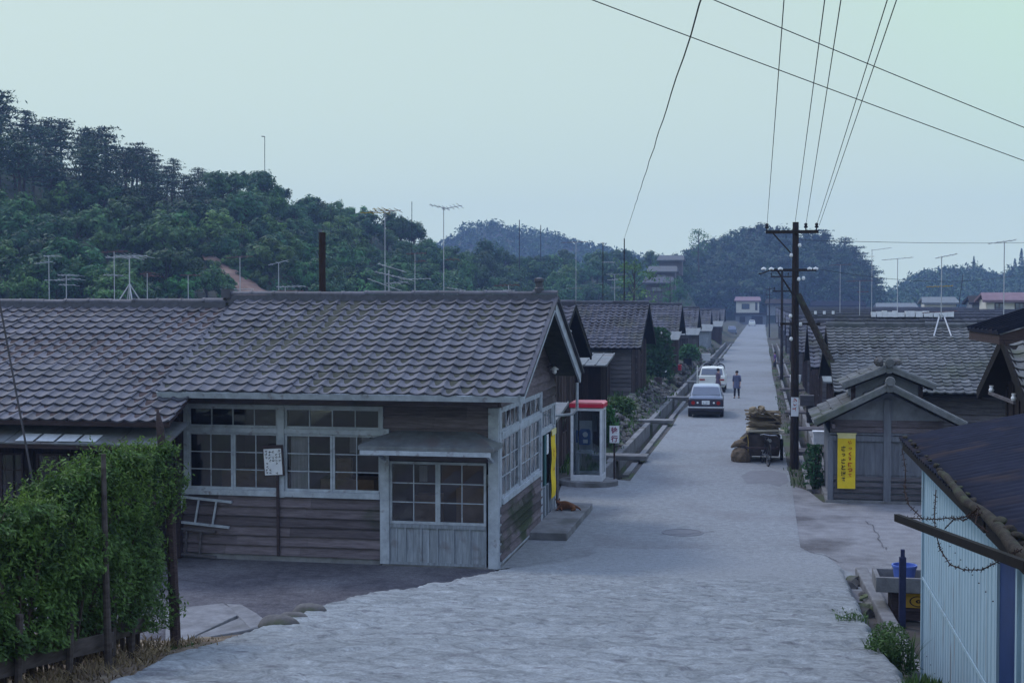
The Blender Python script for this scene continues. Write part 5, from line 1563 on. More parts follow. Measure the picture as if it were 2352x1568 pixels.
# ------------------------------------------------------------------ wires
def wire(label, pts, r, group='overhead wires'):
    b = MB(); b.tube(pts, r, n=5)
    return tag(b.build('overhead_wire', 'wire', loc=pts[len(pts) // 2]), label, 'wire', group)
def sag(a, c, s, n=14):
    a, c = Vector(a), Vector(c)
    return [a.lerp(c, i / n) - Z3 * (s * 4 * (i / n) * (1 - i / n)) for i in range(n + 1)]
nm = ['leftmost of the thin wires rising from the utility pole top', 'second from left of the thin wires rising from the pole top', 'middle one of the thin wires rising from the pole top', 'second from right of the thin wires rising from the pole top', 'rightmost of the thin wires rising from the pole top']
for i, (xs_, pxt) in enumerate(((-.86, 1800), (-.02, 1893), (.3, 1930), (.62, 2035), (.7, 2056))):
    st = Vector((px_ + xs_, py_ - .12, 7.42 if i != 1 else 7.5))
    q = on(pxt, 0, 14.9)
    d = q - st
    wire(nm[i], sag(st, st + d * 2.4, .05, 24), .0065)
for i, (x0, y0, x1, y1, d0, d1, lb) in enumerate(((1420, 0, 2352, 355, 16, 22, 'lower of the two dark wires crossing the upper right sky'), (1685, 0, 2352, 280, 16, 20, 'upper of the two dark wires crossing the upper right sky'))):
    a, c = on(x0, y0, d0), on(x1, y1, d1)
    dd = c - a
    wire(lb, sag(a - dd * 2.0, c + dd * 1.2, .12 if i == 0 else .10, 40), .0065)
a, c = on(1612, 0, 14), on(1434, 548, 90)
dd = (c - a)
pts = [(a - dd * .30).lerp(c, i / 60) for i in range(61)]
for i in range(1, 60):
    k = 1 - .75 * i / 60
    pts[i] = pts[i] + Vector((.012 * k * math.sin(i * 1.7), 0, .012 * k * math.cos(i * 2.3)))
wire('twisted dark cable slanting down the sky to the thin pole', pts, .0095)
a, c = on(0, 700, 17), on(74, 1100, 15.2)
dd = c - a
wire('dark stay cable slanting across the left row house roof', [a - dd * 1.2, c + dd * .75], .014, 'overhead wires')
a, c = on(1838, 551, 60), on(2420, 556, 90)
wire('faint thin wire stretched level across the right skyline', sag(a, c, .1), .012)
wire('lowest faint wire from the pole over the right row houses', sag((px_ + .6, py_, 6.1), on(2420, 610, 75), .6), .008)
# ------------------------------------------------------------------ vehicles
def body_loft(secs, par_y):
    """secs: (y, [(x,z)...half outline from bottom centre outwards to top centre])"""
    rings = []
    for y, half in secs:
        ring = [Vector((x, y, z)) for x, z in half] + [Vector((-x, y, z)) for x, z in reversed(half) if x > 1e-6]
        rings.append(ring)
    return rings
def wheel(par, x, y, r, w, hub='chrome'):
    b = MB(); b.lathe([(r * .55, -w / 2), (r * .93, -w / 2), (r, -w * .35), (r, w * .35), (r * .93, w / 2), (r * .55, w / 2)], (x, y, r), n=20, axis='X')
    t = b.build('wheel', 'rubber', par)
    s = 1 if x > wloc(par).x else -1
    b = MB(); b.lathe([(r * .6, -w * .4), (r * .6, w * .4)], (x + s * .012, y, r), n=16, axis='X'); b.build('rim', hub, t)

def sedan(label, cx, cy, w=1.58, Lg=4.0, paint='car_dark', rot=0):
    t = thing('parked_car', label, 'car', (cx, cy, 0))
    h = w / 2
    y0 = cy
    def sec(y, hb, zb, zt, crown):
        return (y0 + y, [(0, zb), (hb * .86, zb), (hb * .96, zb + .08), (hb, zb + (zt - zb) * .5), (hb * .98, zt - .07), (hb * .92, zt - .015), (hb * .6, zt + crown * .8), (0, zt + crown)])
    b = MB()
    b.loft(body_loft([sec(0, h * .93, .34, .84, .015), sec(.05, h * .98, .28, .875, .02), sec(.5, h, .24, .90, .02), sec(1.0, h, .22, .91, .01), (sec(2.6, h, .22, .91, .01)), sec(3.3, h, .24, .88, .03), sec(3.9, h * .96, .28, .80, .03), sec(Lg, h * .90, .34, .74, .02)], 0))
    bo = b.build('body', paint, t, smooth=False, bevel=.02)
    def cab(y, hb, ht, zt):
        return (y0 + y, [(0, .88), (hb, .88), ((hb + ht) / 2 + .01, (.88 + zt) / 2), (ht + .015, zt - .07), (ht - .04, zt - .015), (ht * .5, zt + .015), (0, zt + .02)])
    b = MB()
    b.loft(body_loft([cab(.62, h * .90, h * .86, .92), cab(1.02, h * .92, h * .76, 1.34), cab(1.3, h * .93, h * .74, 1.39), cab(2.1, h * .93, h * .74, 1.40), cab(2.4, h * .93, h * .76, 1.36), cab(2.95, h * .92, h * .88, .91)], 0))
    b.build('cabin', 'car_roof', t, bevel=.02)
    n = Vector((0, -.42, .40)).normalized()
    b = MB()
    def rp(x, y, z, off=.03): return (cx * 0 + x, y0 + y - off, z + off)
    b.add([rp(-h * .80, .665, .95), rp(h * .80, .665, .95), rp(h * .70, .985, 1.285), rp(-h * .70, .985, 1.285)], [(0, 1, 2, 3)])
    b.build('rear_window', 'car_glass', t)
    for s in (-1, 1):
        b = MB(); b.add([(s * h * .935, y0 + .95, .95), (s * h * .945, y0 + 2.75, .95), (s * h * .80, y0 + 2.38, 1.30), (s * h * .80, y0 + 1.15, 1.30)], [(0, 1, 2, 3)]); b.build('side_window', 'car_glass', t)
    b = MB(); b.box(-h * .90, h * .90, y0 - .012, y0 + .02, .56, .80); b.build('rear_panel', 'car_dark', t, bevel=.01)
    for s in (-1, 1):
        b = MB(); b.lathe([(.085, 0), (.085, .02), (.06, .035), (0, .04)], (s * h * .70, y0 - .052, .665), n=14, axis='Y'); tl = b.build('tail_light', 'tail_red', t)
        b = MB(); b.lathe([(.045, 0), (.04, .02), (0, .03)], (s * h * .45, y0 - .042, .675), n=10, axis='Y'); b.build('reverse_light', 'ceramic', t)
    b = MB(); b.box(-h * 1.0, h * 1.0, y0 - .10, y0 - .02, .42, .50); b.box(-h, -h + .06, y0 - .02, y0 + .3, .42, .5); b.box(h - .06, h, y0 - .02, y0 + .3, .42, .5); b.build('bumper', 'chrome', t, bevel=.02)
    b = MB(); b.box(-.17, .17, y0 - .03, y0 - .013, .595, .765); p = b.build('licence_plate', 'paper', t)
    b = MB(); scribble(b, (-.10, y0 - .032, .68), X3, Z3, 4, 3, .066, .05, 12, th=.012, fill=.9); b.build('plate_text', 'plate_ink', p)
    b = MB(); b.box(-h * .84, h * .84, y0 + .06, y0 + 3.8, .14, .30); b.build('underbody', 'black', t)
    for s in (-1, 1):
        for y in (.72, 3.2): wheel(t, s * (h - .09), y0 + y, .29, .17)
    return t
M['car_dark'] = mat('dark_maroon_paint', (.028, .022, .04), (.022, .018, .033), scale=3, rough=.25, bump=0, spec=.6)
M['car_roof'] = mat('silver_grey_paint', (.30, .34, .40), (.27, .31, .36), scale=3, rough=.3, bump=0, spec=.5)
M['car_trunk'] = mat('grey_paint_sky_sheen', (.16, .19, .26), (.14, .17, .23), scale=3, rough=.25, bump=0, spec=.6)  # distant car's own grey; on the sedan's boot lid it imitates reflected sky
M['car_white'] = mat('cream_white_paint', (.68, .69, .64), (.62, .63, .58), scale=3, rough=.4, bump=0)
M['car_glass'] = mat('reflective_glass', (.05, .07, .10), (.045, .06, .09), scale=2, rough=.05, bump=0, spec=1.0)
M['tail_red'] = mat('tail_lamp_red', (.30, .012, .01), (.24, .01, .01), scale=4, rough=.3, bump=0)
M['plate_ink'] = mat('plate_green_ink', (.10, .14, .16), (.08, .12, .14), scale=6, bump=0)
# local modelling round x = 0 then moved: parts are relative to the car's own origin
def move_thing(t, dx, rz=0):
    t.location.x += dx
    t.rotation_euler.z = rz
c1 = sedan('dark sedan with chrome bumper parked by the left ditch, seen from behind', 0, 58.3)
# boot lid: the sky's reflection put into the colour as pale blue grey
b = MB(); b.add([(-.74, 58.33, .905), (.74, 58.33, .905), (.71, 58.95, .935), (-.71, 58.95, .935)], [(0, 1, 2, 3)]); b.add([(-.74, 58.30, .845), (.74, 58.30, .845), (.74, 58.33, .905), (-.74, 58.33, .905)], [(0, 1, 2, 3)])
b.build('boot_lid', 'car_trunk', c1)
move_thing(c1, -2.42, R(1.5))

def wagon():
    y0 = 75.2
    t = thing('parked_wagon', 'white wagon with its back to us in front of the sedan', 'wagon', (0, y0, 0))
    h = .76
    def sec(y, hb, zb, zt): return (y0 + y, [(0, zb), (hb * .9, zb), (hb, zb + .1), (hb, zt - .2), (hb * .97, zt - .02), (hb * .7, zt + .01), (0, zt + .02)])
    b = MB(); b.loft(body_loft([sec(0, h * .97, .36, .93), sec(.06, h, .3, .96), sec(1.8, h, .28, .97), sec(3.0, h, .28, .93), sec(3.7, h * .95, .34, .80)], 0)); b.build('body', 'car_white', t, bevel=.02)
    def cab(y, hb, ht, zt): return (y0 + y, [(0, .94), (hb, .94), (ht + .02, zt - .07), (ht - .03, zt - .01), (0, zt + .02)])
    b = MB(); b.loft(body_loft([cab(.08, h * .95, h * .93, .98), cab(.32, h * .95, h * .80, 1.40), cab(1.6, h * .95, h * .80, 1.43), cab(2.1, h * .95, h * .81, 1.38), cab(2.7, h * .94, h * .9, .96)], 0)); b.build('cabin', 'car_white', t, bevel=.02)
    b = MB(); b.add([(-h * .80, y0 + .055, 1.01), (h * .80, y0 + .055, 1.01), (h * .74, y0 + .225, 1.355), (-h * .74, y0 + .225, 1.355)], [(0, 1, 2, 3)]); b.build('rear_window', 'car_glass', t)
    for s in (-1, 1):
        b = MB(); b.box(*sorted((s * h * .92, s * h * .52)), y0 - .03, y0 + .02, .70, .78); b.build('tail_light', 'tail_red', t)
        for y in (.6, 2.9): wheel(t, s * (h - .1), y0 + y, .29, .17)
        b = MB(); b.box(*sorted((s * h * .93, s * h * .52)), y0 + .10, y0 + .13, .12, .42); b.build('mud_flap', 'rubber', t)
    b = MB(); b.box(-h, h, y0 - .09, y0 - .02, .44, .52); b.build('bumper', 'chrome', t, bevel=.02)
    b = MB(); b.box(-h * .8, h * .8, y0 + .14, y0 + 3.5, .16, .30); b.build('underbody', 'black', t)
    b = MB(); b.box(-h - .10, -h - .05, y0 + .1, y0 + .15, .28, 1.52); b.box(-h - .05, -h + .01, y0 + .1, y0 + .14, .34, .38); b.box(-h - .05, -h + .04, y0 + .1, y0 + .14, .9, .94); b.build('side_rail', 'car_white', t)
    move_thing(t, -2.78, 0)
wagon()
def far_car(label, x, y, rz, paint):
    t = thing('distant_car', label, 'car', (x, y, 0), 0, 'cars far up the street')
    b = MB(); b.loft([[Vector((x + sx * w, y + yy, z)) for sx, w, z in ((-1, .76, .25), (1, .76, .25), (1, .78, .6), (1, .70, .85), (-1, .70, .85), (-1, .78, .6))] for yy in (0, .1, 3.6, 3.8)]); b.build('body', paint, t, bevel=.04)
    b = MB(); b.loft([[Vector((x + sx * w, y + yy, z)) for sx, w, z in ((-1, .70, .84), (1, .70, .84), (1, wt, zt), (-1, wt, zt))] for yy, wt, zt in ((.6, .68, .88), (1.0, .56, 1.36), (2.2, .56, 1.36), (2.8, .68, .88))]); b.build('cabin', paint, t, bevel=.04)
    b = MB(); b.add([(x - .58, y + .64, .95), (x + .58, y + .64, .95), (x + .5, y + .93, 1.28), (x - .5, y + .93, 1.28)], [(0, 1, 2, 3)]); b.build('windscreen', 'car_glass', t)
    for s in (-1, 1):
        for yy in (.65, 3.0): wheel(t, x + s * .68, y + yy, .29, .16)
    t.rotation_euler.z = rz
far_car('small white car at the far end of the street', -2.3, 316, 0, 'car_white')
far_car('grey car parked half off the road far up on the left', -5.0, 225, 0, 'car_trunk')

# ------------------------------------------------------------------ bicycle, cart, loads
def bicycle(label, x, y, rz, scale=1.0):
    t = thing('bicycle', label, 'bicycle', (0, 0, 0))
    for yy in (-.52, .52):
        b = MB(); b.ring((0, yy, .33), .315, .02, axis='X', n=28); wh = b.build('wheel', 'rubber', t)
        b = MB(); b.ring((0, yy, .33), .29, .009, axis='X', n=28, m=4)
        for k in range(10):
            a = k * math.pi / 5 + .1; b.tube([(0, yy, .33), (0, yy + .29 * math.cos(a), .33 + .29 * math.sin(a))], .003, n=4)
        b.build('rim', 'dull_rim', wh)
    b = MB()
    for p, q in (((0, -.52, .33), (0, -.38, .82)), ((0, -.40, .76), (0, .08, .72)), ((0, -.42, .66), (0, .08, .30)), ((0, .08, .30), (0, .20, .80)), ((0, .08, .30), (0, .52, .33)), ((0, .52, .33), (0, .17, .70)), ((0, -.38, .82), (0, -.35, .95))): b.tube([p, q], .016, n=6)
    b.build('frame', 'black', t)
    b = MB(); b.tube([(-.27, -.22, .93), (-.2, -.36, .97), (0, -.35, .95), (.2, -.36, .97), (.27, -.22, .93)], .012, n=6); b.build('handlebar', 'chrome', t)
    b = MB(); b.loft([[Vector((w * c, yv, .82 + .03 * s)) for c, s in ((-1, 0), (-.6, 1), (.6, 1), (1, 0), (.5, -1), (-.5, -1))] for yv, w in ((.06, .03), (.16, .05), (.30, .10), (.36, .08))]); b.build('saddle', 'black', t)
    b = MB()
    for yy in (-.52, .52):
        b.tube([(0, yy + .35 * math.cos(a), .33 + .35 * math.sin(a)) for a in [.2 + i * .3 for i in range(9)]], .018, n=5)
    b.build('mudguard', 'black', t)
    b = MB(); b.lathe([(.05, 0), (.05, .05), (.03, .08)], (0, -.50, .80), n=10, axis='Y'); b.build('lamp', 'chrome', t)
    b = MB(); b.ring((0, .08, .30), .08, .012, axis='X', n=14, m=4); b.tube([(-.1, .08, .30), (.1, .08, .30)], .012); b.tube([(.1, .08, .3), (.1, .14, .18)], .01); b.tube([(-.1, .08, .3), (-.1, .02, .42)], .01); b.box(.07, .15, .1, .18, .16, .19); b.box(-.15, -.07, -.02, .06, .41, .44); b.build('crank', 'chrome', t)
    t.location = (x, y, 0); t.rotation_euler = (0, R(5), rz)
    return t
bicycle('black bicycle leaning before the loaded handcart', .12, 41.62, R(10))
def cart():
    X, Y = 0.05, 42.6
    t = thing('handcart', 'dark loaded handcart standing on the road by the utility pole', 'cart', (X, Y, 0))
    b = MB(); b.box(X - .60, X + .52, Y - .45, Y + 1.05, .44, .50)
    b.beam((X - .5, Y - .9, .5), (X - .5, Y + 1.1, .5), .06, .07); b.beam((X + .45, Y - .9, .5), (X + .45, Y + 1.1, .5), .06, .07); b.beam((X - .5, Y - .88, .5), (X + .45, Y - .88, .5), .05, .05)
    b.build('bed', 'wood', t)
    for s, x in ((-1, X - .66), (1, X + .60)):
        b = MB(); b.lathe([(.26, -.05), (.33, -.05), (.345, -.02), (.345, .02), (.33, .05), (.26, .05)], (x, Y + .3, .345), n=22, axis='X', caps=False); wh = b.build('wheel', 'rubber', t)
        b = MB(); b.lathe([(.05, -.06), (.05, .06)], (x, Y + .3, .345), n=10, axis='X')
        for k in range(8):
            a = k * math.pi / 4; b.tube([(x, Y + .3, .345), (x, Y + .3 + .27 * math.cos(a), .345 + .27 * math.sin(a))], .008, n=4)
        b.build('spokes', 'alu', wh)
    b = MB(); b.box(X - .62, X + .5, Y - .06, Y + .02, .16, .24); b.tube([(X - .66, Y + .3, .345), (X + .6, Y + .3, .345)], .025); b.build('axle', 'rust', t)
    # tarpaulin draped over the cargo
    b = MB()
    rings = []
    rr = random.Random(4)
    for y, k in ((Y - .52, .98), (Y - .50, 1.0), (Y, 1.04), (Y + .6, 1.03), (Y + 1.1, 1.0), (Y + 1.12, .96)):
        ring = []
        for x, z in ((-.60, .20), (-.72, .40), (-.68, .66), (-.50, .84), (-.25, .90), (.1, .92), (.42, .90), (.52, .82), (.54, .50), (.50, .24), (.2, .28), (-.2, .22)):
            ring.append(Vector((X + x * k + rr.uniform(-.02, .02), y + rr.uniform(-.015, .015), z + rr.uniform(-.015, .015))))
        rings.append(ring)
    b.loft(rings); b.build('tarpaulin', mat('dark_tarpaulin', (.06, .047, .04), (.028, .022, .02), scale=4, rough=.8, bump=.4), t)
    b = MB(); b.tube([(X - .60, Y - .53, .78), (X - .48, Y - .545, .87), (X - .45, Y - .56, .65), (X - .46, Y - .55, .36)], .014); b.tube([(X - .6, Y - .53, .78), (X - .72, Y + .2, .70)], .014); b.build('rope', 'ant_yellow', t)
    b = MB(); b.lathe([(.05, 0), (.06, .03), (.02, .05)], (X + .13, Y - .62, .76), n=10, axis='Y'); b.build('lamp', 'chrome', t)
cart()
def bundle(label, x, y, z, dims, seed, m, cat='bundle'):
    rr = random.Random(seed)
    b = MB()
    for i in range(dims[3]):
        L = dims[0] * rr.uniform(.6, 1.0)
        a = rr.uniform(-.12, .12)
        cx, cy, cz = x + rr.uniform(-.06, .06), y + rr.uniform(0, dims[1]), z + .04 + (dims[2] - .06) * i / dims[3]
        d = Vector((math.cos(a), math.sin(a) * .4, rr.uniform(-.10, .10))); c = Vector((cx, cy, cz))
        b.beam(c - d * L / 2, c + d * L / 2, rr.uniform(.10, .22), rr.uniform(.018, .05))
    return tag(b.build('bundle', m, loc=(x, y, z)), label, cat, 'loads on the handcart')
M['straw'] = mat('straw_boards', (.27, .215, .135), (.14, .105, .07), scale=5, stretch=(1, 4, 4), bump=.4, var=.45)
M['board_pale'] = mat('pale_cardboard', (.46, .42, .33), (.36, .32, .25), scale=4, bump=.2, var=.25)
b = MB(); rr = random.Random(2)
b.obox(Vector((0, 42.15, .93)), Vector((1, 0, -.04)), Y3, Z3, (-.48, .72), (0, 1.1), (0, .05)); b.obox(Vector((0, 42.05, .985)), Vector((1, 0, .03)), Y3, Z3, (-.40, .55), (0, .9), (0, .06))
tag(b.build('cardboard_sheets', 'board_pale', loc=(.1, 42.4, .93)), 'pale flattened cardboard lying on top of the handcart tarpaulin', 'cardboard', 'loads on the handcart')
bundle('bundle of split straw boards heaped on the handcart', .06, 42.1, 1.03, (1.15, .95, .60, 40), 5, 'straw')
b = MB()
b.add([(.05, 41.95, 1.76), (.66, 42.15, 1.26), (.52, 42.75, 1.24), (-.05, 42.6, 1.64)] + [(.03, 41.95, 1.72), (.64, 42.15, 1.22), (.50, 42.75, 1.20), (-.07, 42.6, 1.60)], [(0, 1, 2, 3), (7, 6, 5, 4), (0, 4, 5, 1), (1, 5, 6, 2), (2, 6, 7, 3), (3, 7, 4, 0)])
b.blob((-.26, 42.1, 1.60), .16, seed=3, n=8, m=5, jit=.3); b.blob((.0, 42.1, 1.68), .13, seed=5, n=8, m=5, jit=.3); b.blob((.52, 42.3, 1.28), .12, seed=8, n=8, m=5, jit=.3)
tag(b.build('straw_mat', 'straw', loc=(.2, 42.4, 1.5)), 'folded straw mat thrown over the heap topmost on the handcart', 'mat', 'loads on the handcart')
def sack(label, x, y, z, r, h, seed, m, lean=0):
    rr = random.Random(seed)
    b = MB(); rings = []
    for k, (f, zz) in enumerate(((.75, 0), (1.0, .06), (1.08, .35), (1.0, .65), (.72, .84), (.3, .92), (.42, 1.0))):
        rings.append([Vector((x + lean * zz * h + r * f * math.cos(a) * (1 + rr.uniform(-.08, .08)), y + r * .8 * f * math.sin(a) * (1 + rr.uniform(-.08, .08)), z + zz * h)) for a in [6.283 * i / 12 for i in range(12)]])
    b.loft(rings)
    return b
M['sack'] = mat('hemp_sacking', (.17, .125, .085), (.10, .075, .05), scale=9, bump=.5, var=.2)
t = tag(sack('', -.62, 42.2, 0, .30, .52, 3, 'sack').build('sack', 'sack', loc=(-.62, 42.2, 0)), 'bulging brown sack standing at the left wheel of the handcart', 'sack', 'sacks by the handcart')
b = MB(); b.tube([(-.95, 42.15, .46), (-.8, 42.18, .56), (-.6, 42.2, .60), (-.38, 42.2, .58)], [.03, .10, .15, .12], n=9); tag(b.build('sack', 'sack', loc=(-.65, 42.2, .5)), 'pointed sack lying across the standing sack', 'sack', 'sacks by the handcart')

# ------------------------------------------------------------------ people (bodies grown with a skin modifier)
def skin_body(name, joints, edges, m, parent, levels=1):
    me = bpy.data.meshes.new(name)
    o = bpy.data.objects.new(name, me)
    COL.objects.link(o)
    o.parent = parent
    me.from_pydata([j[0] for j in joints], edges, [])
    me.update()
    me.materials.append(M[m] if isinstance(m, str) else m)
    md = o.modifiers.new('skin', 'SKIN')
    md.use_smooth_shade = True
    if not me.skin_vertices: me.attributes.new('skin_vertex', 'FLOAT', 'POINT')
    for sv, j in zip(me.skin_vertices[0].data, joints):
        sv.radius = (j[1], j[1] if len(j) < 3 else j[2])
    me.skin_vertices[0].data[0].use_root = True
    sd = o.modifiers.new('sub', 'SUBSURF'); sd.levels = levels; sd.render_levels = levels
    return o
def _ensure_skin(me):
    pass
def person(label, x, y, z, ht, face, top, bottom, stride=.12, dress=True, arm=(.10, .10)):
    """figure facing +Y before turning; built at unit scale 1.6 m and scaled"""
    k = ht / 1.6
    t = thing('person', label, 'person', (0, 0, 0))
    J, E = [], []
    def j(x, y, z, r): J.append((Vector((x, y, z)) * k, r * k)); return len(J) - 1
    pel = j(0, 0, .86, .105); wa = j(0, .005, 1.0, .10); ch = j(0, .0, 1.18, .115); nb = j(0, -.005, 1.33, .06); nk = j(0, .01, 1.39, .045); hd = j(0, .02, 1.47, .075); tp = j(0, .015, 1.55, .06)
    E += [(pel, wa), (wa, ch), (ch, nb), (nb, nk), (nk, hd), (hd, tp)]
    fingers = []
    for s in (-1, 1):
        st = stride * s
        hp = j(.085 * s, 0, .80, .085); kn = j(.09 * s, st * .7 + .02, .46, .052); an = j(.095 * s, st, .09, .035); he = j(.095 * s, st + .03, .04, .035); to = j(.105 * s, st + .15, .03, .026)
        E += [(pel, hp), (hp, kn), (kn, an), (an, he), (he, to)]
        sh = j(.155 * s, 0, 1.29, .052); el = j(.215 * s, -st * arm[0] * 4 - .02, 1.03, .038); wr = j(.225 * s, -st * arm[1] * 6 + .05, .80, .026); pm = j(.225 * s, -st * arm[1] * 6 + .075, .745, .026)
        E += [(nb, sh), (sh, el), (el, wr), (wr, pm)]
        for q, (dx, dy, ln) in enumerate(((0, -.022, .06), (0, -.007, .072), (0, .008, .068), (0, .022, .055))):
            a = j(.222 * s + dx, -st * arm[1] * 6 + .08 + dy, .70, .0085); c = j(.218 * s, -st * arm[1] * 6 + .085 + dy, .70 - ln, .0075)
            E += [(pm, a), (a, c)]
        a = j(.20 * s, -st * arm[1] * 6 + .105, .735, .009); c = j(.19 * s, -st * arm[1] * 6 + .115, .70, .008); E += [(pm, a), (a, c)]
    # one continuous skinned body
    bo = skin_body('body', J, E, 'skin', t, 1)
    # features of the face
    b = MB(); c = Vector((0, .02, 1.475)) * k
    b.lathe([(.0, -.06), (.035, -.05), (.084, .0), (.086, .05), (.06, .095), (.0, .11)], (0, -.005 * k, 1.495 * k), n=12)
    b.v = [Vector((p.x, p.y * 1.1 - .012 * k, p.z)) if True else p for p in b.v]
    b.v = [Vector((p.x * k if False else p.x, p.y, p.z)) for p in b.v]
    b.build('hair', 'hair', t)
    b = MB()
    for s in (-1, 1): b.blob((.03 * k * s, .098 * k, 1.475 * k), .010 * k, seed=1, n=6, m=4, jit=0)
    b.build('eye', 'black', t)
    b = MB(); b.loft([[Vector((x_, y_, z_)) * k for x_, y_, z_ in ((-.012, .09, 1.47 + d), (.012, .09, 1.47 + d), (0, .09 + e, 1.47 + d))] for d, e in ((.012, .008), (-.03, .028))]); b.build('nose', 'skin', t)
    b = MB(); b.box(-.02 * k, .02 * k, .086 * k, .096 * k, 1.413 * k, 1.422 * k); b.build('mouth', 'tail_red', t)
    b = MB()
    for s in (-1, 1): b.blob((.082 * k * s, .01 * k, 1.47 * k), .02 * k, seed=2, n=6, m=4, jit=0, sq=(.4, .8, 1.2))
    b.build('ear', 'skin', t)
    # clothing follows the body
    prof = [(.225, .57), (.205, .70), (.175, .86), (.14, 1.0), (.155, 1.16), (.165, 1.25), (.13, 1.32), (.062, 1.365)] if dress else [(.155, .80), (.15, .9), (.135, 1.0), (.15, 1.16), (.165, 1.25), (.13, 1.32), (.062, 1.365)]
    b = MB()
    rr = random.Random(len(label))
    rings = []
    for r, z_ in prof:
        rings.append([Vector((r * 1.05 * math.cos(a), r * .72 * math.sin(a) * (1 + .06 * math.sin(a * 6) * (z_ < .8)), z_)) * k for a in [6.283 * i / 20 for i in range(20)]])
    b.loft(rings, caps=False)
    for s in (-1, 1):
        st = stride * s
        b.tube([Vector((.10 * s, 0, 1.30)) * k, Vector((.165 * s, 0, 1.285)) * k, Vector((.205 * s, -st * arm[0] * 2.6, 1.12)) * k, Vector((.218 * s, -st * arm[0] * 4 - .015, .98)) * k], [.05 * k, .07 * k, .062 * k, .058 * k], n=10)
    b.build('dress' if dress else 'jacket', top, t, smooth=True)
    b = MB()
    for s in (-1, 1):
        st = stride * s
        b.tube([Vector((.08 * s, 0, .88)) * k, Vector((.088 * s, 0, .78)) * k, Vector((.09 * s, st * .7 + .02, .46)) * k, Vector((.095 * s, st, .12)) * k], [.09 * k, .098 * k, .066 * k, .052 * k], n=10)
    b.build('trousers', bottom, t, smooth=True)
    for s in (-1, 1):
        st = stride * s
        b = MB(); b.loft([[Vector((.10 * s + w * c_, st + yy, h_ * (.5 + .5 * s_))) * k for c_, s_ in ((-1, -1), (1, -1), (1, .2), (.6, 1), (-.6, 1), (-1, .2))] for yy, w, h_ in ((-.04, .03, .07), (.0, .042, .08), (.1, .046, .055), (.18, .03, .035))]); b.build('shoe', 'black', t)
    t.location = (x, y, z); t.rotation_euler = (0, 0, face)
    return t
M['dress_grey'] = mat('blue_grey_smock', (.11, .12, .20), (.075, .085, .14), scale=10, bump=.1)
M['dress_purple'] = mat('purple_brown_smock', (.11, .085, .13), (.075, .06, .09), scale=10, bump=.1)
M['dress_violet'] = mat('violet_top', (.12, .07, .22), (.09, .05, .16), scale=10, bump=.1)
M['dark_cloth'] = mat('dark_work_trousers', (.025, .025, .04), (.018, .018, .028), scale=10, bump=.1)
person('person in a blue grey smock and dark trousers walking up the road centre', -1.30, 71.0, .006, 1.47, R(168), 'dress_grey', 'dark_cloth', .13)
person('person in a purple smock standing behind the dark sedan and before the wagon', -2.36, 73.2, .006, 1.48, R(-60), 'dress_purple', 'dark_cloth', .04)
person('person in a violet top standing at the right road edge far up', 1.02, 104.5, -.02, 1.35, R(100), 'dress_violet', 'dark_cloth', .06, dress=False)
b = MB()
t = thing('parked_bicycle', 'dark bicycle parked at the left road edge beyond the wagon', 'bicycle', (0, 0, 0))
bz = [o for o in bpy.data.objects if o.name == 'bicycle'][0]
for ch in list(bz.children):
    c = ch.copy(); COL.objects.link(c); c.parent = t
    for g_ in list(ch.children):
        d_ = g_.copy(); COL.objects.link(d_); d_.parent = c
t.location = (-3.45, 97.5, 0); t.rotation_euler = (0, 0, R(70))

# ------------------------------------------------------------------ dog lying on the step
M['dog'] = mat('brown_fur', (.13, .055, .025), (.085, .035, .016), scale=14, bump=.4, c3=(.17, .08, .035), scale3=5)
def dog():
    X, Y, Z = -4.55, 30.6, .16
    t = thing('dog', 'brown dog lying curled on the concrete step by the side door', 'dog', (X, Y, Z))
    J, E = [], []
    def j(x, y, z, r): J.append((Vector((x, y, z)), r)); return len(J) - 1
    hip = j(.24, .0, .15, .14); mid = j(.05, .04, .155, .15); chs = j(-.14, .03, .16, .145); nk = j(-.24, -.02, .22, .085); hd = j(-.27, -.09, .28, .075); mz = j(-.25, -.19, .255, .042); ns = j(-.245, -.235, .25, .028)
    E += [(hip, mid), (mid, chs), (chs, nk), (nk, hd), (hd, mz), (mz, ns)]
    th = j(.22, -.14, .10, .09); hk = j(.34, -.17, .05, .04); ft = j(.18, -.22, .035, .035); E += [(hip, th), (th, hk), (hk, ft)]
    fl = j(-.16, -.12, .07, .05); fw = j(-.12, -.24, .04, .035); fp = j(-.10, -.31, .035, .03); E += [(chs, fl), (fl, fw), (fw, fp)]
    f2 = j(-.24, -.08, .07, .05); f3 = j(-.26, -.22, .04, .035); f4 = j(-.25, -.30, .035, .03); E += [(chs, f2), (f2, f3), (f3, f4)]
    ta = j(.36, .02, .10, .04); tb = j(.46, -.04, .05, .03); tc_ = j(.50, -.14, .035, .025); E += [(hip, ta), (ta, tb), (tb, tc_)]
    skin_body('body', J, E, 'dog', t, 2)
    b = MB()
    for s in (-1, 1):
        b.loft([[Vector((X - .27 + s * .06 + w * c_, Y - .08 + .015 * s_, Z + zz)) for c_, s_ in ((-1, 0), (0, 1), (1, 0), (0, -1))] for zz, w in ((.325, .028), (.37, .018), (.40, .005))])
    b.build('ear', 'dog', t)
    b = MB(); b.blob((X - .245, Y - .262, Z + .256), .016, seed=1, n=6, m=4, jit=0); b.build('nose', 'black', t)
    t.scale = (.72, .72, .72)
    t.location = (-4.52, 30.45, .16)
dog()

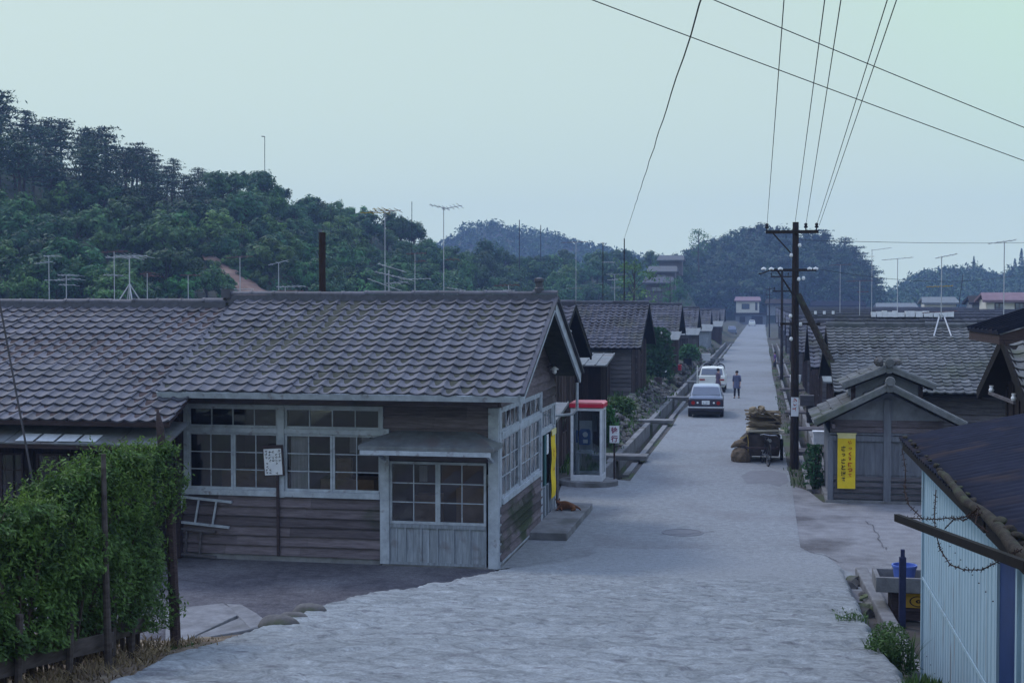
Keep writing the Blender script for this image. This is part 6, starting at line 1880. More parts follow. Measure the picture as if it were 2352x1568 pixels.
# ------------------------------------------------------------------ hedge with its fence
def hedge():
    rr = random.Random(77)
    t = thing('hedge', 'dense green clipped hedge with fresh shoots behind the low board fence', 'hedge', (-6.1, 9.6, 1.9))
    ya, yb = 6.6, 12.0
    def xf(y): return -5.55 - .03 * (y - 9)
    b = MB()
    n = 0
    while n < 80000:
        y = rr.uniform(ya, yb); u = rr.random()
        top = 3.37 + .25 * sstep(8.6, 11.4, y) + .10 * fbm(y, 0, 1.7, 4) + .03 * math.sin(y * 7)
        bot = ramp_h(y) + .16 - .10 * sstep(10.8, 11.7, y)
        z = bot + (top - bot) * rr.random() ** .9
        # most leaves near the street face and the top, the rest through the depth
        d = abs(rr.gauss(0, .13)) if rr.random() < .82 else rr.random() * .55
        lump = .17 * fbm(y, z, 1.9, 8) + .06 * fbm(y, z, 6, 2)
        x = xf(y) + lump - d
        if rr.random() < .25:
            z = top - abs(rr.gauss(0, .08)) + .05 * fbm(x, y, 5, 1); x = xf(y) - rr.random() * .6; z -= .2 * (xf(y) - x)
        if y > yb - .25: y += lump
        # gaps where the dark inside shows
        if fbm(y * 1.0, z, 3.0, 12) > .33 and d < .10: continue
        leaf_quad(b, Vector((x, y, z)), rr.uniform(.012, .023), rr, 1.5, up=.5, out=Vector((.8, 0, .6)) if d < .12 else None)
        n += 1
    b.build('foliage', 'leaf_hedge', t)
    # young shoots over the top
    b = MB()
    for i in range(520):
        y = rr.uniform(ya, yb + .1); x = xf(y) - rr.random() * .5
        top = 3.33 + .25 * sstep(8.6, 11.4, y) + .10 * fbm(y, 0, 1.7, 4)
        h = rr.uniform(.04, .19)
        if rr.random() < .45: top -= rr.uniform(.1, .7); x = xf(y) + .05
        for k in range(9):
            leaf_quad(b, Vector((x + rr.uniform(-.03, .03), y + rr.uniform(-.03, .03), top + h * k / 8)), .015, rr, 1.7, up=.8)
    b.build('young_shoots', 'leaf_shoot', t)
    b = MB()
    for i in range(150):
        y = rr.uniform(ya, yb - .1); x = xf(y) - rr.uniform(.12, .55); z0 = ramp_h(y) - .1
        b.tube([(x, y, z0), (x + rr.uniform(-.1, .1), y + rr.uniform(-.15, .15), z0 + .7), (x + rr.uniform(-.2, .2), y + rr.uniform(-.25, .25), z0 + 1.35)], [.016, .012, .005], n=4)
    b.build('branch', 'trunk', t)
hedge()
M['fence'] = mat('fence_wood', (.085, .072, .067), (.045, .036, .033), scale=4, stretch=(3, 1, 6), bump=.4, var=.2)
t = thing('board_fence', 'low weathered board fence along the foot of the hedge', 'fence', (-5.6, 9.5, 2))
def zz(y): return ramp_h(y)
for y0, y1, x0, x1, dz in ((6.8, 9.2, -5.60, -5.62, .10), (9.1, 10.55, -5.63, -5.60, .12), (10.4, 11.5, -5.68, -5.74, .16)):
    b = MB(); b.beam((x0, y0, zz(y0) + dz), (x1, y1, zz(y1) + dz), .03, .14); b.build('board', 'fence', t)
for y, x, h, r in ((7.6, -5.55, .45, .03), (9.0, -5.56, .5, .03), (8.3, -5.57, .4, .025), (9.75, -5.56, .45, .03), (11.1, -5.7, .5, .03), (10.7, -5.68, .5, .03)):
    b = MB(); b.tube([(x, y, zz(y) - .15), (x + .01, y + .02, zz(y) + h)], r, n=7); b.build('stake', 'fence', t)
y = 10.3; b = MB(); b.tube([(-5.50, y, zz(y) - .15), (-5.54, y + .03, zz(y) + .9), (-5.56, y + .05, 3.72)], [.036, .028, .02], n=9); b.build('post', 'fence', t)
y = 11.95; b = MB(); b.tube([(-5.66, y, zz(y) - .2), (-5.72, y + .02, 2.9), (-5.84, y + .05, 3.80), (-5.87, y + .06, 3.98)], [.055, .05, .04, .008], n=8); b.build('post', 'wood', t)
# ------------------------------------------------------------------ hills
def along(px, d, z):
    r = ray(px, 700)
    f = math.cos(PITCH)  # forward component is close to one
    k = d / 1.0
    return Vector((r.x * k, r.y * k, z))
def elev(py, d): return H + (700 - py) / F * d
HL = [(-260, 170), (-100, 200), (0, 228), (100, 266), (200, 276), (300, 302), (400, 342), (470, 350), (600, 392), (720, 452), (830, 486), (960, 520), (1030, 560), (1130, 580), (1240, 588), (1340, 582), (1440, 582), (1520, 590), (1570, 610), (1610, 680), (1640, 700)]
HB = [(-260, 105), (300, 112), (700, 125), (1030, 170), (1300, 215), (1700, 290)]
HC = [(-260, 178), (300, 188), (600, 200), (1030, 245), (1300, 285), (1700, 350)]
TH = [(-260, 9.0), (300, 8.6), (440, 7.0), (500, 5.0), (620, 4.2), (900, 4.0), (1100, 4.5), (1700, 5.5)]
def hillpt(px, s):
    db, dc = lerp_tab(HB, px), lerp_tab(HC, px)
    zc = elev(lerp_tab(HL, px), dc) - lerp_tab(TH, px) + .6
    d = db + (dc - db) * s
    if s <= 1: z = .0 + zc * (max(0, s) ** .95)
    else: z = zc * (1 - (s - 1) ** 2 * 1.5)
    z = max(z, -.5)
    p = along(px, d, z)
    p.z += .9 * fbm(p.x, p.y, .03) * min(1, s * 2) * (1 if s < .9 else .4)
    return p
def grid_mesh(fn, us, vs_, name, m):
    b = MB(); n = len(us)
    b.add([fn(u, v) for v in vs_ for u in us], [(j * n + i, j * n + i + 1, (j + 1) * n + i + 1, (j + 1) * n + i) for j in range(len(vs_) - 1) for i in range(n - 1)])
    return tag(b.build(name, m, smooth=True), kind='structure')
M['hill'] = mat('hill_soil', (.05, .062, .035), (.032, .042, .024), scale=.15, rough=1, bump=.3, c3=(.075, .068, .05), scale3=.05)
M['bare'] = mat('bare_slope_soil', (.20, .128, .10), (.12, .08, .065), scale=.5, rough=1, bump=.8, c3=(.26, .19, .155), scale3=.3)
grid_mesh(hillpt, [-260 + 20 * i for i in range(96)], [-.02] + [i / 16 for i in range(17)] + [1.1, 1.25, 1.4, 1.6], 'hillside', 'hill')
BARE = [(455, .44), (490, .36), (530, .25), (590, .13), (640, .05)]
def bare_mid(s):
    return lerp_tab([(0, 590), (.24, 575), (.29, 555), (.35, 525), (.41, 492), (.47, 462), (.53, 440)], s)
def bare_w(s): return lerp_tab([(0, 90), (.24, 62), (.29, 46), (.35, 27), (.41, 16), (.47, 9), (.53, 4)], s)
def barept(u, s):
    w_ = bare_w(s) * (1 + (.45 * fbm(s * 30, u * 3, 1.0, 5) if abs(u) > .9 else 0)) * sstep(.54, .46, s)
    p = hillpt(bare_mid(s) + u * w_, s)
    return p + Vector((0, -.35, .45))
grid_mesh(barept, [-1, -.6, -.2, .2, .6, 1], [.1 + i / 80 for i in range(36)], 'hill_path', 'bare')
CT = [(1480, 700), (1535, 660), (1560, 600), (1580, 568), (1620, 552), (1680, 530), (1740, 524), (1800, 525), (1850, 532), (1900, 546), (1950, 572), (1985, 606), (2010, 650), (2040, 692), (2080, 700)]
def centpt(px, s):
    d = 350 + 50 * s
    zc = max(.0, elev(lerp_tab(CT, px), 400) - 8.5)
    z = zc * (max(0, s) ** .9) if s <= 1 else zc * (1 - (s - 1) ** 2)
    return along(px, d, z)
grid_mesh(centpt, [1480 + 20 * i for i in range(31)], [-.02] + [i / 8 for i in range(9)] + [1.2, 1.5, 2.0], 'knoll', 'hill')
FB = [(940, 575), (1000, 550), (1040, 528), (1065, 509), (1110, 494), (1150, 498), (1200, 515), (1260, 522), (1330, 540), (1400, 558), (1470, 575), (1560, 584), (1700, 600)]
def farpt(px, s):
    zc = elev(lerp_tab(FB, px), 640) - 5
    return along(px, 520 + 120 * s, zc * (max(0, s) ** .9) if s <= 1 else zc * (2 - s))
grid_mesh(farpt, [900 + 20 * i for i in range(40)], [0, .25, .5, .75, 1, 1.3, 2], 'far_hill', 'hill')
RB = [(1980, 700), (2020, 685), (2035, 662), (2070, 645), (2100, 625), (2130, 613), (2200, 606), (2240, 602), (2260, 613), (2300, 614), (2352, 594), (2420, 565), (2600, 540)]
def rightpt(px, s):
    zc = max(0, elev(lerp_tab(RB, px), 520) - 7)
    return along(px, 420 + 100 * s, zc * (max(0, s) ** .8) if s <= 1 else zc * (2 - s))
grid_mesh(rightpt, [1980 + 20 * i for i in range(32)], [0, .25, .5, .75, 1, 1.3, 2], 'right_hill', 'hill')

# ------------------------------------------------------------------ trees
def crown_mesh(kind, seed):
    rr = random.Random(seed)
    b, tb = MB(), MB()
    if kind == 'broad':
        h = 5.2; cz, rx, rz = 3.3, 2.35, 1.9
        tips = []
        for i in range(36):
            while True:
                v = Vector((rr.uniform(-1, 1), rr.uniform(-1, 1), rr.uniform(-1, 1)))
                if .25 < v.length < 1: break
            k = 1 + .22 * math.sin(3 * math.atan2(v.y, v.x) + seed)
            c = Vector((v.x * rx * k, v.y * rx * k, cz + v.z * rz))
            R_ = rr.uniform(.45, .85)
            tips.append(c)
            for q in range(46):
                d = Vector((rr.gauss(0, 1), rr.gauss(0, 1), rr.gauss(0, .8))).normalized() * R_ * rr.uniform(.5, 1.05)
                leaf_quad(b, c + d, rr.uniform(.12, .25), rr, 1.5, up=.7, out=(d.normalized() + (c - Vector((0, 0, cz))).normalized() * .8))
        tb.tube([(0, 0, -.5), (.1, .05, 1.2), (.0, .1, 2.6), (.05, 0, 4.0)], [.2, .15, .10, .04], n=7)
        for c in tips[:10]: tb.tube([(0.03, .05, 1.2 + .12 * tips.index(c)), c * .6 + Vector((0, 0, .9)), c], [.07, .05, .02], n=5)
    elif kind == 'airy':
        tips = []
        for i in range(26):
            a = rr.uniform(0, 6.283); z = rr.uniform(2.2, 6.6); r_ = (1.9 - abs(z - 4.2) * .45) * rr.uniform(.3, 1)
            c = Vector((r_ * math.cos(a), r_ * math.sin(a), z)); tips.append(c)
            for q in range(24):
                d = Vector((rr.gauss(0, 1), rr.gauss(0, 1), rr.gauss(0, .6))) * .34
                leaf_quad(b, c + d, rr.uniform(.07, .15), rr, 1.5, up=.7)
        tb.tube([(0, 0, -.5), (.1, .05, 2.2), (.0, .1, 4.6), (.05, 0, 6.4)], [.15, .11, .07, .02], n=7)
        for c in tips[:16]: tb.tube([(0.03, .05, max(1.5, c.z - 1.2)), c], [.04, .015], n=4)
    elif kind == 'pine':
        tb.tube([(0, 0, -.5), (.15, .1, 2.5), (.05, .25, 5), (.3, .1, 7.6)], [.22, .18, .13, .05], n=7)
        for i in range(17):
            z = 4.2 + 3.4 * (i / 16) + rr.uniform(-.25, .25)
            a = i * 2.4 + seed; L = (3.0 - 1.1 * (i / 16)) * rr.uniform(.55, 1.05) * (1 if i < 13 else .6)
            c = Vector((L * math.cos(a), L * math.sin(a), z))
            tb.tube([(.1, .15, z - .3), c * .55 + Vector((0, 0, z * .45)), c], [.07, .05, .02], n=5)
            for q in range(64):
                u = rr.random() ** .6
                d = Vector((rr.gauss(0, .55), rr.gauss(0, .55), abs(rr.gauss(0, .17))))
                leaf_quad(b, Vector((c.x * u, c.y * u, z)) + d, rr.uniform(.10, .19), rr, 1.7, up=1.5)
    elif kind == 'cedar':
        tb.tube([(0, 0, -.5), (0, 0, 9)], [.2, .03], n=6)
        for i in range(420):
            z = 1.0 + 8.2 * rr.random(); r_ = (9.4 - z) * .2 * rr.uniform(.5, 1.05); a = rr.uniform(0, 6.283)
            leaf_quad(b, Vector((r_ * math.cos(a), r_ * math.sin(a), z)), rr.uniform(.18, .3), rr, 1.5, up=.3)
    return b, tb
PROTO = {}
def proto(kind, m, seeds):
    L = []
    for sd in seeds:
        b, tb = crown_mesh(kind, sd)
        c = b.build('crown', m); w = tb.build('trunk', 'trunk')
        L.append((c.data, w.data))
        bpy.data.objects.remove(c); bpy.data.objects.remove(w)
    return L
PROTO['broad'] = proto('broad', 'leaf_broad', (1, 2, 3, 4))
PROTO['dark'] = proto('broad', 'leaf_knoll', (11, 12, 13))
PROTO['light'] = proto('broad', 'leaf_light', (5, 6, 7))
PROTO['pine'] = proto('pine', 'leaf_pine', (1, 2, 3))
PROTO['airy'] = proto('airy', 'leaf_light', (1, 2))
PROTO['cedar'] = proto('cedar', 'leaf_far', (1, 2))
def tree(kind, loc, sc, label, group, name='broadleaf_tree', cat='tree', rr=rnd, zs=1.0):
    t = thing(name, label, cat, loc, rr.uniform(0, 6.28), group)
    t.scale = (sc * rr.uniform(.9, 1.15), sc * rr.uniform(.9, 1.15), sc * zs * rr.uniform(.9, 1.1))
    cm, tm = rr.choice(PROTO[kind])
    for nm, me in (('crown', cm), ('trunk', tm)):
        o = bpy.data.objects.new(nm, me); COL.objects.link(o); o.parent = t
    return t
rr = random.Random(123)
def stratified(n, u0, u1, v0, v1):
    k = int(math.sqrt(n * (u1 - u0) / 400 / max(.2, (v1 - v0)) )) or 1
    cols = max(1, int(math.sqrt(n * 3.4))); rows = max(1, round(n / cols))
    for j in range(rows):
        for i in range(cols):
            yield u0 + (u1 - u0) * (i + rr.random()) / cols, v0 + (v1 - v0) * (j + rr.random()) / rows
cnt = 0
for px, s in stratified(200, -60, 1020, .14, 1.0):
    if s < .53 and any(s + q < .55 and abs(px - bare_mid(s + q)) < bare_w(s + q) + (20 if s + q < .35 else 8) for q in (0, .04, .08, .12, .16)): continue
    if px < 480 and s > .60: continue
    p = hillpt(px, s)
    k = 'light' if rr.random() < .55 - .45 * s else 'broad'
    tree(k, p, rr.choice((rr.uniform(.55, .85), rr.uniform(.85, 1.2))) * (.85 if s > .9 else 1), 'pale green broadleaf tree low on the left hillside' if k == 'light' else 'dark green broadleaf tree on the wooded left hillside', 'broadleaf trees on the left hill', rr=rr, zs=.9)
for px, s in list(stratified(46, -60, 480, .55, 1.0)):
    p = hillpt(px, s)
    tree('pine', p, rr.uniform(.85, 1.05) * (1 - .30 * sstep(200, 480, px)), 'dark flat crowned pine high on the left hill', 'pines on the left hill', 'pine_tree', rr=rr)
for px, h_ in ((-20, 1.15), (8, 1.25), (72, .95), (112, 1.05), (198, 1.0), (215, 1.05), (305, .9), (335, .9), (355, .75)):
    p = hillpt(px, .97)
    tree('pine', p, h_ * .92, 'pine standing clear against the sky on the left hill crest', 'pines on the left hill', 'pine_tree', rr=rr)
for px, s in stratified(66, 1010, 1575, .05, 1.0):
    p = hillpt(px, s)
    tree('light' if rr.random() < .3 else 'broad', p, rr.uniform(.85, 1.25), 'broadleaf tree in the wooded band behind the left row houses', 'broadleaf trees behind the left rows', rr=rr)
p = hillpt(922, .92); tree('broad', p - Vector((0, 0, .3)), 1.0, 'round tree standing alone beside a bare pole on the hill crest', 'broadleaf trees on the left hill', rr=rr)
q = along(1458, 150, .8); tree('airy', q, 1.55, 'tall airy tree rising behind the left row houses beside the cable pole', None, 'airy_tree', rr=rr)
q = along(1540, 210, 3.0); tree('airy', q, 1.0, 'airy light green tree right of the hillside houses', None, 'airy_tree', rr=rr)
q = along(1605, 330, 14); tree('airy', q, 1.5, 'airy tree on the left shoulder of the knoll', None, 'airy_tree', rr=rr)
for px, s in stratified(66, 1572, 2015, .05, 1.0):
    p = centpt(px, s)
    tree('pine' if px > 1880 else 'dark', p, rr.uniform(1.3, 1.6) if px > 1880 else rr.uniform(1.6, 2.1), 'tall dark pine on the knoll closing the street' if px > 1880 else 'large dark tree on the knoll closing the street', 'trees on the knoll', 'pine_tree' if px > 1880 else 'broadleaf_tree', rr=rr)
for px, d, sc in ((2105, 520, .9), (2122, 522, .9), (2140, 520, .8), (2155, 520, .95), (2168, 521, .95), (2185, 520, .7), (2236, 520, 1.1), (2250, 521, .9), (2085, 518, 1.0), (2330, 520, 1.2), (2345, 520, 1.4)):
    z = max(0, elev(lerp_tab(RB, px), 520) - 8)
    tree('cedar', along(px, d, z), sc * .95, 'spiky conifer on the skyline of the far right hill', 'conifers on the far right hill', 'conifer_tree', rr=rr)
# woods far off and the low growth between the trees: nobody could count them
def mass(name, label, fn, u0, u1, n, leaf, rad, per, seed, m='leaf_far', hmax=6.0, skip=None):
    rr = random.Random(seed); b = MB()
    for i in range(n):
        px, s = rr.uniform(u0, u1), rr.random() ** 1.1 * 1.02
        if skip and skip(px, s): continue
        p = fn(px, s)
        c = p + Vector((0, 0, hmax * rr.uniform(.25, .8)))
        R_ = rad * rr.uniform(.6, 1.3)
        for k in range(per):
            d = Vector((rr.gauss(0, 1), rr.gauss(0, 1), rr.gauss(0, .8))).normalized() * R_ * rr.uniform(.4, 1.0)
            leaf_quad(b, c + d, leaf * rr.uniform(.6, 1.3), rr, 1.4, up=.7)
    return tag(b.build(name, m), label, 'woods', kind='stuff')
mass('far_woods', 'bluish woods covering the far hill in the middle', farpt, 930, 1640, 2200, .7, 2.3, 18, 1, hmax=4)
mass('right_woods', 'bluish woods covering the far hills on the right', rightpt, 2000, 2480, 1500, .65, 2.4, 20, 2, hmax=7)
mass('undergrowth', 'low bushes and undergrowth between the trees of the left hillside', hillpt, -80, 1590, 1500, .17, 1.0, 26, 3, m='leaf_broad', hmax=1.6, skip=lambda px, s: s < .53 and any(abs(px - bare_mid(s + q)) < bare_w(s + q) + 4 for q in (0, .03, .06)))
mass('knoll_growth', 'low growth filling the knoll between its tall trees', centpt, 1555, 2030, 1100, .42, 2.6, 26, 4, m='leaf_knoll', hmax=10)

# ------------------------------------------------------------------ buildings far off
def simple_house(label, x, y, z, w, d, hw, hr, wallm, roofm, ridge='x', wins=(), group='distant houses', rz=0):
    t = thing('distant_house', label, 'house', (x, y, z), rz, group)
    b = MB(); b.box(x - w / 2, x + w / 2, y, y + d, z - 1.5, z + hw)
    if ridge == 'y': b.prism([(x - w / 2, z + hw), (x + w / 2, z + hw), (x, z + hw + hr * .95)], y + .002, y + d - .002)
    b.build('wall', wallm, t)
    b = MB(); e = .5
    if ridge == 'x':
        v = [(x - w / 2 - e, y - e, z + hw - .1), (x + w / 2 + e, y - e, z + hw - .1), (x + w / 2 + e * .4, y + d / 2, z + hw + hr), (x - w / 2 - e * .4, y + d / 2, z + hw + hr), (x + w / 2 + e, y + d + e, z + hw - .1), (x - w / 2 - e, y + d + e, z + hw - .1)]
        n = 6; b.add(v + [(a, c, f - .25) for a, c, f in v], [(0, 1, 2, 3), (3, 2, 4, 5), (7, 6, 9, 8), (8, 9, 11, 10), (0, 6, 7, 1), (1, 7, 8, 2), (2, 8, 10, 4), (4, 10, 11, 5), (5, 11, 9, 3), (3, 9, 6, 0)])
    else:
        v = [(x - w / 2 - e, y - e, z + hw - .2), (x, y - e, z + hw + hr), (x + w / 2 + e, y - e, z + hw - .2), (x - w / 2 - e, y + d + e, z + hw - .2), (x, y + d + e, z + hw + hr), (x + w / 2 + e, y + d + e, z + hw - .2)]
        b.add(v + [(a, c, f - .25) for a, c, f in v], [(0, 3, 4, 1), (1, 4, 5, 2), (6, 7, 10, 9), (7, 8, 11, 10), (0, 1, 7, 6), (1, 2, 8, 7), (3, 9, 10, 4), (4, 10, 11, 5), (0, 6, 9, 3), (2, 5, 11, 8)])
    b.build('roof', roofm, t)
    for (u0, u1, z0, z1) in wins:
        b = MB(); b.box(x + u0, x + u1, y - .06, y - .005, z + z0, z + z1); f = b.build('window', 'wood', t)
        b = MB(); k = (u1 - u0) / 2; b.box(x + u0 + .12, x + u0 + k - .06, y - .075, y - .062, z + z0 + .12, z + z1 - .12); b.box(x + u0 + k + .06, x + u1 - .12, y - .075, y - .062, z + z0 + .12, z + z1 - .12); b.build('pane', 'car_glass', f)
    return t
t = simple_house('cream two storey building with faded red roof closing the street', -3.6, 340, 3.0, 5.8, 6, 3.2, .9, 'cream', 'red_roof', wins=((-1.5, .5, .9, 2.3), (1.9, 2.5, .6, 2.6)))
b = MB(); b.box(-7.2, 1.8, 339.2, 345, 2.5, 2.98); b.build('lower_roof', 'board_dark', t)
b = MB(); b.box(-6.6, 1.4, 339.8, 345, 0, 2.45); b.build('lower_wall', 'sheet_grey', t)
b = MB(); b.box(-2.6, .2, 339.7, 339.78, .1, 2.1); b.build('shopfront', 'board_dark', t)
b = MB(); b.box(-5.6, -4.2, 339.7, 339.78, .6, 2.0); b.build('shop_window', 'board_dark', t)
for px, py, d, w, h, lb, wm, rm, wins in ((1512, 648, 215, 4.2, 2.2, 'grey hillside house standing lowest among the trees', 'board_grey', 'tile_old', ((-1.2, .6, .6, 1.5),)), (1520, 622, 232, 4.6, 1.9, 'hillside house stepped up behind the lowest one', 'board_grey', 'tile_right', ((-1, .8, .5, 1.3),)), (1540, 596, 255, 4.4, 1.6, 'hillside house highest among the trees', 'board_grey', 'tile_right', ())):
    q = along(px, d, elev(py, d) - h); simple_house(lb, q.x, q.y, q.z, w, 4, h, .9, wm, rm, wins=wins)
for px, py, d, w, h, lb, wm, rm, wins in ((2318, 705, 150, 5.0, 1.5, 'pale house with pinkish roof at the far right under the tall antenna', 'cream', 'red_roof', ((-1.6, -.6, .2, 1.1), (.6, 1.6, .2, 1.1))), (2268, 702, 165, 3.6, 1.1, 'small dark roofed house left of the pinkish roofed one', 'plaster', 'board_dark', ((-.6, .6, .1, .8),)), (2160, 698, 200, 4.6, .9, 'long pale low building far beyond the right rows', 'cream', 'tin', ()),
                                          (1925, 702, 240, 9.0, .7, 'low blue grey roofed house at the foot of the knoll', 'plaster', 'shed_roof', ()), (2060, 704, 250, 7.0, .5, 'low grey roofed house right of the knoll', 'plaster', 'tin', ()), (1800, 700, 262, 6.5, 1.0, 'low dark house between the poles at the street end', 'plaster', 'board_dark', ())):
    q = along(px, d, elev(py, d) - .6); simple_house(lb, q.x, q.y, q.z, w, 5, h, .8, wm, rm, wins=wins, ridge='x')

# ------------------------------------------------------------------ chimney pipe
a = on(740, 534, 30.5); 
b = MB(); b.tube([(a.x, a.y, 3.4), (a.x - .0, a.y, a.z)], .082, n=12)
tag(b.build('chimney_pipe', 'rust', loc=(a.x, a.y, 3.4)), 'tall rusty black chimney pipe behind the shop roof ridge', 'chimney')

# ------------------------------------------------------------------ antennas
def antenna(label, px, ytop, y, arms, m='ant_grey', zb=4.6, r=.016, legs=False, lean=0.0, mast='ant_grey'):
    """arms: (drop below the top in px, half width px left, right, element count, tilt, material)"""
    top = on(px, ytop, y)
    t = thing('tv_antenna', label, 'antenna', (top.x + lean, top.y, zb), 0, 'television antennas on the roofs')
    base = Vector((top.x + lean, top.y, zb))
    b = MB(); b.tube([base, top], [r * 1.15, r], n=6)
    if legs:
        for a in range(4):
            d = Vector((math.cos(a * 1.571 + .7), math.sin(a * 1.571 + .7), 0)); b.tube([base + d * .22, base + Z3 * .35], .014, n=5)
    b.build('mast', mast, t)
    k = y / F / math.cos(YAW * .6)
    for dp, wl, wr, n, tilt, am in arms:
        z = top.z - dp * k
        cx = top.x + lean * (top.z - z) / max(.1, top.z - zb)
        p, q = Vector((cx - wl * k, y - .02, z - tilt * k)), Vector((cx + wr * k, y + .25, z + tilt * k))
        b = MB(); b.tube([p, q], r * .8, n=5)
        for i in range(n):
            c = p.lerp(q, (i + .5) / n); L = .22 + .34 * i / max(1, n - 1)
            b.tube([c + Vector((.02, -L, .03)), c + Vector((-.02, L, -.03))], r * .5, n=4)
        b.build('boom', am, t)
g_, r_, y_ = 'ant_grey', 'ant_red', 'ant_yellow'
A = [('white antenna on a small tripod on the left roof ridge', 297, 588, 27.25, [(0, 34, 34, 5, 1, g_), (3, 62, 12, 3, 0, g_)], g_, 5.12, True),
     ('antenna mast just left of the white tripod antenna', 262, 578, 38.6, [(0, 32, 26, 4, 2, r_), (58, 28, 12, 3, 0, g_)], g_, 5.1, False),
     ('dark antenna pole at the far left with two short booms', 112, 588, 60, [(0, 14, 22, 3, 0, g_), (16, 36, 2, 3, 3, g_), (60, 12, 30, 3, 0, g_)], g_, 4.9, False),
     ('low pair of antenna booms right of the dark pole at the far left', 152, 632, 38.6, [(0, 22, 24, 4, 0, g_), (10, 22, 28, 4, 1, g_), (24, 20, 14, 2, 0, g_)], g_, 5.1, False),
     ('short mast with reddish boom right of the white tripod antenna', 338, 628, 38.6, [(0, 18, 12, 3, 2, r_), (6, 8, 20, 3, 1, r_)], g_, 5.1, False),
     ('antenna with reddish boom above the bare slope', 551, 590, 60, [(0, 36, 28, 5, 2, r_), (78, 50, 30, 3, 0, g_)], g_, 4.9, False),
     ('reddish boom antenna over the bushes left of the bare slope', 432, 632, 60, [(0, 20, 26, 4, 0, r_)], g_, 4.9, False),
     ('antenna low behind the ridge left of the chimney pipe', 655, 658, 38.6, [(0, 22, 44, 5, 1, g_), (10, 20, 40, 3, 0, r_)], g_, 5.1, False),
     ('tilted single boom antenna between the slope and chimney pipe', 640, 603, 60, [(0, 26, 20, 3, 6, g_)], g_, 4.9, False),
     ('tall white antenna mast right of the chimney with yellow and red booms', 884, 484, 38.6, [(0, 40, 34, 6, 2, r_), (4, 60, 6, 4, 0, y_), (-4, 30, 4, 3, 0, y_)], g_, 5.0, False),
     ('tallest white antenna mast with a swept boom at the top', 1019, 476, 38.6, [(0, 4, 40, 5, 5, g_), (-2, 34, 6, 4, -4, g_), (122, -4, 32, 3, 1, r_)], g_, 5.0, False),
     ('reddish antenna between the two tall white masts', 953, 582, 60, [(0, 22, 24, 4, 1, r_), (18, 0, 22, 3, 1, r_), (60, 34, 36, 5, 1, g_)], g_, 4.9, False),
     ('toppled bent antenna with crossing white rods on the shop ridge', 893, 620, 29.5, [(-6, 26, 30, 4, -9, g_), (14, 34, 50, 6, -10, g_), (34, 52, 20, 4, -14, g_), (30, 6, 40, 3, 2, g_)], g_, 4.9, True),
     ('low antenna rods right of the tallest white mast', 1050, 664, 38.6, [(0, 24, 16, 4, -3, g_)], g_, 5.0, False),
     ('reddish low antenna above the shop ridge end', 1168, 655, 38.6, [(0, 34, 22, 5, 1, r_), (12, 12, 12, 2, 0, g_)], g_, 5.0, False),
     ('dark mast with small insulator top behind the first left row ridge', 1385, 558, 65, [(0, 3, 3, 1, 0, g_), (44, 2, 26, 3, 0, g_), (84, -10, 34, 3, 1, g_)], 'rust', 4.9, False),
     ('antenna mast with reddish top boom left of the dark mast', 1323, 556, 92.5, [(0, 34, 26, 5, 1, r_), (106, 20, 14, 3, 0, r_)], g_, 4.8, False),
     ('low pale antenna right of the dark mast', 1412, 630, 92.5, [(0, 20, 26, 4, 0, g_), (30, 12, 14, 2, 0, g_)], g_, 4.8, False),
     ('tallest antenna at the right edge of the street roofs', 2307, 555, 60, [(0, 34, 26, 5, 4, g_)], g_, 4.1, False),
     ('dark antenna mast with a tilted boom over the far right hill', 2163, 588, 60, [(0, 14, 34, 4, 5, g_), (66, 32, 26, 5, 1, y_), (122, 40, 36, 4, 2, r_)], g_, 4.1, False),
     ('thin antenna right of the knoll with a long level boom', 2062, 594, 78, [(0, 34, 34, 5, 3, g_)], g_, 4.1, False),
     ('small antenna on the right shoulder of the knoll', 2003, 572, 96, [(0, 2, 42, 4, 3, g_), (16, 8, 6, 2, 0, g_)], g_, 4.2, False),
     ('low pinkish antenna boom before the foot of the knoll', 1975, 645, 78, [(0, 30, 30, 5, 1, r_), (24, 6, 20, 3, 0, r_)], g_, 4.1, False),
     ('low reddish antenna against the trees of the knoll', 1930, 608, 96, [(0, 24, 26, 4, 1, r_)], g_, 4.2, False)]
for lb, px, yt, y, arms, m, zb, lg in A: antenna(lb, px, yt, y, arms, m, zb, legs=lg, mast=m, r=.014 if y < 45 else .02)
# frame ladder on the right roof ridge
b = MB()
a0, a1, a2, a3 = on(2145, 772, 41.4), on(2157, 728, 42.3), on(2169, 728, 42.3), on(2185, 772, 41.4)
b.tube([a0, a1, on(2163, 722, 42.3), a2, a3], .022, n=6)
tag(b.build('roof_frame', 'ant_grey', loc=a0), 'pale bent pipe frame standing on the ridge of the right long house', 'pipe frame')

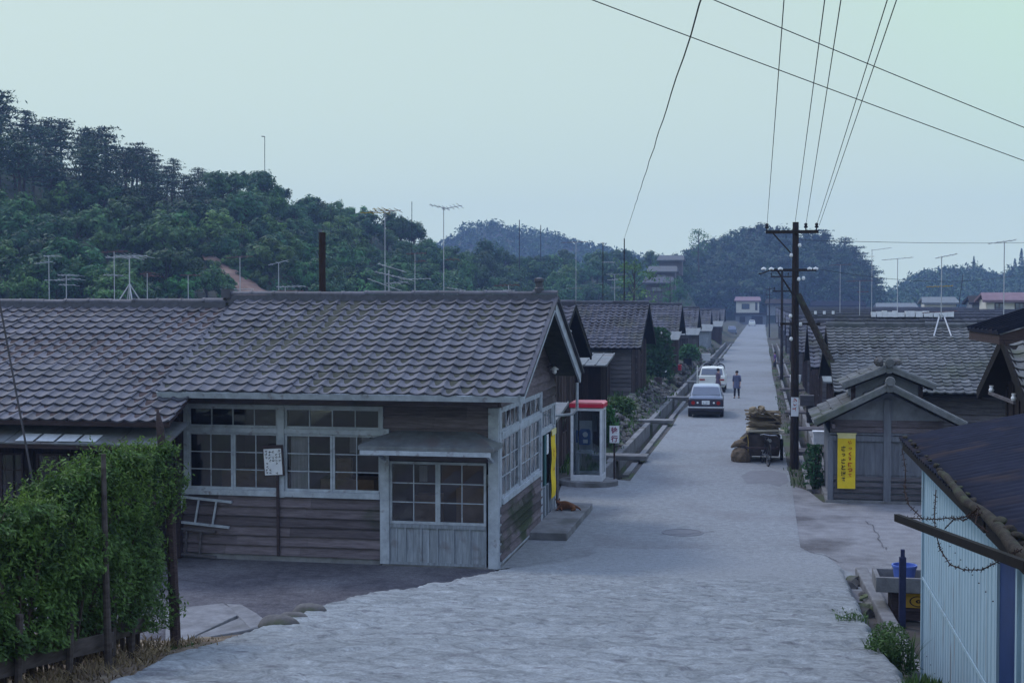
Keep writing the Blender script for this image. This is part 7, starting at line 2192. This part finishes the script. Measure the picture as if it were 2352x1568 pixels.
# ------------------------------------------------------------------ small clutter along the street
rr = random.Random(9)
lab = ['wooden tub beside the left row house steps', 'pale washing tub on the bank by the second row house', 'red topped box by the second left row house', 'dark crate on the bank before the third left row house', 'pale box at the left road edge far up the street',
       'grey drum by the right drain behind the utility pole', 'pale box beside the right row house gable', 'dark barrel by the right drain level with the sedan', 'wooden box on the right drain planks near the child', 'pale tub beyond the child on the right']
for i, (x, y, z, r, h, m) in enumerate(((-5.6, 72, .6, .25, .4, 'wood'), (-5.9, 79.5, .75, .3, .3, 'ceramic'), (-5.5, 86.5, .7, .3, .35, 'red'), (-5.3, 96, .6, .3, .5, 'dark'), (-4.6, 111, .3, .35, .6, 'ceramic'), (2.2, 39.6, .05, .3, .5, 'sheet_grey'), (2.1, 47.2, .1, .3, .45, 'paper'), (2.1, 55.6, .1, .28, .7, 'dark'), (2.2, 65, .1, .35, .5, 'board_grey'), (2.1, 84, .1, .35, .5, 'paper'))):
    b = MB()
    if i in (0, 1, 5, 7, 9): b.lathe([(0, .0), (r * .85, 0), (r, h), (r * .9, h), (r * .78, .04), (0, .04)], (x, y, z), n=14, caps=False)
    else:
        b.box(x - r, x + r, y - r * .7, y + r * .7, z, z + h); b.box(x - r - .02, x + r + .02, y - r * .7 - .02, y + r * .7 + .02, z + h - .05, z + h + .01)
    tag(b.build(('tub' if i in (0, 1, 9) else 'drum' if i in (5, 7) else 'box'), m, loc=(x, y, z)), lab[i], 'tub' if i in (0, 1, 9) else 'drum' if i in (5, 7) else 'box')

# ------------------------------------------------------------------ air, sky, sun
def haze():
    b = MB(); b.box(-620, 620, -90, 900, -1.6, 75)
    o = b.build('haze', 'wire')
    m = bpy.data.materials.new('haze_air'); m.use_nodes = True
    nt = m.node_tree; nt.nodes.remove(nt.nodes['Principled BSDF'])
    v = nt.nodes.new('ShaderNodeVolumePrincipled')
    v.inputs['Color'].default_value = (.38, .55, .95, 1)
    v.inputs['Density'].default_value = HAZE
    v.inputs['Anisotropy'].default_value = 0.0
    nt.links.new(v.outputs[0], nt.nodes['Material Output'].inputs['Volume'])
    o.data.materials.clear(); o.data.materials.append(m)
    tag(o, 'pale bluish air over the whole settlement', 'haze', kind='stuff')
HAZE = 0.00055
haze()
SUN_EL, SUN_AZ = R(52), R(-60)
w = bpy.data.worlds.new('World')
scene.world = w
w.use_nodes = True
nt = w.node_tree
N, L = nt.nodes, nt.links
bg = N['Background']
sky = N.new('ShaderNodeTexSky')
sky.sky_type = 'NISHITA'
sky.sun_disc = False
sky.sun_elevation = SUN_EL
sky.sun_rotation = SUN_AZ
sky.altitude = 100
sky.air_density = 1.6
sky.dust_density = 5.0
sky.ozone_density = 2.0
# overcast veil: flattens the clear sky towards an even pale blue
geo = N.new('ShaderNodeTexCoord')
sep = N.new('ShaderNodeSeparateXYZ')
L.new(geo.outputs['Generated'], sep.inputs[0])
ramp = N.new('ShaderNodeValToRGB')
L.new(sep.outputs['Z'], ramp.inputs[0])
e = ramp.color_ramp.elements
e[0].position = 0.0; e[0].color = (5.0, 6.1, 5.3, 1)
e[1].position = 0.27; e[1].color = (4.15, 5.2, 4.75, 1)
x = ramp.color_ramp.elements.new(0.12); x.color = (4.35, 5.45, 4.9, 1)
x = ramp.color_ramp.elements.new(0.5); x.color = (5.6, 7.1, 10.2, 1)
x = ramp.color_ramp.elements.new(1.0); x.color = (7.4, 9.3, 14.6, 1)
mx = N.new('ShaderNodeMix'); mx.data_type = 'RGBA'; mx.inputs[0].default_value = 0.9
L.new(sky.outputs[0], mx.inputs[6]); L.new(ramp.outputs[0], mx.inputs[7])
# film light leak put into the sky colour: a green tint, upper right
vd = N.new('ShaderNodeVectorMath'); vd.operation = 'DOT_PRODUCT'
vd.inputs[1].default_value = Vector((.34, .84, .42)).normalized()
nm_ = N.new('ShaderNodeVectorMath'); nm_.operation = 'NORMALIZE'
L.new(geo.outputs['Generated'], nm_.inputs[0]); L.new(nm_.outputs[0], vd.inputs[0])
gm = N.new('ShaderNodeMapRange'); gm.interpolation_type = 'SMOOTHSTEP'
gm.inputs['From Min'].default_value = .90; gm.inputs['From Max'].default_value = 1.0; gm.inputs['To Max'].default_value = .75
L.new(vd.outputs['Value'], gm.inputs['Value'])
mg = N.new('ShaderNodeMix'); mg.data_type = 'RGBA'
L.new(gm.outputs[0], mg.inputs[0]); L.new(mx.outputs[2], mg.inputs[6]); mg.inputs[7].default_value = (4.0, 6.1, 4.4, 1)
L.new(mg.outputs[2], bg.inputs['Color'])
bg.inputs['Strength'].default_value = 0.10
sd = bpy.data.lights.new('sun', 'SUN')
sd.energy = 0.9
sd.angle = R(14)
sd.color = (1.0, .95, .88)
so = bpy.data.objects.new('sun', sd); COL.objects.link(so)
# the light comes from the direction (sin az, cos az) at the sky's sun
dv = Vector((math.sin(SUN_AZ) * math.cos(SUN_EL), math.cos(SUN_AZ) * math.cos(SUN_EL), math.sin(SUN_EL)))
so.rotation_euler = dv.to_track_quat('Z', 'Y').to_euler()
so.location = (-20, 20, 60)
vs_ = scene.view_settings
vs_.view_transform = 'Standard'
vs_.look = 'None'
vs_.exposure = 0.6
vs_.gamma = 1
scene.cycles.max_bounces = 6
scene.cycles.diffuse_bounces = 3
scene.cycles.transparent_max_bounces = 10
scene.cycles.volume_bounces = 1
scene.cycles.use_denoising = True
# small bushes creeping over the edges of the bare slope
rr = random.Random(55)
for i in range(34):
    s = rr.uniform(.2, .52); sd_ = rr.choice((-1, 1))
    p = hillpt(bare_mid(s) + sd_ * bare_w(s) * rr.uniform(.75, 1.15), s)
    tree('light' if rr.random() < .6 else 'broad', p - Vector((0, 0, .5)), rr.uniform(.24, .45), 'small bush at the ragged edge of the bare slope', 'bushes round the bare slope', 'small_bush', 'bush', rr=rr)
